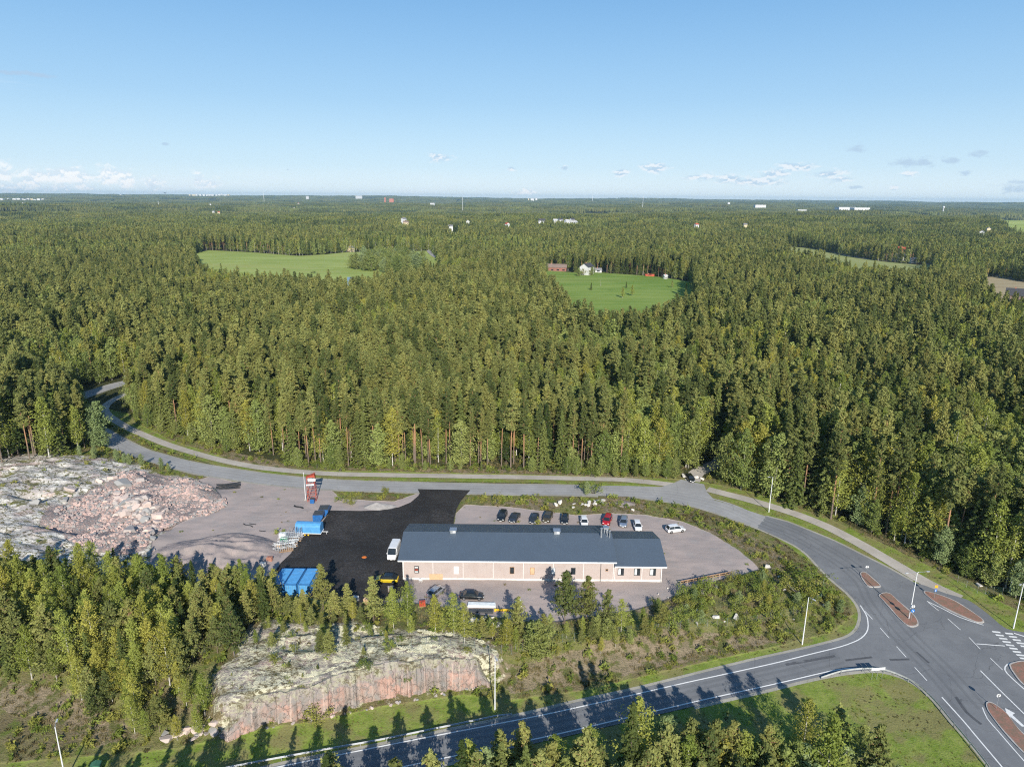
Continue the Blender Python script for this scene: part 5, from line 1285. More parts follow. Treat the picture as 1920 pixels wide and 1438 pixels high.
    for i in range(3):
        b = MB(); y = -.4 + i * .35; b.box(-2.3, y, 0, 2.3, y + .22, .04); b.box(-2.3, y + .09, .04, 2.3, y + .13, .26); b.box(-2.3, y, .26, 2.3, y + .22, .30); b.obj('beam', M['dark_metal'], t)
    t = thing('yellow_spreader', 'yellow lifting beam lying at the end of the panel stack', 'lifting beam', on(946, 1146), R(-3)); b = MB(); b.box(-1.9, -.12, .1, 1.9, .12, .5, bev=.03); b.box(-1.9, -.3, 0, -1.6, .3, .1); b.box(1.6, -.3, 0, 1.9, .3, .1); b.obj('beam', M['yellow'], t)
    b = MB(); [b.tube((x, 0, .5), (x, 0, .75), .07, .07, 6) for x in (-1.5, -.5, .5, 1.5)]; b.obj('lug', M['dark_metal'], t)
    t = thing('round_bale', 'white wrapped round bundle at the right end of the long goods', 'bundle', on(972, 1137)); b = MB(); b.tube((0, -.6, .65), (0, .6, .65), .65, .65, 14); b.obj('wrap', M['white_plastic'], t); b = MB(); b.tube((0, -.61, .65), (0, .61, .65), .2, .2, 8); b.obj('core', M['dark_metal'], t)
    t = thing('garden_chair', 'small white garden chair against the wall near the left corner of the hall', 'chair', on(789, 1091, 0), R(160)); b = MB(); b.box(-.28, -.28, .42, .28, .28, .47, bev=.01); b.obj('seat', M['white_plastic'], t)
    b = MB(); b.box(-.28, .24, .47, .28, .29, 1.0, bev=.015); b.obj('backrest', M['white_plastic'], t)
    for a in (-.25, .25):
        for c_ in (-.25, .25): b = MB(); b.tube((a, c_, 0), (a, c_, .42), .025, .025, 6); b.obj('leg', M['white_plastic'], t)
    # timber barrier at the yard edge
    A = P(1276, 1098); B = P(1372, 1080); L_ = math.hypot(*(B - A)[:2]); t = thing('timber_barrier', 'long low timber rail on posts along the edge of the gravel yard', 'barrier', (A[0], A[1], float(h_base(A[0], A[1]))), math.atan2(B[1] - A[1], B[0] - A[0]))
    for z in (.55, .95): b = MB(); b.box(0, -.05, z, L_, .03, z + .16); b.obj('rail', M['timber'], t)
    n = 8
    for i in range(n + 1): b = MB(); x = L_ * i / n; b.box(x - .07, .032, -.3, x + .07, .17, 1.1); b.obj('post', M['weathered_timber'], t)
    b = MB(); b.box(0, .9, .02, L_ * .98, 1.1, .22); b.obj('ground_beam', M['dark_metal'], t)
    # cabinet at bottom edge
    t = thing('utility_cabinet', 'green gabled utility cabinet at the lower left picture edge', 'cabinet', on(182, 1449), R(15)); b = MB(); b.box(-.6, -.45, 0, .6, .45, 1.5, bev=.03); b.obj('case', S('dark_green', (.05, .16, .10), .5), t); b = MB(); b.prism([(-.7, 1.5), (.7, 1.5), (0, 1.85)], -.55, .55, axis='y'); b.obj('roof', M['dark_green'], t)

# mounds ----------------------------------------------------------------------
def mound_mat(name, a, b_):
    m, k = mat_new(name); p = pos(k); n = k.noise(p, .5, 5, .7); f = k.noise(p, 6, 4, .8)
    c = k.mix(k.ramp(n, .35, .65), a, b_); c = k.mix(k.ramp(f, .4, .75, 0, .45), c, tuple(q * 1.3 for q in b_)); c = k.mix(k.ramp(f, .55, .3, 0, .3), c, tuple(q * .6 for q in a))
    s = bsdf(k, c, .95, spec=.05, bump=f, bump_s=.8, bump_d=.12); k.l.new(s.outputs[0], k.out.inputs[0]); return m
def pile(name, label, px, py, rx, ry, h, mat_, seed, rz=0., peaks=((0, 0, 1),), group='gravel and soil heaps'):
    q = P(px, py); N = 54; V = []; F = []; zb = float(h_base(q[0], q[1]))
    for j in range(N + 1):
        for i in range(N + 1):
            u, v = 2 * i / N - 1, 2 * j / N - 1
            u, v = u * math.sqrt(1 - v * v / 2), v * math.sqrt(1 - u * u / 2)
            V.append((u, v))
    V = np.array(V); r = np.hypot(V[:, 0], V[:, 1]); ang = np.arctan2(V[:, 1], V[:, 0])
    edge = 1 + .13 * fbm(np.cos(ang) * 1.7 + seed, np.sin(ang) * 1.7, 2, seed)
    x = V[:, 0] * rx * edge; y = V[:, 1] * ry * edge
    z = np.zeros(len(V))
    for (cx, cy_, hh) in peaks:
        d = np.hypot(V[:, 0] - cx, V[:, 1] - cy_); z = np.maximum(z, hh * np.clip(1 - d / (1.02 - math.hypot(cx, cy_) * .25), 0, 1) ** .9)
    z = z * h * np.clip(1 - r ** 5, 0, 1) + fbm(x / 1.6, y / 1.6, 4, seed + 3) * .22 * (1 - r ** 4) + -np.abs(fbm(x / 4.5, y / 3.0, 4, seed + 5)) * 1.5 * (rx > 8) * (1 - r ** 3) + fbm(x / 4.5, y / 3.5, 3, seed + 5) * .5 * (1 - r ** 3) * min(1, h / 2)
    c, s = math.cos(rz), math.sin(rz); X_ = q[0] + x * c - y * s; Y_ = q[1] + x * s + y * c
    z = h_base(X_, Y_) + z - .12 - .5 * (r > .985)
    i = np.arange((N + 1) ** 2).reshape(N + 1, N + 1); f = np.stack([i[:-1, :-1], i[:-1, 1:], i[1:, 1:], i[1:, :-1]], -1).reshape(-1, 4)
    me = fast_mesh(name, np.stack([X_ - q[0], Y_ - q[1], z - zb], 1), f.ravel(), np.full(len(f), 4), [mat_], smooth=True)
    return set_tags(link(name, me, None, (q[0], q[1], zb)), label, 'heap', group)
def rock_mesh(seed, pal):
    rng = np.random.default_rng(seed)
    import bmesh
    bm = bmesh.new(); bmesh.ops.create_cube(bm, size=2.0)
    for _ in range(9):
        n = rng.normal(size=3); n /= np.linalg.norm(n); d = rng.uniform(.62, 1.05)
        g = bm.verts[:] + bm.edges[:] + bm.faces[:]
        r = bmesh.ops.bisect_plane(bm, geom=g, plane_co=n * d, plane_no=n, clear_outer=True)
        ed = [e for e in bm.edges if e.is_boundary]
        if ed: bmesh.ops.edgeloop_fill(bm, edges=ed)
    sc_ = rng.uniform(.7, 1.15, 3) * [1, .9, .72]
    for v in bm.verts: v.co = Vector(np.array(v.co) * sc_)
    bmesh.ops.bevel(bm, geom=bm.edges[:], offset=.05, segments=1, affect='EDGES')
    me = bpy.data.meshes.new('boulder'); bm.to_mesh(me); bm.free(); me.materials.append(pal); return me
def rock_mat(name, a, b_, c_=None):
    m, k = mat_new(name); co = obj_co(k); rnd = k.node('ShaderNodeObjectInfo').outputs['Random']
    n = k.noise(co, 1.6, 5, .7); c = k.mix(k.math('MULTIPLY_ADD', rnd, .8, k.math('MULTIPLY_ADD', n, .4, -.1)), a, b_)
    if c_: c = k.mix(k.ramp(k.math('FRACT', k.math('MULTIPLY', rnd, 5.7)), .6, .75), c, c_)
    c = k.mix(k.ramp(k.noise(co, 3.5, 4, .8), .55, .7, 0, .4), c, tuple(q * .6 for q in a))
    s = bsdf(k, c, .9, spec=.15, bump=n, bump_s=.4, bump_d=.1); k.l.new(s.outputs[0], k.out.inputs[0]); return m
def rocks_and_heaps():
    gm = mound_mat('grey_pink_gravel', (.255, .225, .215), (.345, .285, .265)); g2 = mound_mat('grey_gravel', (.26, .245, .23), (.36, .335, .315)); 
    pile('gravel_heap', 'broad grey-pink gravel heap with shadowed hollows in front of the rubble', 408, 1040, 14.0, 9.5, 3.6, gm, 5, 0, ((-.1, -.1, 1), (.3, .2, .75), (-.45, .1, .6), (.45, -.3, .55), (.1, .45, .7)))
    pile('gravel_heap', 'low smooth grey heap behind the broken stone near the road', 372, 912, 4.6, 3.0, 1.3, g2, 8)
    pile('gravel_heap', 'small pale grey heap on the grass by the yard entrance', 712, 950, 4.6, 2.3, 1.5, g2, 9, 0, ((-.1, 0, 1), (.4, .1, .5)))
    pile('gravel_heap', 'flat grey heap between the white rocks and the road', 1172, 945, 3.2, 2.2, .6, gm, 11)
    rg = rock_mat('granite_block', (.36, .33, .31), (.64, .50, .43), (.30, .295, .285)); rp = rock_mat('pink_granite_chip', (.32, .26, .24), (.58, .405, .35), (.28, .27, .26)); rw = rock_mat('pale_boulder', (.52, .49, .45), (.66, .62, .55))
    ms = [rock_mesh(s_, rg) for s_ in range(7)]; mw = [rock_mesh(20 + s_, rw) for s_ in range(4)]
    rng = random.Random(12)
    def rock(px, py, r, me, lb, grp, flat=1.):
        q = P(px, py); o = link('boulder', me, None, (q[0], q[1], float(h_base(q[0], q[1])) + r * .35), rng.uniform(0, 6.28)); o.scale = (r, r, r * flat)
        o.rotation_euler = (rng.uniform(-.4, .4), rng.uniform(-.4, .4), rng.uniform(0, 6.28)); set_tags(o, lb, 'boulder', grp)
    big = [(229, 912, 1.7), (247, 1000, 1.5), (275, 1000, 1.1), (300, 970, 1.3), (237, 968, 1.1), (132, 922, 1.2), (262, 903, .9), (190, 905, .9), (210, 899, 1.0), (97, 930, .9), (85, 930, .7), (178, 1036, 1.2), (122, 940, .8), (105, 962, .7), (70, 945, 1.2), (250, 945, 1.1), (275, 950, 1.2), (290, 955, 1.1)]
    for i, (a, b_, r) in enumerate(big):
        rock(a, b_, r * 1.12, ms[i % 7], ['large pale pink wedge-shaped block at the top of the rubble', 'big pinkish slab at the lower end of the rubble', 'orange-tinted block beside the big slab', 'large grey-white block at the right of the block heap'][i] if i < 4 else ['grey block close by the big wedge', 'leaning pinkish block under the heap', 'pale block by the left rim', 'block beside the dark puddle', 'low block behind the wedge', 'flat block at the top edge', 'block left of the pit', 'small block on the far left slab', 'block at the lowest edge by the birches', 'isolated rounded boulder on the white rock', 'boulder next to the rounded one', 'broad slab on the left rock', 'upright block right of the wedge', 'block in the centre of the heap', 'block right of the centre'][i - 4] + ' in the rubble', 'blasted granite blocks in the rubble')
    for i in range(95):
        t_ = rng.random(); a = 215 + 80 * t_ + rng.gauss(0, 16); b_ = 930 + 45 * t_ + rng.gauss(0, 14) + (30 * rng.random() if rng.random() < .3 else 0)
        rr = rng.uniform(.45, 1.1); rock(a, b_, rr, ms[rng.randrange(7)], ('small ' if rr < .65 else 'middling ' if rr < .9 else 'large ') + 'angular granite block in the ' + ('upper' if b_ < 945 else 'middle' if b_ < 975 else 'lower') + (' left' if a < 245 else ' right' if a > 275 else '') + ' part of the block heap', 'angular blocks heaped mid rubble')
    for i in range(45):
        a = rng.uniform(80, 290); b_ = rng.uniform(900, 1035); rr = rng.uniform(.25, .6); rock(a, b_, rr, ms[rng.randrange(7)], ('small' if rr < .42 else 'larger') + ' loose granite block at the ' + ('top' if b_ < 940 else 'middle' if b_ < 985 else 'bottom') + (' left' if a < 150 else ' right' if a > 220 else ' centre') + ' of the rubble', 'loose blocks around the rubble')
    for a, b_, r, lb in ((1050, 944, .85, 'pale round boulder behind the parked cars, right-hand one'), (1043, 949, .75, 'pale round boulder behind the parked cars, left-hand one'), (1186, 957, .45, 'small pale boulder on the brown bank behind the red car'),
                       (1440, 1064, .8, 'pale boulder at the right tip of the gravel yard'), (1462, 1082, .4, 'small boulder below the one at the yard tip'), (1380, 1160, .7, 'pale boulder among the bushes, right of the next one'), (1341, 1158, .7, 'pale boulder among the bushes inside the fence'),
                       (1282, 894.5, .8, 'white block at the left end of the row closing the forest track'), (1290, 894, .5, 'white block behind the black car closing the track'), (1306, 896, .7, 'white block in the row just right of the black car'), (1316, 898.5, .7, 'white block at the right end of the row closing the track'), (1836, 1099, 0.6, 'white boulder in the ditch near the far fence')):
        rock(a, b_, r, mw[rng.randrange(4)], lb, None, .8)
    for i in range(20):
        a = 1072 + 60 * rng.random(); b_ = 953 - (a - 1072) * .12 - rng.random() * 8; rock(a, b_, rng.uniform(.3, .7), mw[rng.randrange(4)], 'flat white rock in the bright patch between the road and the cars', 'white rocks in the bright patch', .35)
    for i in range(26):
        a = 870 + rng.random() * 110; b_ = 1158 + rng.random() * 18; rock(a, b_, rng.uniform(.2, .55), mw[rng.randrange(4)], 'pale stone at the lower yard edge below the panel stack', 'stones at the lower yard edge')
    for i in range(22):
        a = 1230 + rng.random() * 320; b_ = 1100 + rng.random() * 70; rock(a, b_, rng.uniform(.15, .4), mw[rng.randrange(4)], 'small pale stone lying in the bushy bank', 'stones in the bushy bank')
    for i in range(22):
        a = 300 + rng.random() * 110; rock(a, 1392 - (a - 300) * .35 * rng.random() - rng.random() * 14, rng.uniform(.3, .9), ms[rng.randrange(7)], 'grey granite block in the broken slope at the left foot of the rock cut', 'blocks at the left foot of the rock cut', .7)
    for i in range(30):
        t_ = rng.random(); a = 430 + t_ * 480; rock(a, 1381 - 93 * t_ - rng.random() * 3, rng.uniform(.12, .38), ms[rng.randrange(7)], 'small fallen stone at the foot of the rock cut', 'fallen stones at the foot of the rock cut', .7)
    # rounded cushions of reindeer lichen on the outcrop
    lc = bpy.data.collections.new('lichen_cushions'); lm, k = mat_new('reindeer_lichen'); rn = k.node('ShaderNodeObjectInfo').outputs['Random']
    c_ = k.mix(rn, (.40, .385, .27), (.62, .595, .45)); s_ = bsdf(k, k.mix(k.ramp(k.noise(obj_co(k), 3, 3), .5, .7, 0, .4), c_, (.36, .34, .22)), .95, spec=.05); k.l.new(s_.outputs[0], k.out.inputs[0])
    for i in range(3):
        g = np.random.default_rng(60 + i); b = MB()
        for j in range(5): b.sphere((g.normal() * .5, g.normal() * .5, .1 + .1 * g.random()), g.uniform(.28, .5), 7, 5, sz=.62)
        V = np.array(b.v); V += g.normal(size=V.shape) * .05; b.v = [tuple(q) for q in V]; lc.objects.link(bpy.data.objects.new('lichen_cushion', b.mesh('lichen_cushion', lm)))
    r2 = np.random.default_rng(21); xs = [p[0] for p in Z_OUTCROP]; ys_ = [p[1] for p in Z_OUTCROP]; x = r2.uniform(min(xs), max(xs), 60000); y = r2.uniform(min(ys_), max(ys_), 60000)
    ok = (sdist(Z_OUTCROP, x, y) > .2) & (sdist(HI, x, y) > 3.2) & (fbm(x / 2.6, y / 1.6, 4, 400) + .7 * fbm(x / 7, y / 4, 2, 401) > .40) & (x > CL0 + 2.5); x, y = x[ok], y[ok]
    sdz = np.full(x.shape, 9.0); zl = h_base(x, y) + relief(x, y, np.ones(len(x)), sdz)
    scatter('lichen', x, y, zl - .02, r2.uniform(.12, .30, len(x)), r2.random(len(x)) * 6.28, r2.integers(0, 3, len(x)), lc, label='pale yellowish reindeer lichen cushions covering the rock outcrop', cat='lichen')
    # chips: nobody could count them
    protos = bpy.data.collections.new('stone_chips'); 
    for i in range(5):
        o = bpy.data.objects.new('stone_chip', rock_mesh(40 + i, rp)); protos.objects.link(o)
    r_ = np.random.default_rng(8)
    xs = [p[0] for p in Z_RUBBLE]; ys_ = [p[1] for p in Z_RUBBLE]
    x = r_.uniform(min(xs), max(xs), 30000); y = r_.uniform(min(ys_), max(ys_), 30000)
    sd = sdist(Z_RUBBLE, x, y); ok = sd + fbm(x / 5, y / 5, 3, 90) * 3.5 > 0.6; ok &= fbm(x / 7, y / 7, 2, 91) > -.42
    x, y = x[ok][:15000], y[ok][:15000]
    s = .12 + .42 * r_.random(len(x)) ** 3.5 + .10 * (fbm(x / 6, y / 6, 2, 93) > .1)
    scatter('rubble', x, y, h_base(x, y) + .05 + np.abs(fbm(x / 3, y / 3, 2, 92)) * .5, s, r_.random(len(x)) * 6.28, r_.integers(0, 5, len(x)), protos, tilt=True, label='bed of small pink and grey blasted stone chips around the big blocks', cat='rubble')

def scatter(name, x, y, z, s, rot, idx, protos, tilt=False, label=None, cat=None, kind='stuff'):
    """one stuff object: prototypes instanced on points"""
    n = len(x); me = bpy.data.meshes.new(name); me.vertices.add(n)
    me.vertices.foreach_set('co', np.stack([x, y, z], 1).astype(np.float32).ravel())
    for nm, typ, arr in (('s', 'FLOAT', s), ('rot', 'FLOAT', rot), ('pick', 'INT', idx)):
        a = me.attributes.new(nm, typ, 'POINT'); a.data.foreach_set('value', np.asarray(arr, np.int32 if typ == 'INT' else np.float32))
    me.update(); o = set_tags(link(name, me), label, cat, None, kind)
    ng = bpy.data.node_groups.new(name + '_nodes', 'GeometryNodeTree')
    ng.interface.new_socket('Geometry', in_out='INPUT', socket_type='NodeSocketGeometry'); ng.interface.new_socket('Geometry', in_out='OUTPUT', socket_type='NodeSocketGeometry')
    N = ng.nodes; L = ng.links
    gi = N.new('NodeGroupInput'); go = N.new('NodeGroupOutput'); iop = N.new('GeometryNodeInstanceOnPoints'); ci = N.new('GeometryNodeCollectionInfo')
    ci.inputs['Collection'].default_value = protos; ci.inputs['Separate Children'].default_value = True; ci.inputs['Reset Children'].default_value = True
    def at(nm, typ):
        a = N.new('GeometryNodeInputNamedAttribute'); a.data_type = typ; a.inputs['Name'].default_value = nm; return a.outputs['Attribute']
    cx = N.new('ShaderNodeCombineXYZ'); L.new(at('rot', 'FLOAT'), cx.inputs[2])
    if tilt:
        m1 = N.new('ShaderNodeMath'); m1.operation = 'MULTIPLY'; m1.inputs[1].default_value = 3.7; L.new(at('rot', 'FLOAT'), m1.inputs[0]); L.new(m1.outputs[0], cx.inputs[0])
    L.new(gi.outputs[0], iop.inputs['Points']); L.new(ci.outputs[0], iop.inputs['Instance']); iop.inputs['Pick Instance'].default_value = True
    L.new(at('pick', 'INT'), iop.inputs['Instance Index']); L.new(cx.outputs[0], iop.inputs['Rotation']); L.new(at('s', 'FLOAT'), iop.inputs['Scale'])
    L.new(iop.outputs[0], go.inputs[0])
    md = o.modifiers.new('scatter', 'NODES'); md.node_group = ng
    return o

# ---------------------------------------------------------------- street furniture
def lamp(px, py, top, label, arms=((0, 1.6),), z_off=0., h=10.):
    q = on(px, py); t = thing('street_lamp', label, 'street lamp', q, 0, 'street lamps')
    b = MB(); b.tube((0, 0, -.3), (0, 0, 1.2), .12, .11, 10); b.tube((0, 0, 1.2), (0, 0, h), .10, .06, 10); b.obj('pole', M['white_metal'], t)
    for a, L_ in arms:
        ca, sa = math.cos(a), math.sin(a); e = (ca * L_, sa * L_, h + .12)
        b = MB(); b.tube((0, 0, h - .02), (ca * .25, sa * .25, h + .12), .04, .04, 6); b.tube((ca * .25, sa * .25, h + .12), e, .035, .03, 6); ar = b.obj('arm', M['galvanised'], t)
        b = MB(); b.box(0, -.13, -.05, .62, .13, .06, bev=.02, M4=Matrix.Translation(e) @ Matrix.Rotation(a, 4, 'Z')); b.obj('lamp_head', M['sign_grey'], ar)
def round_sign(px, py, h, faces, label, az=None, r=.32):
    q = on(px, py, .2); t = thing('traffic_sign', label, 'traffic sign', q, az or 0)
    b = MB(); b.tube((0, 0, -.1), (0, 0, h), .035, .035, 8); b.obj('pole', M['galvanised'], t)
    for z, fc, shp in faces:
        if shp == 'disc':
            d = MB(); d.tube((0, -.045, z), (0, -.075, z), r, r, 22); o = d.obj('sign_plate', fc, t)
            d = MB(); d.tube((0, -.076, z), (0, -.082, z), r * .93, r * .93, 22); o2 = d.obj('sign_face', M['sign_blue'] if fc is M['white_panel'] and az else fc, o)
            d = MB(); d.box(-.04, -.092, -r * .55, .04, -.084, r * .5, M4=Matrix.Translation((0, 0, z)) @ Matrix.Rotation(R(45), 4, 'Y')); d.box(-.2, -.093, -r * .6, .04, -.085, -r * .45, M4=Matrix.Translation((0, 0, z)) @ Matrix.Rotation(R(45), 4, 'Y')); d.obj('arrow', M['white_panel'], o)
        else:
            d = MB(); d.box(-.3, -.07, z - .3, .3, -.045, z + .3, bev=.01); o = d.obj('sign_plate', fc, t)
def back_sign(px, py, h, label, r=.32):
    """round sign seen from behind: pale back with its clamp"""
    q = on(px, py, .2); t = thing('traffic_sign', label, 'traffic sign', q, 0)
    b = MB(); b.tube((0, 0, -.1), (0, 0, h), .035, .035, 8); b.obj('pole', M['galvanised'], t)
    d = MB(); d.tube((0, .045, h - .3), (0, .07, h - .3), r, r, 22); o = d.obj('sign_plate', M['white_metal'], t)
    d = MB(); d.box(-.12, -.05, h - .48, .12, .044, h - .44); d.box(-.12, -.05, h - .18, .12, .044, h - .14); d.obj('bracket', M['dark_metal'], o)
def guard_rail(px, label, post_every=4.0, step=1.0, face=1):
    ln = smooth_line(PL(px), step); z = h_base(ln[:, 0], ln[:, 1]); n = len(ln)
    d = np.gradient(ln, axis=0); d /= np.linalg.norm(d, axis=1)[:, None]; nr = np.stack([-d[:, 1], d[:, 0]], 1)
    o0 = ln[0]; z0 = float(z[0]); t = thing('guard_rail', label, 'guard rail', (o0[0], o0[1], z0))
    prof = [(0.0, .48), (.07, .53), (.07, .58), (0, .63), (.07, .68), (.07, .74), (0.0, .79), (-.02, .79), (-.02, .48)]
    V = []; F = []
    endf = np.minimum(1, np.minimum(np.arange(n), np.arange(n)[::-1]) * step / 4.0)
    for i in range(n):
        for a, b_ in prof: V.append((ln[i, 0] + nr[i, 0] * a * face - o0[0], ln[i, 1] + nr[i, 1] * a * face - o0[1], z[i] + b_ - .4 * (1 - endf[i]) - z0))
    k = len(prof)
    for i in range(n - 1):
        for j in range(k): F.append((i * k + j, i * k + (j + 1) % k, (i + 1) * k + (j + 1) % k, (i + 1) * k + j))
    mb = MB(); mb.add(V, F); mb.obj('rail', M['rail_zinc'], t)
    for i in range(0, n, int(post_every / step)):
        b = MB(); x, y = ln[i, 0] - nr[i, 0] * .08 * face - o0[0], ln[i, 1] - nr[i, 1] * .08 * face - o0[1]; zz = z[i] - z0
        b.box(x - .05, y - .05, zz - .3, x + .05, y + .05, zz + .72 - .4 * (1 - endf[i])); b.obj('post', M['galvanised'], t)
def fence(px, label, h=1.6, every=2.9, mesh=True, top=None):
    ln = smooth_line(PL(px), every); o0 = (ln[0][0], ln[0][1], float(h_base(*ln[0]))); t = thing('wire_fence', label, 'fence', o0)
    pts = [(p[0] - o0[0], p[1] - o0[1], float(h_base(p[0], p[1])) - o0[2]) for p in ln]
    gm = S('green_wire', (.10, .22, .15), .6) if 'green_wire' not in M else M['green_wire']
    for p in pts: b = MB(); b.tube((p[0], p[1], p[2] - .3), (p[0], p[1], p[2] + h + .1), .032, .028, 6); b.obj('post', M['galvanised'], t)
    b = MB()
    for a, c in zip(pts, pts[1:]):
        L_ = math.dist(a, c)
        for zz in (.05, h * .5, h): b.tube((a[0], a[1], a[2] + zz), (c[0], c[1], c[2] + zz), .007, .007, 3, caps=False)
        n = int(L_ / .3)
        for i in range(n):
            f = i / n; g = min(1, f + h / L_ * .6); A = [a[k] + (c[k] - a[k]) * f for k in range(3)]; B = [a[k] + (c[k] - a[k]) * g for k in range(3)]
            b.tube((A[0], A[1], A[2]), (B[0], B[1], B[2] + h), .0035, .0035, 3, caps=False); b.tube((A[0], A[1], A[2] + h), (B[0], B[1], B[2]), .0035, .0035, 3, caps=False)
    b.obj('mesh', gm, t)
def furniture():
    lamp(1441.5, 960, None, 'slim lamp post on the grass strip beside the upper bend of the road', ((R(200), .9),), h=9.5)
    lamp(1704, 1161, None, 'tall double-armed lamp post standing on the long paved island', ((R(8), 1.9), (R(188), 1.9)))
    lamp(1504, 1208, None, 'lamp post on the grass bank inside the road curve', ((R(-60), .8),), h=9.7)
    lamp(928, 1330, None, 'lamp post at the end of the rock cut beside the lower road', ((R(-75), .8),))
    lamp(123, 1462, None, 'lamp post at the lower left picture edge in the rough grass', ((R(110), .8),), h=9.0)
    lamp(1900, 1178, None, 'lamp post on the grass right of the crosswalk', ((R(-150), .9),), h=9.5)
    lamp(1893, 1108, None, 'lamp post with a long arm half hidden by the trees at the right edge', ((R(5), 1.6),), h=6.5)
    back_sign(1623, 1083, 2.6, 'round sign seen from behind on the small pointed island')
    q = on(1704.5, 1163, .2)
    t = thing('traffic_sign', 'blue round keep-side sign with a white arrow low on the double lamp island', 'traffic sign', q, 0)
    b = MB(); b.tube((.22, -.2, -.1), (.22, -.2, 3.3), .035, .035, 8); b.obj('pole', M['galvanised'], t)
    d = MB(); d.tube((.22, -.245, 2.1), (.22, -.27, 2.1), .36, .36, 22); o = d.obj('sign_plate', M['sign_blue'], t)
    d = MB(); M4 = Matrix.Translation((.22, -.275, 2.1)) @ Matrix.Rotation(R(-45), 4, 'Y'); d.box(-.04, -.008, -.24, .04, .0, .2, M4=M4); d.box(-.15, -.009, -.26, .04, -.001, -.18, M4=M4); d.obj('arrow', M['white_panel'], o)
    d = MB(); d.tube((.22, -.155, 2.95), (.22, -.13, 2.95), .33, .33, 22); d.obj('sign_plate', M['white_metal'], t)
    q = on(1751, 1123, .2); t = thing('traffic_sign', 'orange square sign above a blue plate on the curved red strip', 'traffic sign', q, 0)
    b = MB(); b.tube((0, 0, -.1), (0, 0, 2.9), .035, .035, 8); b.obj('pole', M['galvanised'], t); b = MB(); b.box(-.3, -.07, 2.4, .3, -.045, 2.95); b.obj('sign_plate', M['orange'] if 0 else S('sign_orange', (.85, .36, .02), .5, var=.03), t)
    b = MB(); b.box(-.22, -.07, 1.55, .22, -.045, 2.1); b.obj('sign_plate', M['sign_blue'], t); b = MB(); b.box(-.05, -.078, 1.62, .05, -.072, 2.02); b.obj('symbol', M['white_panel'], t)
    back_sign(1867, 1330, 2.7, 'round sign seen from behind on the red island below the turn arrow')
    # direction board on three legs
    A = P(1634, 1274); B = P(1652, 1272); t = thing('road_sign_board', 'three pale direction boards side by side on thin legs behind the guard rail', 'road sign', (A[0], A[1], float(h_base(A[0], A[1]))), math.atan2(B[1] - A[1], B[0] - A[0]))
    L_ = math.hypot(*(B - A)[:2]) + .1
    for i in range(3): b = MB(); x = L_ * i / 2; b.tube((x, 0, -.2), (x, 0, 2.2), .04, .04, 8); b.obj('leg', M['galvanised'], t)
    for i in range(3): b = MB(); x = -.35 + i * (L_ + .7) / 3; b.box(x, -.08, 1.85, x + (L_ + .7) / 3 - .06, -.045, 2.35, bev=.01); b.obj('sign_plate', M['white_metal'], t)
    guard_rail([(1539, 1272), (1586, 1262), (1635, 1258), (1668, 1264), (1714, 1285), (1751, 1318), (1781, 1354), (1812, 1391), (1848, 1436), (1880, 1480)], 'steel guard rail curving round the inner corner of the junction')
    guard_rail([(380, 1456), (426, 1445), (608, 1411), (725, 1390), (900, 1354), (960, 1341)], 'long pale guard rail along the near verge below the rock cut', 4.0, 1.0, -1)
    fence([(440, 1232), (480, 1224), (555, 1226), (618, 1228), (650, 1225), (708, 1216), (800, 1213), (845, 1215), (890, 1218)], 'wire fence with grey posts crossing the lichened rock outcrop')
    fence([(893, 1230), (940, 1225), (1000, 1210), (1055, 1203), (1100, 1200), (1160, 1190), (1254, 1182), (1290, 1175), (1326, 1175), (1363, 1173), (1397, 1171), (1467, 1157), (1520, 1139), (1545, 1115), (1543, 1098)], 'green wire fence along the bushy bank above the lower road')
    fence([(150, 1218), (200, 1225), (258, 1228), (320, 1232), (385, 1225)], 'wire fence posts among the birches on the left')
    fence([(1795, 1092), (1832, 1112), (1862, 1114), (1900, 1117), (1960, 1130)], 'green wire fence on the grass bank at the right edge')


# ---------------------------------------------------------------- woods and single trees
PROTO = {}
def proto(kind):
    if kind not in PROTO:
        spec = {'pine': (6, 22), 'spruce': (4, 18), 'birch': (4, 12), 'aspen': (3, 12), 'willow': (2, 9), 'young_pine': (4, 9), 'bush': (4, 2.5), 'dead': (2, 15)}[kind]
        PROTO[kind] = [tree_proto(kind, 100 * (1 + list(('pine', 'spruce', 'birch', 'aspen', 'willow', 'young_pine', 'bush', 'dead')).index(kind)) + i, spec[1] * (.9 + .07 * i)) for i in range(spec[0])]
    return PROTO[kind]
KNAME = {'pine': 'pine_tree', 'spruce': 'spruce_tree', 'birch': 'birch_tree', 'aspen': 'aspen_tree', 'willow': 'willow_tree', 'young_pine': 'pine_tree', 'bush': 'bush', 'dead': 'dead_spruce'}
CNAME = {'pine': 'pine tree', 'spruce': 'spruce tree', 'birch': 'birch tree', 'aspen': 'aspen tree', 'willow': 'willow tree', 'young_pine': 'pine tree', 'bush': 'bush', 'dead': 'dead tree'}
TR = random.Random(77)
COUNT = {}
def plant(kind, x, y, H, label, group=None, wide=1.0):
    pr = proto(kind); tm, cm, h0 = pr[TR.randrange(len(pr))]; s = H / h0; w = s * wide
    t = thing(KNAME[kind], label, CNAME[kind], (x, y, float(h_base(x, y)) - .05), TR.uniform(0, 6.28), group); t.scale = (w, w, s)
    for nm, me in (('trunk', tm), ('crown', cm)): link(nm, me, t)
    COUNT[kind] = COUNT.get(kind, 0) + 1
    return t
def by_top(px, py, H):
    """ground point of a tree whose tip shows at px, py"""
    q = P0(px, py, H)
    for _ in range(12): q2 = P0(px, py, float(h_base(q[0], q[1])) + H); q = .5 * q + .5 * q2
    return q
SH = np.array([-math.sin(R(9)), math.cos(R(9))]) / math.tan(SUN_EL)
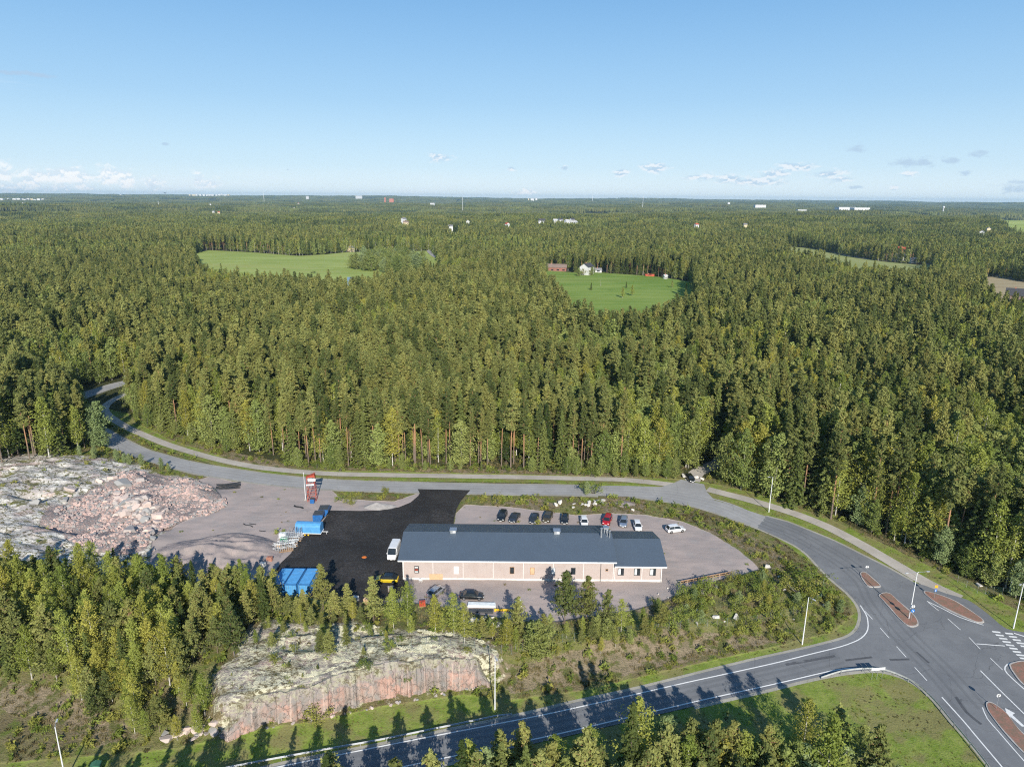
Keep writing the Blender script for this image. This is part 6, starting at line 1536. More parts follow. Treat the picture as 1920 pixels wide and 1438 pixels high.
def by_shadow(px, py, H):
    """ground point of a tree whose shadow tip shows at px, py"""
    q = P(px, py); b = np.array([q[0], q[1]])
    for _ in range(6):
        dz = float(h_base(b[0], b[1])) + H - q[2]; b = q[:2] - SH * dz
    return b

def single_trees():
    # near side of the lower road: tips rise over the picture edge
    G = 'trees on the near side of the lower road'
    for px, py, kd, H, lb in ((1200, 1310, 'birch', 15, 'tall slim birch catching the light at the middle of the near row'), (1248, 1342, 'willow', 11, 'rounded willow right of the tallest slim birch'), (1300, 1349, 'young_pine', 11, 'pale pine third in the near row from the slim birch'),
                              (1345, 1349, 'young_pine', 12, 'pine with a twin close behind it in the near row'), (1377, 1355, 'young_pine', 11.5, 'pine standing tight against the twin in the near row'), (1455, 1361, 'aspen', 11, 'dark rounded aspen towards the junction lawn'),
                              (980, 1352, 'young_pine', 12, 'broad pine with spread branches at the road edge'), (938, 1368, 'young_pine', 11, 'broad pine left of the spread one'), (1106, 1358, 'birch', 12, 'yellowish birch beside the white edge line'),
                              (1125, 1400, 'young_pine', 11, 'low pine below the yellowish birch'), (1041, 1378, 'birch', 11, 'shaded olive birch between the broad pine and the yellowish birch'), (1051, 1425, 'young_pine', 9, 'small pine tip below the olive birch'),
                              (881, 1388, 'birch', 12, 'yellow-tipped birch at the left end of the near row'), (616, 1407, 'young_pine', 10, 'lone pine tip over the white edge line far left'), (1519, 1311, 'birch', 10, 'yellow birch on the inner lawn of the junction'),
                              (1577, 1323, 'young_pine', 9, 'green pine right of the yellow birch on the lawn'), (1623, 1359, 'aspen', 8, 'round green sapling on the junction lawn'), (1638, 1396, 'willow', 7, 'pale sapling low on the junction lawn'),
                              (1425, 1392, 'aspen', 10, 'dark aspen low between the pines and the lawn birch'), (1480, 1402, 'aspen', 10, 'dark broad aspen below the yellow birch'), (1540, 1398, 'young_pine', 9, 'pine below the green pine on the lawn'), (1225, 1402, 'young_pine', 11, 'pine half hidden below the willow'),
                              (1310, 1402, 'young_pine', 10, 'pine below the pale third pine'), (1590, 1420, 'aspen', 8, 'round crown at the picture edge under the saplings'), (1390, 1420, 'young_pine', 10, 'pine crown at the picture edge below the twins'), (1170, 1425, 'willow', 9, 'pale crown at the picture edge left of the willow'), (1000, 1430, 'young_pine', 10, 'pine crown at the picture edge under the broad one'),
                              (1450, 1432, 'young_pine', 8, 'pine crown at the picture edge under the dark aspens'), (1685, 1432, 'willow', 5, 'small pale shrub-like tree at the lower lawn edge')):
        q = by_top(px, py, H); plant(kd, q[0], q[1], H, lb, G)
    for px, py, H, kd in ((1087, 1239, 17, 'spruce'), (1025, 1281, 15, 'young_pine'), (1148, 1278, 14, 'young_pine'), (1225, 1300, 12, 'young_pine'), (1284, 1303, 11, 'birch'), (1364, 1252, 16, 'birch'), (1313, 1290, 12, 'young_pine'),
                          (899, 1297, 15, 'spruce'), (935, 1300, 15, 'spruce'), (845, 1290, 15, 'spruce'), (746, 1339, 12, 'young_pine'), (642, 1321, 14, 'spruce'), (499, 1352, 12, 'young_pine'), (556, 1360, 12, 'spruce'), (414, 1364, 12, 'young_pine'), (320, 1392, 12, 'spruce'), (357, 1382, 12, 'young_pine'), (800, 1330, 12, 'young_pine'),
                          (700, 1360, 11, 'young_pine'), (600, 1362, 11, 'birch'), (870, 1322, 13, 'young_pine'), (960, 1320, 13, 'young_pine'), (1464, 1281, 13, 'young_pine'), (1190, 1306, 12, 'birch'), (450, 1380, 11, 'birch'), (261, 1415, 10, 'young_pine')):
        b = by_shadow(px, py, H); plant(kd, b[0], b[1], H, ('slim ' if kd != 'young_pine' else 'broad ') + {'young_pine': 'pine', 'spruce': 'spruce', 'birch': 'birch'}[kd] + ' at the bottom edge casting its shadow ' + ('on the verge under the rock cut' if px < 700 else 'toward the end of the rock cut' if px < 930 else 'on the straight road' if px < 1200 else 'on the road before the junction'), G, .95)
    fb = random.Random(19)
    for i in range(34):
        px = 900 + i * 23 + fb.uniform(-9, 9); py = fb.uniform(1385, 1440); kd = fb.choice(['young_pine', 'birch', 'aspen', 'young_pine', 'willow']); H = fb.uniform(8.5, 12) * (.75 if px > 1550 else 1); q = by_top(px, py, H)
        plant(kd, q[0], q[1], H, {'young_pine': 'pine', 'birch': 'birch', 'aspen': 'aspen', 'willow': 'willow'}[kd] + ' in the thick lower row at the bottom of the picture, ' + ('left part' if px < 1150 else 'middle part' if px < 1400 else 'right part'), G)
    for i in range(46):
        x = -62 + i * 1.45 + TR.uniform(-1, 1); y = TR.uniform(52, 64); plant(TR.choice(['young_pine', 'spruce', 'birch']), x, y, TR.uniform(10.5, 13), 'tree of the dense row just below the picture edge that shades the lower road', G)
    # singles on the yard edge
    G = 'trees between the rock outcrop and the yard'
    for px, py, kd, H, lb in ((1062, 1071, 'young_pine', 10.5, 'tall narrow pine in front of the hall, casting its shadow on the wall foot'), (1103, 1079, 'young_pine', 9.8, 'narrow pine right of the tallest one in front of the hall'), (1140, 1105, 'young_pine', 8.5, 'dense pine third from the tallest before the hall'), (1168, 1122, 'birch', 7, 'yellow-green birch at the gravel edge, right of the dense pine'),
                              (972, 1118, 'young_pine', 7.5, 'thin pine beside the white wrapped bundle'), (1020, 1150, 'young_pine', 7, 'pine left of the tallest narrow pine'), (997, 1165, 'aspen', 6, 'bushy aspen in front of the yard edge'), (600, 1057, 'young_pine', 9.5, 'broad pine standing before the black asphalt'), (650, 1093, 'young_pine', 6.5, 'small pine on the lower edge of the asphalt'),
                              (505, 1084, 'young_pine', 7.5, 'pine in front of the left blue container'), (538, 1112, 'young_pine', 5, 'pine before the middle blue container'), (566, 1104, 'young_pine', 5.5, 'thin pine before the right blue container'), (625, 1108, 'young_pine', 6, 'pine right of the containers'), (697, 1082, 'young_pine', 9, 'pine beside the yellow crossover'), (762, 1090, 'birch', 9, 'bright birch at the corner of the hall'),
                              (735, 1100, 'birch', 8.5, 'birch left of the bright corner birch'), (815, 1115, 'birch', 7.5, 'pale birch in front of the silver car'), (850, 1112, 'birch', 8.5, 'yellow-green birch left of the black saloon'), (870, 1130, 'birch', 8, 'drooping birch below the black saloon'), (408, 1065, 'young_pine', 9, 'pine over the shadow of the gravel heap'), (440, 1060, 'young_pine', 9, 'pine standing against the grey-pink gravel heap'), (470, 1088, 'young_pine', 8, 'pine left of the blue containers'),
                              (175, 752, 'willow', 15, 'tall pale aspen alone between the dark pines and the road bend'), (600, 1180, 'young_pine', 5, 'dark pine on the lichened rock'), (615, 1180, 'young_pine', 5.5, 'bushy pine on the rock beside the fence')):
        q = by_top(px, py, H); plant(kd, q[0], q[1], H, lb, G if 'bend' not in lb else None)
    for px, py, w, H, kd, lb in ((1010, 1235, 1.5, 7.5, 'aspen', 'large round green aspen at the right end of the rock cut'), (950, 1215, 1.2, 6, 'birch', 'yellowish birch bush left of the large aspen'), (592, 1352, 1.2, 3.6, 'bush', 'dark green bush growing at the foot of the rock cut'), (300, 1372, 1.1, 6.5, 'young_pine', 'broad pine at the left end of the rock cut'),
                                 (1110, 925, 1.3, 4.2, 'bush', 'green bush on the verge casting shadow on the road'), (1100, 928, 1.0, 4.0, 'willow', 'small willow beside the verge bush'), (722, 926, 1.0, 2.4, 'bush', 'small bright bush at the road beside the entrance'), (655, 945, 1.5, 2.0, 'bush', 'yellowish bush left of the small grey heap'), (637, 938, 1.3, 2.0, 'bush', 'green bush at the left of the grass patch'),
                                 (933, 945, .8, 3.4, 'bush', 'narrow leafy bush behind the first parked car'), (1515, 1105, 1.6, 5.2, 'bush', 'large dark bush on the bank above the road curve'), (1498, 1112, 1.4, 4.5, 'bush', 'dark bush left of the largest on the bank')):
        q = P(px, py); plant(kd, q[0], q[1], H, lb, None, w)
    # grove on the left and thickets (filled by spacing)
    def fill(poly_px, n, kinds, hr, label, group, gap, z=0, wide=1., seed=1):
        rg = random.Random(seed); pl = [(q[0], q[1]) for q in PL(poly_px)]; xs = [p[0] for p in pl]; ys = [p[1] for p in pl]; got = []; tries = 0
        while len(got) < n and tries < n * 60:
            tries += 1; x, y = rg.uniform(min(xs), max(xs)), rg.uniform(min(ys), max(ys))
            if not inside(pl, np.array([x]), np.array([y]))[0] or any((x - a) ** 2 + (y - b) ** 2 < gap * gap for a, b in got): continue
            got.append((x, y)); kd = rg.choice(kinds); hh = rg.uniform(*hr); f = (hh - hr[0]) / (hr[1] - hr[0]); lb = label[kd] if isinstance(label, dict) else label
            i_ = min(3, int((x - min(xs)) / (max(xs) - min(xs)) * 4)); j_ = min(2, int((y - min(ys)) / (max(ys) - min(ys)) * 3))
            lb = ('short ', 'middling ', 'tall ')[min(2, int(f * 3))] + lb + ', ' + ('near ', 'middle ', 'far ')[j_] + ('left', 'centre left', 'centre right', 'right')[i_]
            if len(lb.split()) > 16: print('LONG', lb)
            plant(kd, x, y, hh * (.35 if kd == 'bush' and hr[1] > 4 else 1), lb, group, wide)
    GL = 'young trees of the grove left of the rock cut'
    LB = {'birch': 'slender yellow-green birch in the grove left of the rock cut', 'young_pine': 'young pine in the grove left of the rock cut', 'pine': 'pine in the grove', 'spruce': 'small dark spruce in the grove left of the rock cut', 'bush': 'leafy bush in the grove left of the rock cut', 'aspen': 'young aspen in the grove left of the rock cut'}
    fill([(-60, 1130), (60, 1105), (160, 1110), (260, 1120), (345, 1150), (330, 1200), (330, 1290), (240, 1290), (130, 1270), (60, 1275), (-60, 1265)], 118, ['birch', 'birch', 'birch', 'young_pine', 'spruce'], (7.5, 12.5), LB, GL, 2.2, seed=5)
    fill([(-300, 1150), (-60, 1130), (-60, 1250), (-300, 1260)], 25, ['birch', 'young_pine', 'spruce'], (8, 12), LB, GL, 2.8, seed=15)
    fill([(40, 1265), (240, 1290), (250, 1340), (190, 1335), (110, 1290)], 14, ['birch', 'birch', 'young_pine'], (5.5, 8), LB, GL, 2.4, seed=6)
    fill([(150, 1300), (330, 1290), (395, 1310), (395, 1375), (330, 1392), (240, 1385), (170, 1350)], 20, ['birch', 'young_pine', 'birch', 'bush'], (4.5, 8), {'birch': 'birch on the slope at the left end of the rock cut', 'young_pine': 'pine on the slope at the left end of the rock cut', 'bush': 'bush on the slope at the left end of the rock cut'}, 'trees at the left end of the rock cut', 2.6, seed=16)
    fill([(330, 1130), (420, 1130), (520, 1130), (500, 1165), (450, 1190), (440, 1230), (380, 1250), (340, 1285), (325, 1220)], 38, ['young_pine', 'young_pine', 'birch', 'spruce'], (6.5, 10), {'birch': 'birch among pines above the left end of the rock cut', 'young_pine': 'grey-green pine above the left end of the rock cut', 'spruce': 'spruce above the left end of the rock cut'}, 'pines above the left end of the rock cut', 2.1, seed=7)
    fill([(500, 1150), (640, 1150), (760, 1150), (890, 1165), (900, 1195), (800, 1185), (700, 1172), (600, 1180), (510, 1178)], 26, ['young_pine', 'young_pine', 'birch', 'young_pine', 'bush'], (2.6, 4.6), {'birch': 'birch in the strip between the lichened rock and the yard', 'young_pine': 'pine in the strip between the lichened rock and the yard', 'bush': 'low bush in the strip between the lichened rock and the yard'}, 'trees between the rock outcrop and the yard', 1.7, seed=8)
    fill([(900, 1180), (1000, 1190), (1100, 1195), (1200, 1180), (1240, 1165), (1240, 1195), (1150, 1225), (1050, 1225), (960, 1215), (905, 1205)], 34, ['young_pine', 'birch', 'bush', 'aspen'], (3.0, 5.0), {'birch': 'young birch on the bank below the gravel yard', 'young_pine': 'young pine on the bank below the gravel yard', 'bush': 'green bush on the bank below the gravel yard', 'aspen': 'leafy aspen sapling on the bank below the gravel yard'}, 'thicket on the bank below the gravel yard', 1.6, seed=9)
    fill([(1230, 1140), (1300, 1110), (1380, 1090), (1440, 1085), (1500, 1110), (1560, 1120), (1575, 1150), (1500, 1170), (1400, 1185), (1300, 1190), (1230, 1190)], 54, ['bush', 'bush', 'willow', 'bush', 'aspen', 'birch'], (2.0, 3.6), {'bush': 'low round bush on the bushy bank inside the road curve', 'willow': 'pale willow shrub on the bank inside the road curve', 'aspen': 'small aspen on the bank inside the road curve', 'birch': 'small birch on the bank inside the road curve'}, 'bushes inside the road curve', 1.5, wide=1.15, seed=10)
    fill([(1230, 1185), (1400, 1180), (1560, 1150), (1590, 1160), (1500, 1195), (1300, 1215), (1200, 1220)], 26, ['bush'], (1.0, 1.9), 'small bush low on the bank beside the lower road', 'bushes low on the bank', 1.4, seed=11)
    fill([(160, 850), (260, 868), (330, 885), (300, 890), (200, 866), (140, 853)], 16, ['bush', 'willow'], (2.2, 4.2), {'bush': 'bush along the road behind the lichened hill', 'willow': 'pale willow shrub along the road behind the lichened hill'}, 'bushes behind the lichened hill', 1.8, seed=12)
    fill([(1390, 1000), (1460, 1030), (1500, 1070), (1520, 1100), (1470, 1090), (1420, 1040)], 16, ['bush'], (.8, 1.6), 'low bush on the brown strip between the yard and the road', 'low bushes by the road', 1.6, seed=13)
    fill([(885, 935), (1010, 930), (1150, 940), (1200, 955), (1100, 955), (900, 948)], 14, ['bush'], (.5, 1.0), 'tiny bush on the rough strip behind the parked cars', 'tiny bushes behind the cars', 1.6, seed=14)
    fill([(420, 1270), (455, 1190), (520, 1175), (700, 1180), (870, 1195), (925, 1225), (925, 1262), (800, 1262), (640, 1270), (500, 1300)], 26, ['bush', 'young_pine', 'bush'], (.8, 2.4), {'bush': 'low bush growing in a crack of the lichened rock', 'young_pine': 'tiny pine on the lichened rock'}, 'scrub on the lichened rock', 2.5, seed=17)
    fill([(455, 1185), (560, 1172), (720, 1180), (900, 1195), (905, 1222), (700, 1212), (560, 1215), (450, 1235)], 15, ['young_pine', 'young_pine', 'birch'], (2.2, 4.6), {'young_pine': 'small pine on the upper part of the lichened rock', 'birch': 'small birch on the upper part of the lichened rock'}, 'small trees on the lichened rock', 3.2, seed=18)
    # fringe of leafy growth along the wood
    fill([(540, 868), (640, 876), (640, 884), (545, 876)], 16, ['aspen', 'bush'], (5, 8), {'aspen': 'leafy young aspen at the wood edge behind the path', 'bush': 'bush at the wood edge behind the path'}, 'leafy growth at the wood edge', 2.0, seed=21)
    fill([(1060, 884), (1270, 890), (1265, 899), (1060, 892)], 34, ['aspen', 'aspen', 'bush', 'spruce'], (4.5, 8), {'aspen': 'bright leafy aspen at the wood edge left of the forest track', 'bush': 'bush at the wood edge left of the forest track', 'spruce': 'small spruce at the wood edge left of the forest track'}, 'leafy growth at the wood edge', 2.2, seed=22)
    fill([(640, 876), (1060, 884), (1060, 888), (640, 880)], 34, ['spruce', 'bush', 'aspen'], (2.5, 6), {'aspen': 'low aspen under the bare pine trunks', 'bush': 'bush under the bare pine trunks', 'spruce': 'small spruce under the bare pine trunks'}, 'leafy growth at the wood edge', 2.5, seed=23)
    fill([(1345, 895), (1420, 905), (1480, 935), (1440, 930), (1350, 908)], 20, ['bush', 'aspen', 'willow'], (3.5, 6.5), {'aspen': 'leafy aspen right of the forest track', 'bush': 'bush right of the forest track', 'willow': 'pale willow right of the forest track'}, 'leafy growth right of the track', 2.0, seed=24)
    fill([(250, 780), (340, 812), (440, 845), (430, 850), (330, 822), (245, 790)], 26, ['aspen', 'bush', 'aspen'], (3.5, 7.5), {'aspen': 'leafy young aspen beside the left bend of the path', 'bush': 'bush beside the left bend of the path'}, 'leafy growth at the left bend', 2.2, seed=25)
    fill([(1600, 985), (1700, 1030), (1830, 1090), (1960, 1150), (2100, 1190), (2100, 1150), (1900, 1080), (1750, 1020), (1640, 980)], 60, ['aspen', 'birch', 'willow', 'aspen', 'bush'], (6, 11), {'aspen': 'broad leafy aspen at the wood edge above the crosswalk', 'birch': 'birch with white stem at the wood edge above the crosswalk', 'willow': 'pale willow at the wood edge above the crosswalk', 'bush': 'bush at the wood edge above the crosswalk'}, 'leafy wood edge above the crosswalk', 3.0, seed=26)

def in_any(polys, x, y):
    r = np.zeros(x.shape, bool)
    for p in polys: r |= inside(p, x, y)
    return r
CLEAR_SPOTS = []   # (x, y, radius) around distant buildings
LEAFY = [(*P(1200, 720, 15)[:2], 26, .8), (*P(1150, 640, 15)[:2], 30, .8), (*P(1270, 800, 12)[:2], 14, .7), (*P(60, 645, 15)[:2], 34, .8), (*P(150, 700, 12)[:2], 16, .7), (*P(735, 600, 15)[:2], 28, .75), (*P(1700, 860, 12)[:2], 18, .6), (*P(1880, 900, 10)[:2], 20, .7), (*P(420, 810, 9)[:2], 12, .6)]
def woods():
    rg = np.random.default_rng(31)
    # near wood: jittered grid
    def grid(d0, d1, sp, seed):
        g = np.random.default_rng(seed); xs = np.arange(-.86 * d1 - 90, .86 * d1 + 90, sp); ys = np.arange(max(60, d0 * .6), d1, sp); x, y = np.meshgrid(xs, ys); x = x.ravel() + g.uniform(-.45, .45, x.size) * sp; y = y.ravel() + g.uniform(-.45, .45, y.size) * sp
        d = np.hypot(x, y); ok = (d >= d0) & (d < d1) & (np.abs(x) < .84 * y + 85); x, y = x[ok], y[ok]
        ok = ~in_any(FIELDS, x, y)
        for cx, cy_, r in CLEAR_SPOTS: ok &= np.hypot(x - cx, y - cy_) > r
        return x[ok], y[ok]
    # clear land in front of the wood
    edge = PL([(60, 868), (130, 858), (160, 846), (190, 822), (150, 795), (120, 770), (115, 755), (150, 735), (215, 715), (262, 702), (262, 735), (240, 752), (240, 775), (300, 803), (350, 825), (420, 848), (500, 862), (560, 874), (650, 880), (750, 881), (850, 881), (1000, 882), (1100, 888), (1200, 893), (1265, 888), (1300, 878), (1335, 862), (1346, 850), (1360, 853), (1352, 875), (1345, 905), (1400, 927), (1460, 945), (1520, 965), (1600, 990), (1700, 1035), (1830, 1092), (1960, 1150), (2400, 1300)])
    clear = [(q[0], q[1]) for q in edge] + [(400, -50), (-400, -50), (-400, float(P(-150, 880)[1])), tuple(P(-150, 880)[:2]), tuple(P(0, 885)[:2])]
    x, y = grid(0, 420, 3.25, 1); ok = ~inside(clear, x, y); de = pdist(clear, x, y); ok &= (de > 1.0)
    x, y, de = x[ok], y[ok], de[ok]
    spn = fbm(x / 60, y / 60, 3, 200); r = rg.random(len(x)); right = sstep(30, 110, x + 0 * y)
    pp = np.clip(.68 - .38 * right + .25 * spn, .12, .9); ps = np.clip(.15 + .22 * right - .1 * spn, .06, .5)
    kind = np.where(r < pp, 0, np.where(r < pp + ps, 1, 2)); kind = np.where((fbm(x / 35, y / 35, 2, 210) > .22) & (rg.random(len(x)) < .65), 2, kind)
    kind = np.where((kind == 2) & (rg.random(len(x)) < .35), 3, kind); kind = np.where(rg.random(len(x)) < .006, 4, kind)
    for cx, cy_, rr_, pr_ in LEAFY:
        q = (np.hypot((x - cx) / rr_, (y - cy_) / (rr_ * 1.2)) + .35 * fbm(x / 14, y / 14, 2, 225) < 1) & (rg.random(len(x)) < pr_); kind = np.where(q, np.where(rg.random(len(x)) < .8, 3, 2), kind)
    gap = fbm(x / 9, y / 9, 2, 220) < -.52; keep = ~(gap & (rg.random(len(x)) < .8)); x, y, de, kind = x[keep], y[keep], de[keep], kind[keep]
    H = np.select([kind == 0, kind == 1, kind == 2, kind == 3], [22.0, 19.0, 17.0, 15.0], 15) * (1 + .11 * rg.normal(size=len(x))) * (1 + .16 * fbm(x / 40, y / 40, 2, 230)); H = np.clip(H, 9, 27)
    H = np.where((de < 7) & (x < -60), H * .9, H)
    # the ones that show largest are individual trees
    inframe = np.abs(x) < .76 * y + 4
    score = np.hypot(x, y) + 2.6 * np.minimum(de, 200) + 1000 * (~inframe)
    ind = np.zeros(len(x), bool)
    names = ['pine', 'spruce', 'birch', 'aspen', 'dead']
    have = [COUNT.get('pine', 0) + COUNT.get('young_pine', 0), COUNT.get('spruce', 0), COUNT.get('birch', 0), COUNT.get('aspen', 0), COUNT.get('dead', 0)]
    for kd in range(5):
        idx = np.where(kind == kd)[0]; idx = idx[np.argsort(score[idx])][:max(0, 300 - have[kd])]; idx = idx[score[idx] < 900]; ind[idx] = True
    def zones(a, b):
        px = 960 + F_PX * a / (b * .965 + CAM_H * .26)
        if a < -118 and b < 262: return 'left of the road bend'
        for lim, nm in ((330, 'at the left bend of the path'), (450, 'above the rubble'), (560, 'above the pipe bundle'), (660, 'behind the red lattice frame'), (780, 'behind the small grey heap'), (880, 'opposite the yard entrance'), (980, 'behind the first parked cars'), (1080, 'behind the middle parked cars'), (1180, 'behind the red car'), (1290, 'left of the forest track'),
                        (1400, 'right of the forest track'), (1500, 'behind the bend lamp post'), (1620, 'above the road curve'), (1740, 'above the double lamp')):
            if px < lim: return nm
        return 'above the crosswalk'
    def ranks(v): return 'front rank' if v < 6 else 'second rank' if v < 12 else 'third rank' if v < 19 else 'inner ranks' if v < 32 else 'depth'
    def sizes(h): return 'low' if h < 14 else 'mid-height' if h < 17 else 'rather tall' if h < 19.5 else 'tall' if h < 22 else 'very tall'
    txt = {0: 'pine with bare orange trunk', 1: 'dark pointed spruce', 2: 'light green birch', 3: 'round-crowned aspen', 4: 'bare grey dead spruce'}
    wd = rg.uniform(.86, 1.15, len(x))
    for i in np.where(ind)[0]:
        zn = zones(x[i], y[i])
        plant(names[kind[i]], float(x[i]), float(y[i]), float(H[i]), f'{sizes(H[i])} {"narrow" if wd[i] < .95 else "broad" if wd[i] > 1.06 else "even"} {txt[int(kind[i])]}, {ranks(de[i])} {zn}', f'{names[kind[i]]} trees {zn}', float(wd[i]))
    protos = bpy.data.collections.new('woodland_trees')
    plist = []
    def addp(kd, seed, H0, lod):
        o = bpy.data.objects.new('woodland_tree', tree_single(kd, seed, H0, lod)); o.name = 'woodland_tree.%03d' % (900 + len(plist)); protos.objects.link(o); plist.append(H0); return len(plist) - 1
    L0 = [[addp(kd, 500 + 10 * i + j, h_, 0) for j in range(n)] for i, (kd, h_, n) in enumerate((('pine', 21, 4), ('spruce', 17, 3), ('birch', 15, 3), ('aspen', 13, 3), ('dead', 14, 1)))]
    L1 = [[addp(kd, 600 + 10 * i + j, h_, 1) for j in range(n)] for i, (kd, h_, n) in enumerate((('pine', 21, 4), ('spruce', 17, 3), ('birch', 15, 3), ('aspen', 13, 3), ('dead', 14, 1)))]
    L2 = [[addp(kd, 700 + 10 * i + j, h_, 2) for j in range(n)] for i, (kd, h_, n) in enumerate((('pine', 21, 4), ('spruce', 17, 3), ('birch', 15, 3), ('aspen', 13, 2), ('dead', 14, 1)))]
    XS, YS, SS, II = [], [], [], []
    def push(x, y, kind, H, table):
        pk = np.array([table[k][rg.integers(0, len(table[k]))] for k in kind]); XS.append(x); YS.append(y); SS.append(H / np.array(plist)[pk]); II.append(pk)
    r_ = ~ind; d = np.hypot(x, y)
    a = r_ & (d < 300); push(x[a], y[a], kind[a], H[a], L0); a = r_ & (d >= 300); push(x[a], y[a], kind[a], H[a], L1)
    def mid(d0, d1, sp, table, seed, hs=1.):
        x, y = grid(d0, d1, sp, seed); n = len(x); s_ = fbm(x / 170, y / 170, 3, 240); r = rg.random(n); right = sstep(30, 400, x)
        pp = np.clip(.46 - .1 * right + 1.0 * s_, .04, .92); ps = np.clip(.27 + .12 * right - .3 * s_, .07, .6)
        kind = np.where(r < pp, 0, np.where(r < pp + ps, 1, 2)); kind = np.where((kind == 2) & (rg.random(n) < .4), 3, kind); kind = np.where((fbm(x / 45, y / 60, 2, 255) > .42) & (rg.random(n) < .85), 3, kind); kind = np.where((fbm(x / 60, y / 90, 2, 250) > .3) & (rg.random(n) < .75), 2 + (rg.random(n) < .3), kind)
        kind = np.where(rg.random(n) < .004, 4, kind)
        H = np.select([kind == 0, kind == 1, kind == 2, kind == 3], [20.5, 18.5, 17, 15.5], 15) * (1 + .12 * rg.normal(size=n)) * (1 + .22 * fbm(x / 110, y / 110, 3, 260)) * hs
        push(x, y, kind, np.clip(H, 7, 27), table)
    mid(420, 760, 3.9, L1, 2); mid(760, 1350, 5.0, L2, 3, 1.02)
    x = np.concatenate(XS); y = np.concatenate(YS)
    scatter('forest', x, y, h_base(x, y) - .1, np.concatenate(SS), rg.random(len(x)) * 6.28, np.concatenate(II), protos, label='mixed pine, spruce and birch forest stretching away behind the first ranks of trees', cat='forest')
    # far woods
    far = bpy.data.collections.new('far_woods')
    hs = {}
    def patch(sz, ntree, seed, rough_):
        g = np.random.default_rng(seed); V = []; T = []; MI = []; K = 3; mix_ = g.random(3) * [1., .8, .8] + [.5, .35, .15]; mix_ /= mix_.sum()
        for t_ in range(ntree):
            px, py = g.uniform(-sz / 2, sz / 2, 2); kd = g.choice(3, p=mix_)
            if not rough_:
                _, (v, tt, k), _, _ = gen_tree(['pine', 'spruce', 'birch'][kd], int(g.integers(1e6)), g.uniform(13, 20), 3); V.append(v + [px, py, 0]); T.append(tt); MI += [kd] * (len(v) // 3)
            else:
                h = g.uniform(11, 22); r0 = g.uniform(1.9, 4.2) * (.7 if kd == 1 else 1.1); n = 5; a = np.arange(n) * 2 * np.pi / n + g.random() * 6
                zm = h * (.35 if kd == 1 else .68); ring = np.stack([px + r0 * np.cos(a) * g.uniform(.7, 1.3, n), py + r0 * np.sin(a) * g.uniform(.7, 1.3, n), np.full(n, zm) + g.uniform(-1, 1, n)], 1)
                top = np.array([px + g.normal() * .4, py + g.normal() * .4, h]); lo = ring * [1, 1, 0] + [0, 0, h * .15]
                lo[:, 0] = px + (lo[:, 0] - px) * .8; lo[:, 1] = py + (lo[:, 1] - py) * .8
                for j in range(n):
                    j2 = (j + 1) % n; V.append(np.array([ring[j], ring[j2], top, lo[j], lo[j2], ring[j], lo[j2], ring[j2], ring[j]])); tv = g.random(); T.append(np.full(9, tv * .4 + .6 * (t_ * .618 % 1))); MI += [kd] * 3
        V = np.vstack(V); T = np.concatenate(T)
        return fast_mesh('far_wood', V, np.arange(len(V)), np.full(len(V) // 3, 3), ([M['far_pine'], M['far_spruce'], M['far_broadleaf']] if rough_ else [M['pine_leaf'], M['spruce_leaf'], M['birch_leaf']]), MI, {'tint': ('FLOAT', T)})
    ids = []
    for i in range(6): o = bpy.data.objects.new('far_wood', patch(42, 64, 900 + i, False)); o.name = 'far_wood.%03d' % (900 + i); far.objects.link(o)
    for i in range(6): o = bpy.data.objects.new('far_wood', patch(125, 470, 950 + i, True)); o.name = 'far_wood.%03d' % (906 + i); far.objects.link(o)
    def tiles(d0, d1, sp, base, seed):
        x, y = grid(d0, d1, sp, seed); n = len(x); return x, y, rg.integers(0, 6, n) + base, np.full(n, 1.) * (1 + .12 * rg.normal(size=n).clip(-1.5, 1.5))
    a = tiles(1350, 3300, 38, 0, 5); b = tiles(3300, 15500, 112, 6, 6)
    cut = fbm(b[0] / 900, b[1] / 500, 3, 280) > -.38; b = tuple(q[cut] for q in b)
    x, y, pk, s = [np.concatenate(q) for q in zip(a, b)]
    scatter('forest', x, y, h_base(x, y) - .5, s, rg.integers(0, 4, len(x)) * 1.5708 + rg.uniform(-.2, .2, len(x)), pk, far, label='far-off wooded country fading to blue at the horizon', cat='distant forest')
    # copse standing in the left field
    rr = random.Random(5); pl = [(q[0], q[1]) for q in PL([(655, 505), (668, 492), (700, 482), (760, 485), (790, 492), (800, 506), (740, 514), (690, 510)])]
    n = 0
    while n < 90:
        q = P(rr.uniform(652, 802), rr.uniform(480, 515))
        if not inside(pl, np.array([q[0]]), np.array([q[1]]))[0]: continue
        n += 1; plant('aspen' if rr.random() < .8 else 'willow', q[0], q[1], rr.uniform(12, 18), 'leafy tree in the dense round copse standing in the left green field', 'copse in the left green field', 1.5)
    for px, py, H, kd, lb in ((1108, 545, 7, 'spruce', 'small dark conifer at the left of the meadow'), (1174, 541, 6, 'spruce', 'small dark conifer in the middle of the meadow'), (1126, 538, 7, 'dead', 'thin bare sapling in the meadow'), (1167, 560, 9, 'birch', 'yellowish birch in the lower meadow'), (1185, 556, 9, 'birch', 'orange-leaved birch right of the yellowish one in the meadow'),
                              (1260, 541, 7, 'birch', 'small birch at the right of the meadow'), (1286, 545, 6, 'birch', 'sapling at the right end of the meadow'), (1110, 517, 9, 'aspen', 'round dark tree in front of the white farmhouse'), (1085, 519, 9, 'aspen', 'round tree left of the white farmhouse'), (1095, 517, 8, 'bush', 'garden shrub by the white farmhouse'), (1065, 508, 17, 'birch', 'golden birch beside the old barn'),
                              (1305, 556, 14, 'aspen', 'bright green tree at the right corner of the meadow'), (1025, 510, 9, 'aspen', 'round tree left of the old barn'), (588, 514, 4, 'bush', 'dark bush on the near edge of the left field')):
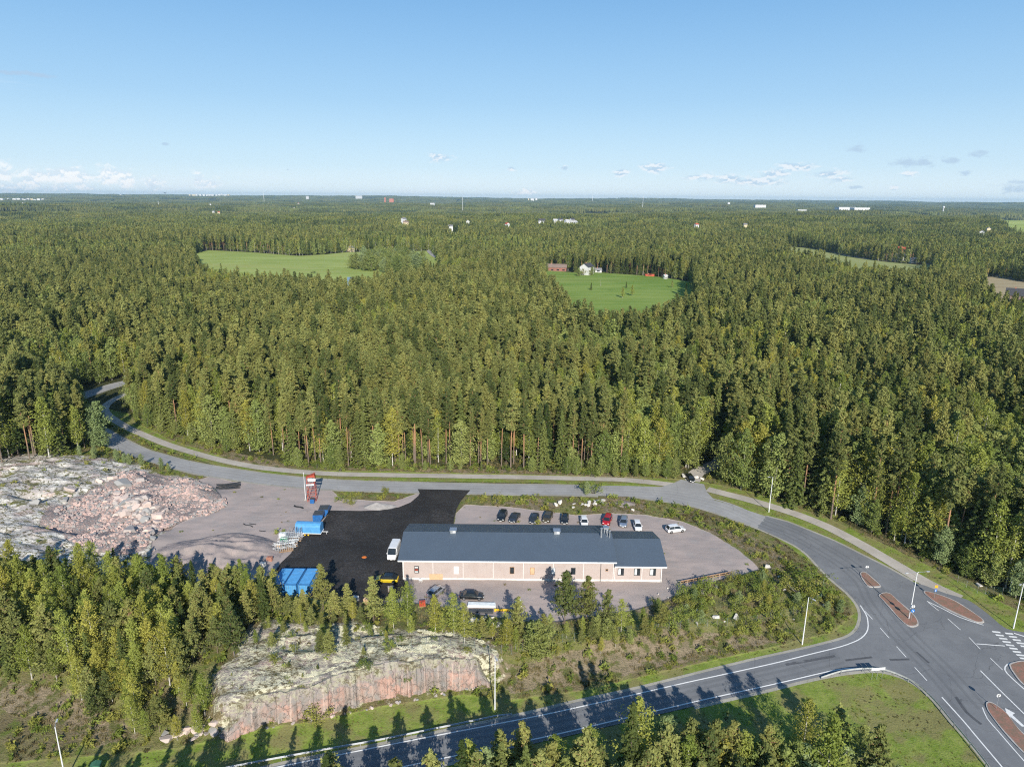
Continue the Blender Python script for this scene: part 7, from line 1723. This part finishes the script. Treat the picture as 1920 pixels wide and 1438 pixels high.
        q = P(px, py); plant(kd, q[0], q[1], H, lb, None, 1.2)

# ---------------------------------------------------------------- ground plants
def undergrowth():
    rg = np.random.default_rng(55); protos = bpy.data.collections.new('tufts')
    ms = [M['bush_leaf'], M['heather'], foliage('dry_grass', (.20, .16, .07), (.34, .28, .15), (.12, .15, .04), .5, .3, ), M['bush_leaf']]
    for i in range(4):
        V = []
        for j in range(26 if i != 3 else 60):
            a = rg.random() * 6.28; r = .35 * rg.random() ** .7; b = np.array([math.cos(a) * r, math.sin(a) * r, 0]); h = rg.uniform(.15, .42) * (1.3 if i == 2 else 1); t = b + [rg.normal() * .12, rg.normal() * .12, h]
            w = np.array([rg.normal(), rg.normal(), 0]); w = w / np.linalg.norm(w) * (.035 if i == 2 else .07)
            if i == 3: c = b + [0, 0, rg.random() * .6]; V += [c + rg.normal(size=3) * .11 for _ in range(3)]
            else: V += [b - w, b + w, t]
        V = np.array(V); o = bpy.data.objects.new('tuft', fast_mesh('tuft', V, np.arange(len(V)), np.full(len(V) // 3, 3), [ms[i]], attrs={'tint': ('FLOAT', np.repeat(rg.random(len(V) // 3), 3))})); o.name = 'tuft.%03d' % (900 + i); protos.objects.link(o)
    N = 70000; x = rg.uniform(-150, 150, N); y = rg.uniform(66, 240, N); ok = np.abs(x) < .8 * y + 8
    for p in SHEETS: ok &= ~(inside(p, x, y)); 
    x, y = x[ok], y[ok]; ok = np.ones(len(x), bool)
    for p in (Z_GRAVEL_E, Z_GRAVEL_W, Z_RUBBLE): ok &= (sdist(p, x, y) < -.6) | (rg.random(len(x)) < .012)
    inr = inside(Z_OUTCROP, x, y) | inside(Z_ROCK, x, y); ok &= ~inr | (rg.random(len(x)) < .16)
    for p in SHEETS: ok &= pdist(p, x, y) > 1.1
    ok &= (fbm(x / 4, y / 4, 3, 300) > -.35) & (~((x > -23.5) & (x < 32) & (y > 122) & (y < 140)))
    x, y = x[ok], y[ok]; n = len(x); dry = np.zeros(n, bool)
    for p in Z_DRY: dry |= inside(p, x, y)
    nz = fbm(x / 9, y / 9, 3, 310); ver = inside(Z_VERGE, x, y)
    pk = np.where(dry, 2, np.where(nz > .18, 2, np.where(nz < -.25, 1, 0))); pk = np.where((rg.random(n) < .10) & ~ver, 3, pk)
    s = rg.uniform(.6, 1.3, n) * np.where(pk == 3, 1.6, 1.0) * np.where(ver, .42, 1.0)
    scatter('meadow_grass', x, y, h_base(x, y) - .02, s, rg.random(n) * 6.28, pk, protos, label='tufts of green and straw-coloured grass and weeds on the banks and verges', cat='grass')

# ---------------------------------------------------------------- distant buildings
def house(px, py, w, d, h, rz, wall, roof, label, name='house', cat='house', up=0.0, flat=False, windows=3, rh=None, clear=None, group=None):
    q = P(px, py, up); zg = float(h_base(q[0], q[1])); clear = clear or 9; CLEAR_SPOTS.append((q[0], q[1], clear)); CLEAR_SPOTS.append((q[0] * .975, q[1] * .975, clear)); 
    t = thing(name, label, cat, (q[0], q[1], zg), rz, group); zt = up + h; rh = rh or w * .28
    b = MB()
    if flat: b.box(-w / 2, -d / 2, -1, w / 2, d / 2, zt)
    else: b.prism([(-d / 2, -1), (d / 2, -1), (d / 2, zt), (0, zt + rh), (-d / 2, zt)], -w / 2, w / 2, axis='x')
    b.obj('wall', wall, t); r = MB()
    if flat: r.box(-w / 2 - .3, -d / 2 - .3, zt + .003, w / 2 + .3, d / 2 + .3, zt + .5)
    else: r.prism([(-d / 2 - .5, zt - .15), (0, zt + rh + .1), (d / 2 + .5, zt - .15), (d / 2 + .5, zt + .1), (0, zt + rh + .4), (-d / 2 - .5, zt + .1)], -w / 2 - .5, w / 2 + .5, axis='x'); 
    ro = r.obj('roof', roof, t)
    if not flat: c = MB(); c.box(-w * .2, -.4, zt + rh * .5, -w * .2 + .9, .4, zt + rh + 1.2); c.obj('chimney', M['terracotta_stack'], ro)
    fl = max(1, int(h // 3))
    for f in range(fl):
        for i in range(windows):
            x = -w / 2 + w * (i + .5) / windows; z = up + .9 + f * 3; o = MB(); o.box(x - w / windows * .22, -d / 2 - .06, z, x + w / windows * .22, -d / 2 - .005, z + 1.3); o.obj('window', M['glass'], t)
    return t
def distant_buildings():
    for n, c in (('white_wall', (.62, .62, .61)), ('cream_wall', (.62, .52, .33)), ('red_wall', (.36, .085, .045)), ('barn_wall', (.27, .12, .09)), ('ochre_wall', (.60, .38, .13)), ('brick_wall', (.42, .16, .11)), ('red_roof', (.46, .09, .05)), ('grey_roof', (.20, .20, .21)), ('dark_roof', (.055, .055, .06)), ('brown_roof', (.22, .16, .13)), ('pale_roof', (.50, .50, .50))): S(n, c, .8, scale=.2)
    h = house
    h(1100, 516, 12, 10, 8.5, R(55), M['white_wall'], M['dark_roof'], 'white farmhouse with a steep dark roof at the top of the meadow', 'farmhouse', 'farmhouse', clear=16)
    h(1041, 508, 24, 10, 4, R(-6), M['barn_wall'], M['brown_roof'], 'long old red barn with a grey-brown roof left of the white farmhouse', 'barn', 'barn', windows=4, rh=3, clear=20)
    h(1218, 519, 8, 3, 1.2, R(-5), M['orange'], M['red_roof'], 'low orange shed at the wood edge of the meadow', 'shed', 'shed', windows=1, rh=1)
    h(1247, 524, 3, 3, 3.2, R(20), M['white_wall'], M['pale_roof'], 'small white hut at the right side of the meadow', 'hut', 'hut', windows=1, rh=1.2)
    h(1121, 511, 7, 4, 2.4, R(5), M['white_wall'], M['grey_roof'], 'white low annex right of the white farmhouse', 'shed', 'shed', windows=1)
    h(1908, 566, 16, 11, 5, R(-35), M['brown_roof'], M['dark_roof'], 'dark roofed barn at the right edge below the fallow field', 'barn', 'barn', up=4, clear=14)
    h(1670, 471, 15, 8, 5, R(5), M['white_wall'], M['red_roof'], 'white house with a red roof, upper one of the hamlet', up=6, clear=14)
    h(1692, 477, 14, 9, 6, R(0), M['ochre_wall'], M['red_roof'], 'yellow house with a bright red roof in the hamlet', up=5, clear=14)
    h(1686, 487, 14, 8, 3.5, R(12), M['white_wall'], M['dark_roof'], 'low white house with a dark roof nearest the strip field', up=2, clear=12)
    h(1712, 492, 8, 6, 3.5, R(0), M['white_wall'], M['grey_roof'], 'small white garage at the right end of the hamlet', up=1, windows=1, clear=10)
    h(1553, 459, 8, 8, 8, R(40), M['white_wall'], M['dark_roof'], 'white house in shadow at the left end of the strip field', up=2, clear=10)
    h(658, 471, 7, 6, 4.5, R(60), M['cream_wall'], M['grey_roof'], 'cream house at the far wood edge behind the left field', up=1, clear=12)
    h(761, 421, 11, 9, 4, R(10), M['cream_wall'], M['brown_roof'], 'cream villa with a brown roof deep in the forest', up=17); h(757, 415, 10, 9, 5, R(50), M['white_wall'], M['grey_roof'], 'white villa just above the cream one', up=17)
    h(845, 426, 9, 7, 1.6, R(5), M['white_wall'], M['grey_roof'], 'white bungalow by the small far clearing', up=15)
    for i, (px, py, w) in enumerate(((1016, 417, 26), (1041, 416, 16), (1051, 415, 18), (1063, 417, 16), (1073, 415, 20), (1078, 419, 14))):
        h(px, py, w * .62, 9, 3.6, R(10 * i), M['white_wall'], M['pale_roof'] if i % 2 else M['dark_roof'], ['long white house at the left of the bright cluster', 'white house second in the bright cluster', 'white house third in the bright cluster with light roof', 'white house at the middle of the bright cluster', 'largest white house at the right of the bright cluster', 'small white house lowest of the bright cluster'][i], up=17, group='bright white house cluster')
    for i, (px, py) in enumerate(((1397, 423), (1306, 423), (1841, 437), (1853, 431), (877, 417), (951, 422), (504, 382), (400, 392), (395, 388), (410, 399), (45, 391), (330, 386), (551, 388), (560, 387), (1860, 402))):
        h(px, py, 7.5, 7, 2.2, R(25 * i), M['white_wall'] if i % 3 else M['cream_wall'], M['red_roof'] if i % 4 == 1 else M['grey_roof'], 'small pale house peeping out of the far forest', up=19, group='lone houses in the far forest')
    def block(x0, x1, yt, yb, D, wall, label, name='apartment_block', cat='apartment block', depth=15, group=None, roofm=None):
        a = ray((x0 + x1) / 2, yb); a = a * (D / a[1]); w = abs((ray(x1, yb) - ray(x0, yb))[0]) * D; zt = CAM_H + (ray((x0 + x1) / 2, yt)[2]) * D / ray((x0 + x1) / 2, yt)[1]; zg = float(h_base(a[0], a[1]))
        t = thing(name, label, cat, (a[0], a[1], zg), 0, group); b = MB(); b.box(-w / 2, -depth / 2, -2, w / 2, depth / 2, zt - zg); b.obj('wall', wall, t); b = MB(); b.box(-w / 2 - .4, -depth / 2 - .4, zt - zg + .01, w / 2 + .4, depth / 2 + .4, zt - zg + 1.2); b.obj('roof', roofm or M['grey_roof'], t)
        CLEAR_SPOTS.append((a[0], a[1], w * .6 + 30)); CLEAR_SPOTS.append((a[0] * .97, a[1] * .97, w * .6 + 30)); return t
    block(730.5, 738.5, 373, 381, 5600, M['brick_wall'], 'square red brick tower block standing over the far forest', 'tower_block', 'tower block', 20)
    block(721, 723.6, 370.5, 381, 5600, M['brick_wall'], 'red brick chimney stack left of the tower block', 'chimney_stack', 'chimney', 10)
    block(1570, 1600, 389, 390.6, 4600, M['white_wall'], 'long white industrial hall on the right horizon, left wing', 'warehouse', 'warehouse', 60, roofm=M['white_wall']); block(1598, 1626, 390, 393, 4300, M['white_wall'], 'long white industrial hall on the right horizon, nearer wing', 'warehouse', 'warehouse', 60, roofm=M['white_wall'])
    block(1494, 1510, 393.5, 396, 4000, M['white_wall'], 'low white shed left of the long industrial hall', 'warehouse', 'warehouse', 30); block(1415, 1434, 384.5, 386.5, 5200, M['white_wall'], 'low pale shed on the horizon below the clouds', 'warehouse', 'warehouse', 40); block(1364, 1368, 380, 384, 6500, M['white_wall'], 'small white tower on the middle horizon', 'tower_block', 'tower block')
    block(807, 815, 381, 382.3, 4800, M['pale_roof'], 'pale low building right of the brick tower', 'warehouse', 'warehouse', 20); block(667, 679, 367.4, 368.4, 9500, M['pale_roof'], 'pale building on the skyline left of the brick chimney', 'warehouse', 'warehouse'); block(574, 579, 368, 369, 8600, M['pale_roof'], 'small pale building on the skyline, further left', 'warehouse', 'warehouse')
    rr = random.Random(9)
    def strip(x0, x1, y, D, lab, grp, hh=2.6):
        x = x0
        while x < x1:
            w = rr.uniform(2.2, 6.5); y0 = y + rr.uniform(-1.0, .6); block(x, x + w, y0 - hh * rr.uniform(.5, 1.1), y0 + 1.2, D * rr.uniform(.97, 1.03), M['white_wall'] if rr.random() < .8 else M['cream_wall'], lab, group=grp, depth=25); x += w + rr.uniform(.3, 4)
    strip(-12, 82, 375.5, 6500, 'white apartment block in the suburb at the left skyline', 'white blocks of the left suburb', 3.0); strip(92, 112, 374, 7200, 'white apartment block just right of the left suburb', 'white blocks right of the suburb', 2.6); strip(86, 146, 368.6, 10500, 'tiny pale block on the left skyline behind the suburb', 'tiny blocks on the left skyline', 1.5)
    strip(168, 190, 372.6, 7800, 'pale block in the small cluster left of the water tower', 'pale cluster left of the water tower', 2.); strip(205, 245, 368.5, 9800, 'tall pale block on the skyline left of the water tower', 'tall pale skyline blocks', 2.3); strip(355, 430, 366.2, 11500, 'pale block in the long row on the skyline right of the water tower', 'pale row on the skyline', 1.6); strip(990, 1008, 373.4, 9500, 'tiny pale block on the skyline at the middle', 'tiny blocks on the middle skyline', 1.4)
    # water tower, tank, masts
    D = 10500; a = ray(309.5, 364) * (D / ray(309.5, 364)[1]); zg = float(h_base(a[0], a[1])); t = thing('water_tower', 'mushroom-shaped water tower on the skyline at the left', 'water tower', (a[0], a[1], zg)); zt = CAM_H + ray(309.5, 361.2)[2] * D / ray(309.5, 361.2)[1] - zg
    b = MB(); b.tube((0, 0, -2), (0, 0, zt - 8), 5, 4, 12); b.obj('shaft', M['grey_roof'], t); b = MB(); b.tube((0, 0, zt - 12), (0, 0, zt - 3), 6, 20, 20); b.tube((0, 0, zt - 3), (0, 0, zt), 20, 18, 20); b.obj('tank', M['grey_roof'], t)
    D = 3900; q = ray(1769.5, 389); a = q * (D / q[1]); zg = float(h_base(a[0], a[1])); t = thing('radar_dome', 'white ball-shaped dome over the forest at the right', 'dome', (a[0], a[1], zg)); zc = a[2] + CAM_H - zg; b = MB(); b.sphere((0, 0, zc), 6.0, 20, 12); b.obj('dome', M['white_wall'], t, smooth=True); b = MB(); b.tube((0, 0, -1), (0, 0, zc - 5), 3, 3, 12); b.obj('tower', M['pale_roof'], t); CLEAR_SPOTS.append((a[0], a[1], 45))
    for px, yt, yb, D, lb in ((867.5, 371, 385, 3600, 'slim pale lattice mast over the middle forest'), (1205.5, 369, 379, 4600, 'thin red and white mast right of the middle'), (494.5, 362, 369, 7000, 'tall pale mast on the skyline left of the middle'), (297.5, 378, 387, 3500, 'thin pale mast in the left forest'), (1669, 455, 480, 1180, 'white flagpole over the red-roofed house'), (1563, 461, 475, 1290, 'wooden power pole at the left end of the strip field'), (1587, 466, 479, 1250, 'wooden power pole by the strip field, right one'), (1111, 366.5, 371.5, 9000, 'tiny mast on the middle skyline')):
        q = ray(px, yb); a = q * (D / q[1]); zg = float(h_base(a[0], a[1])); zt = CAM_H + ray(px, yt)[2] * D / ray(px, yt)[1] - zg; r = D * .00028; t = thing('mast', lb, 'mast', (a[0], a[1], zg)); b = MB(); b.tube((0, 0, -1), (0, 0, zt), r, r * .6, 6); b.obj('shaft', M['white_metal'] if D != 1290 else M['weathered_timber'], t)
        b = MB(); b.tube((0, 0, zt), (0, 0, zt + r * 3), r * .4, r * .2, 5); b.tube((-r * 2.5, 0, zt * .97), (r * 2.5, 0, zt * .97), r * .3, r * .3, 5); b.obj('antenna', M['white_metal'], t)
    # pond glimpsed between the trees
    w, k = mat_new('pond_water'); b_ = bsdf(k, (.02, .05, .08), .05, spec=.6); k.l.new(b_.outputs[0], k.out.inputs[0])
    q = far_poly([(651, 521), (664, 521)], [(664, 527), (651, 527)], 6.0); FIELDS.append(q); sheet('water', q, .7, w, cell=6)

def haze():
    m, k = mat_new('haze'); k.n.clear(); out = k.node('ShaderNodeOutputMaterial'); v = k.node('ShaderNodeVolumePrincipled'); v.inputs['Color'].default_value = (.52, .77, 1.0, 1); v.inputs['Density'].default_value = HAZE_D; v.inputs['Anisotropy'].default_value = 0.1; k.l.new(v.outputs[0], out.inputs['Volume'])
    b = MB(); b.box(-21000, -1700, -45, 21000, 17500, HAZE_TOP); o = b.obj('haze', m); o['kind'] = 'stuff'; o['label'] = 'thin blue summer haze over the far forest'; o['category'] = 'haze'
HAZE_D, HAZE_TOP = 5.0e-5, 150.0
sc.cycles.volume_step_rate = 20

def main():
    import time; T = [time.time()]
    def tick(n): print('%-20s %.1fs' % (n, time.time() - T[0])); T[0] = time.time()
    build_ground(); tick('ground'); paved(); markings(); rock_cut(); tick('paved'); fields(); distant_buildings(); tick('far')
    build_hall(); vehicles(); tick('cars'); yard(); rocks_and_heaps(); tick('rocks'); furniture(); tick('furn')
    single_trees(); tick('singles'); woods(); tick('woods'); undergrowth(); haze(); tick('rest')
    print('trees', COUNT, 'objects', len(bpy.data.objects))
main()
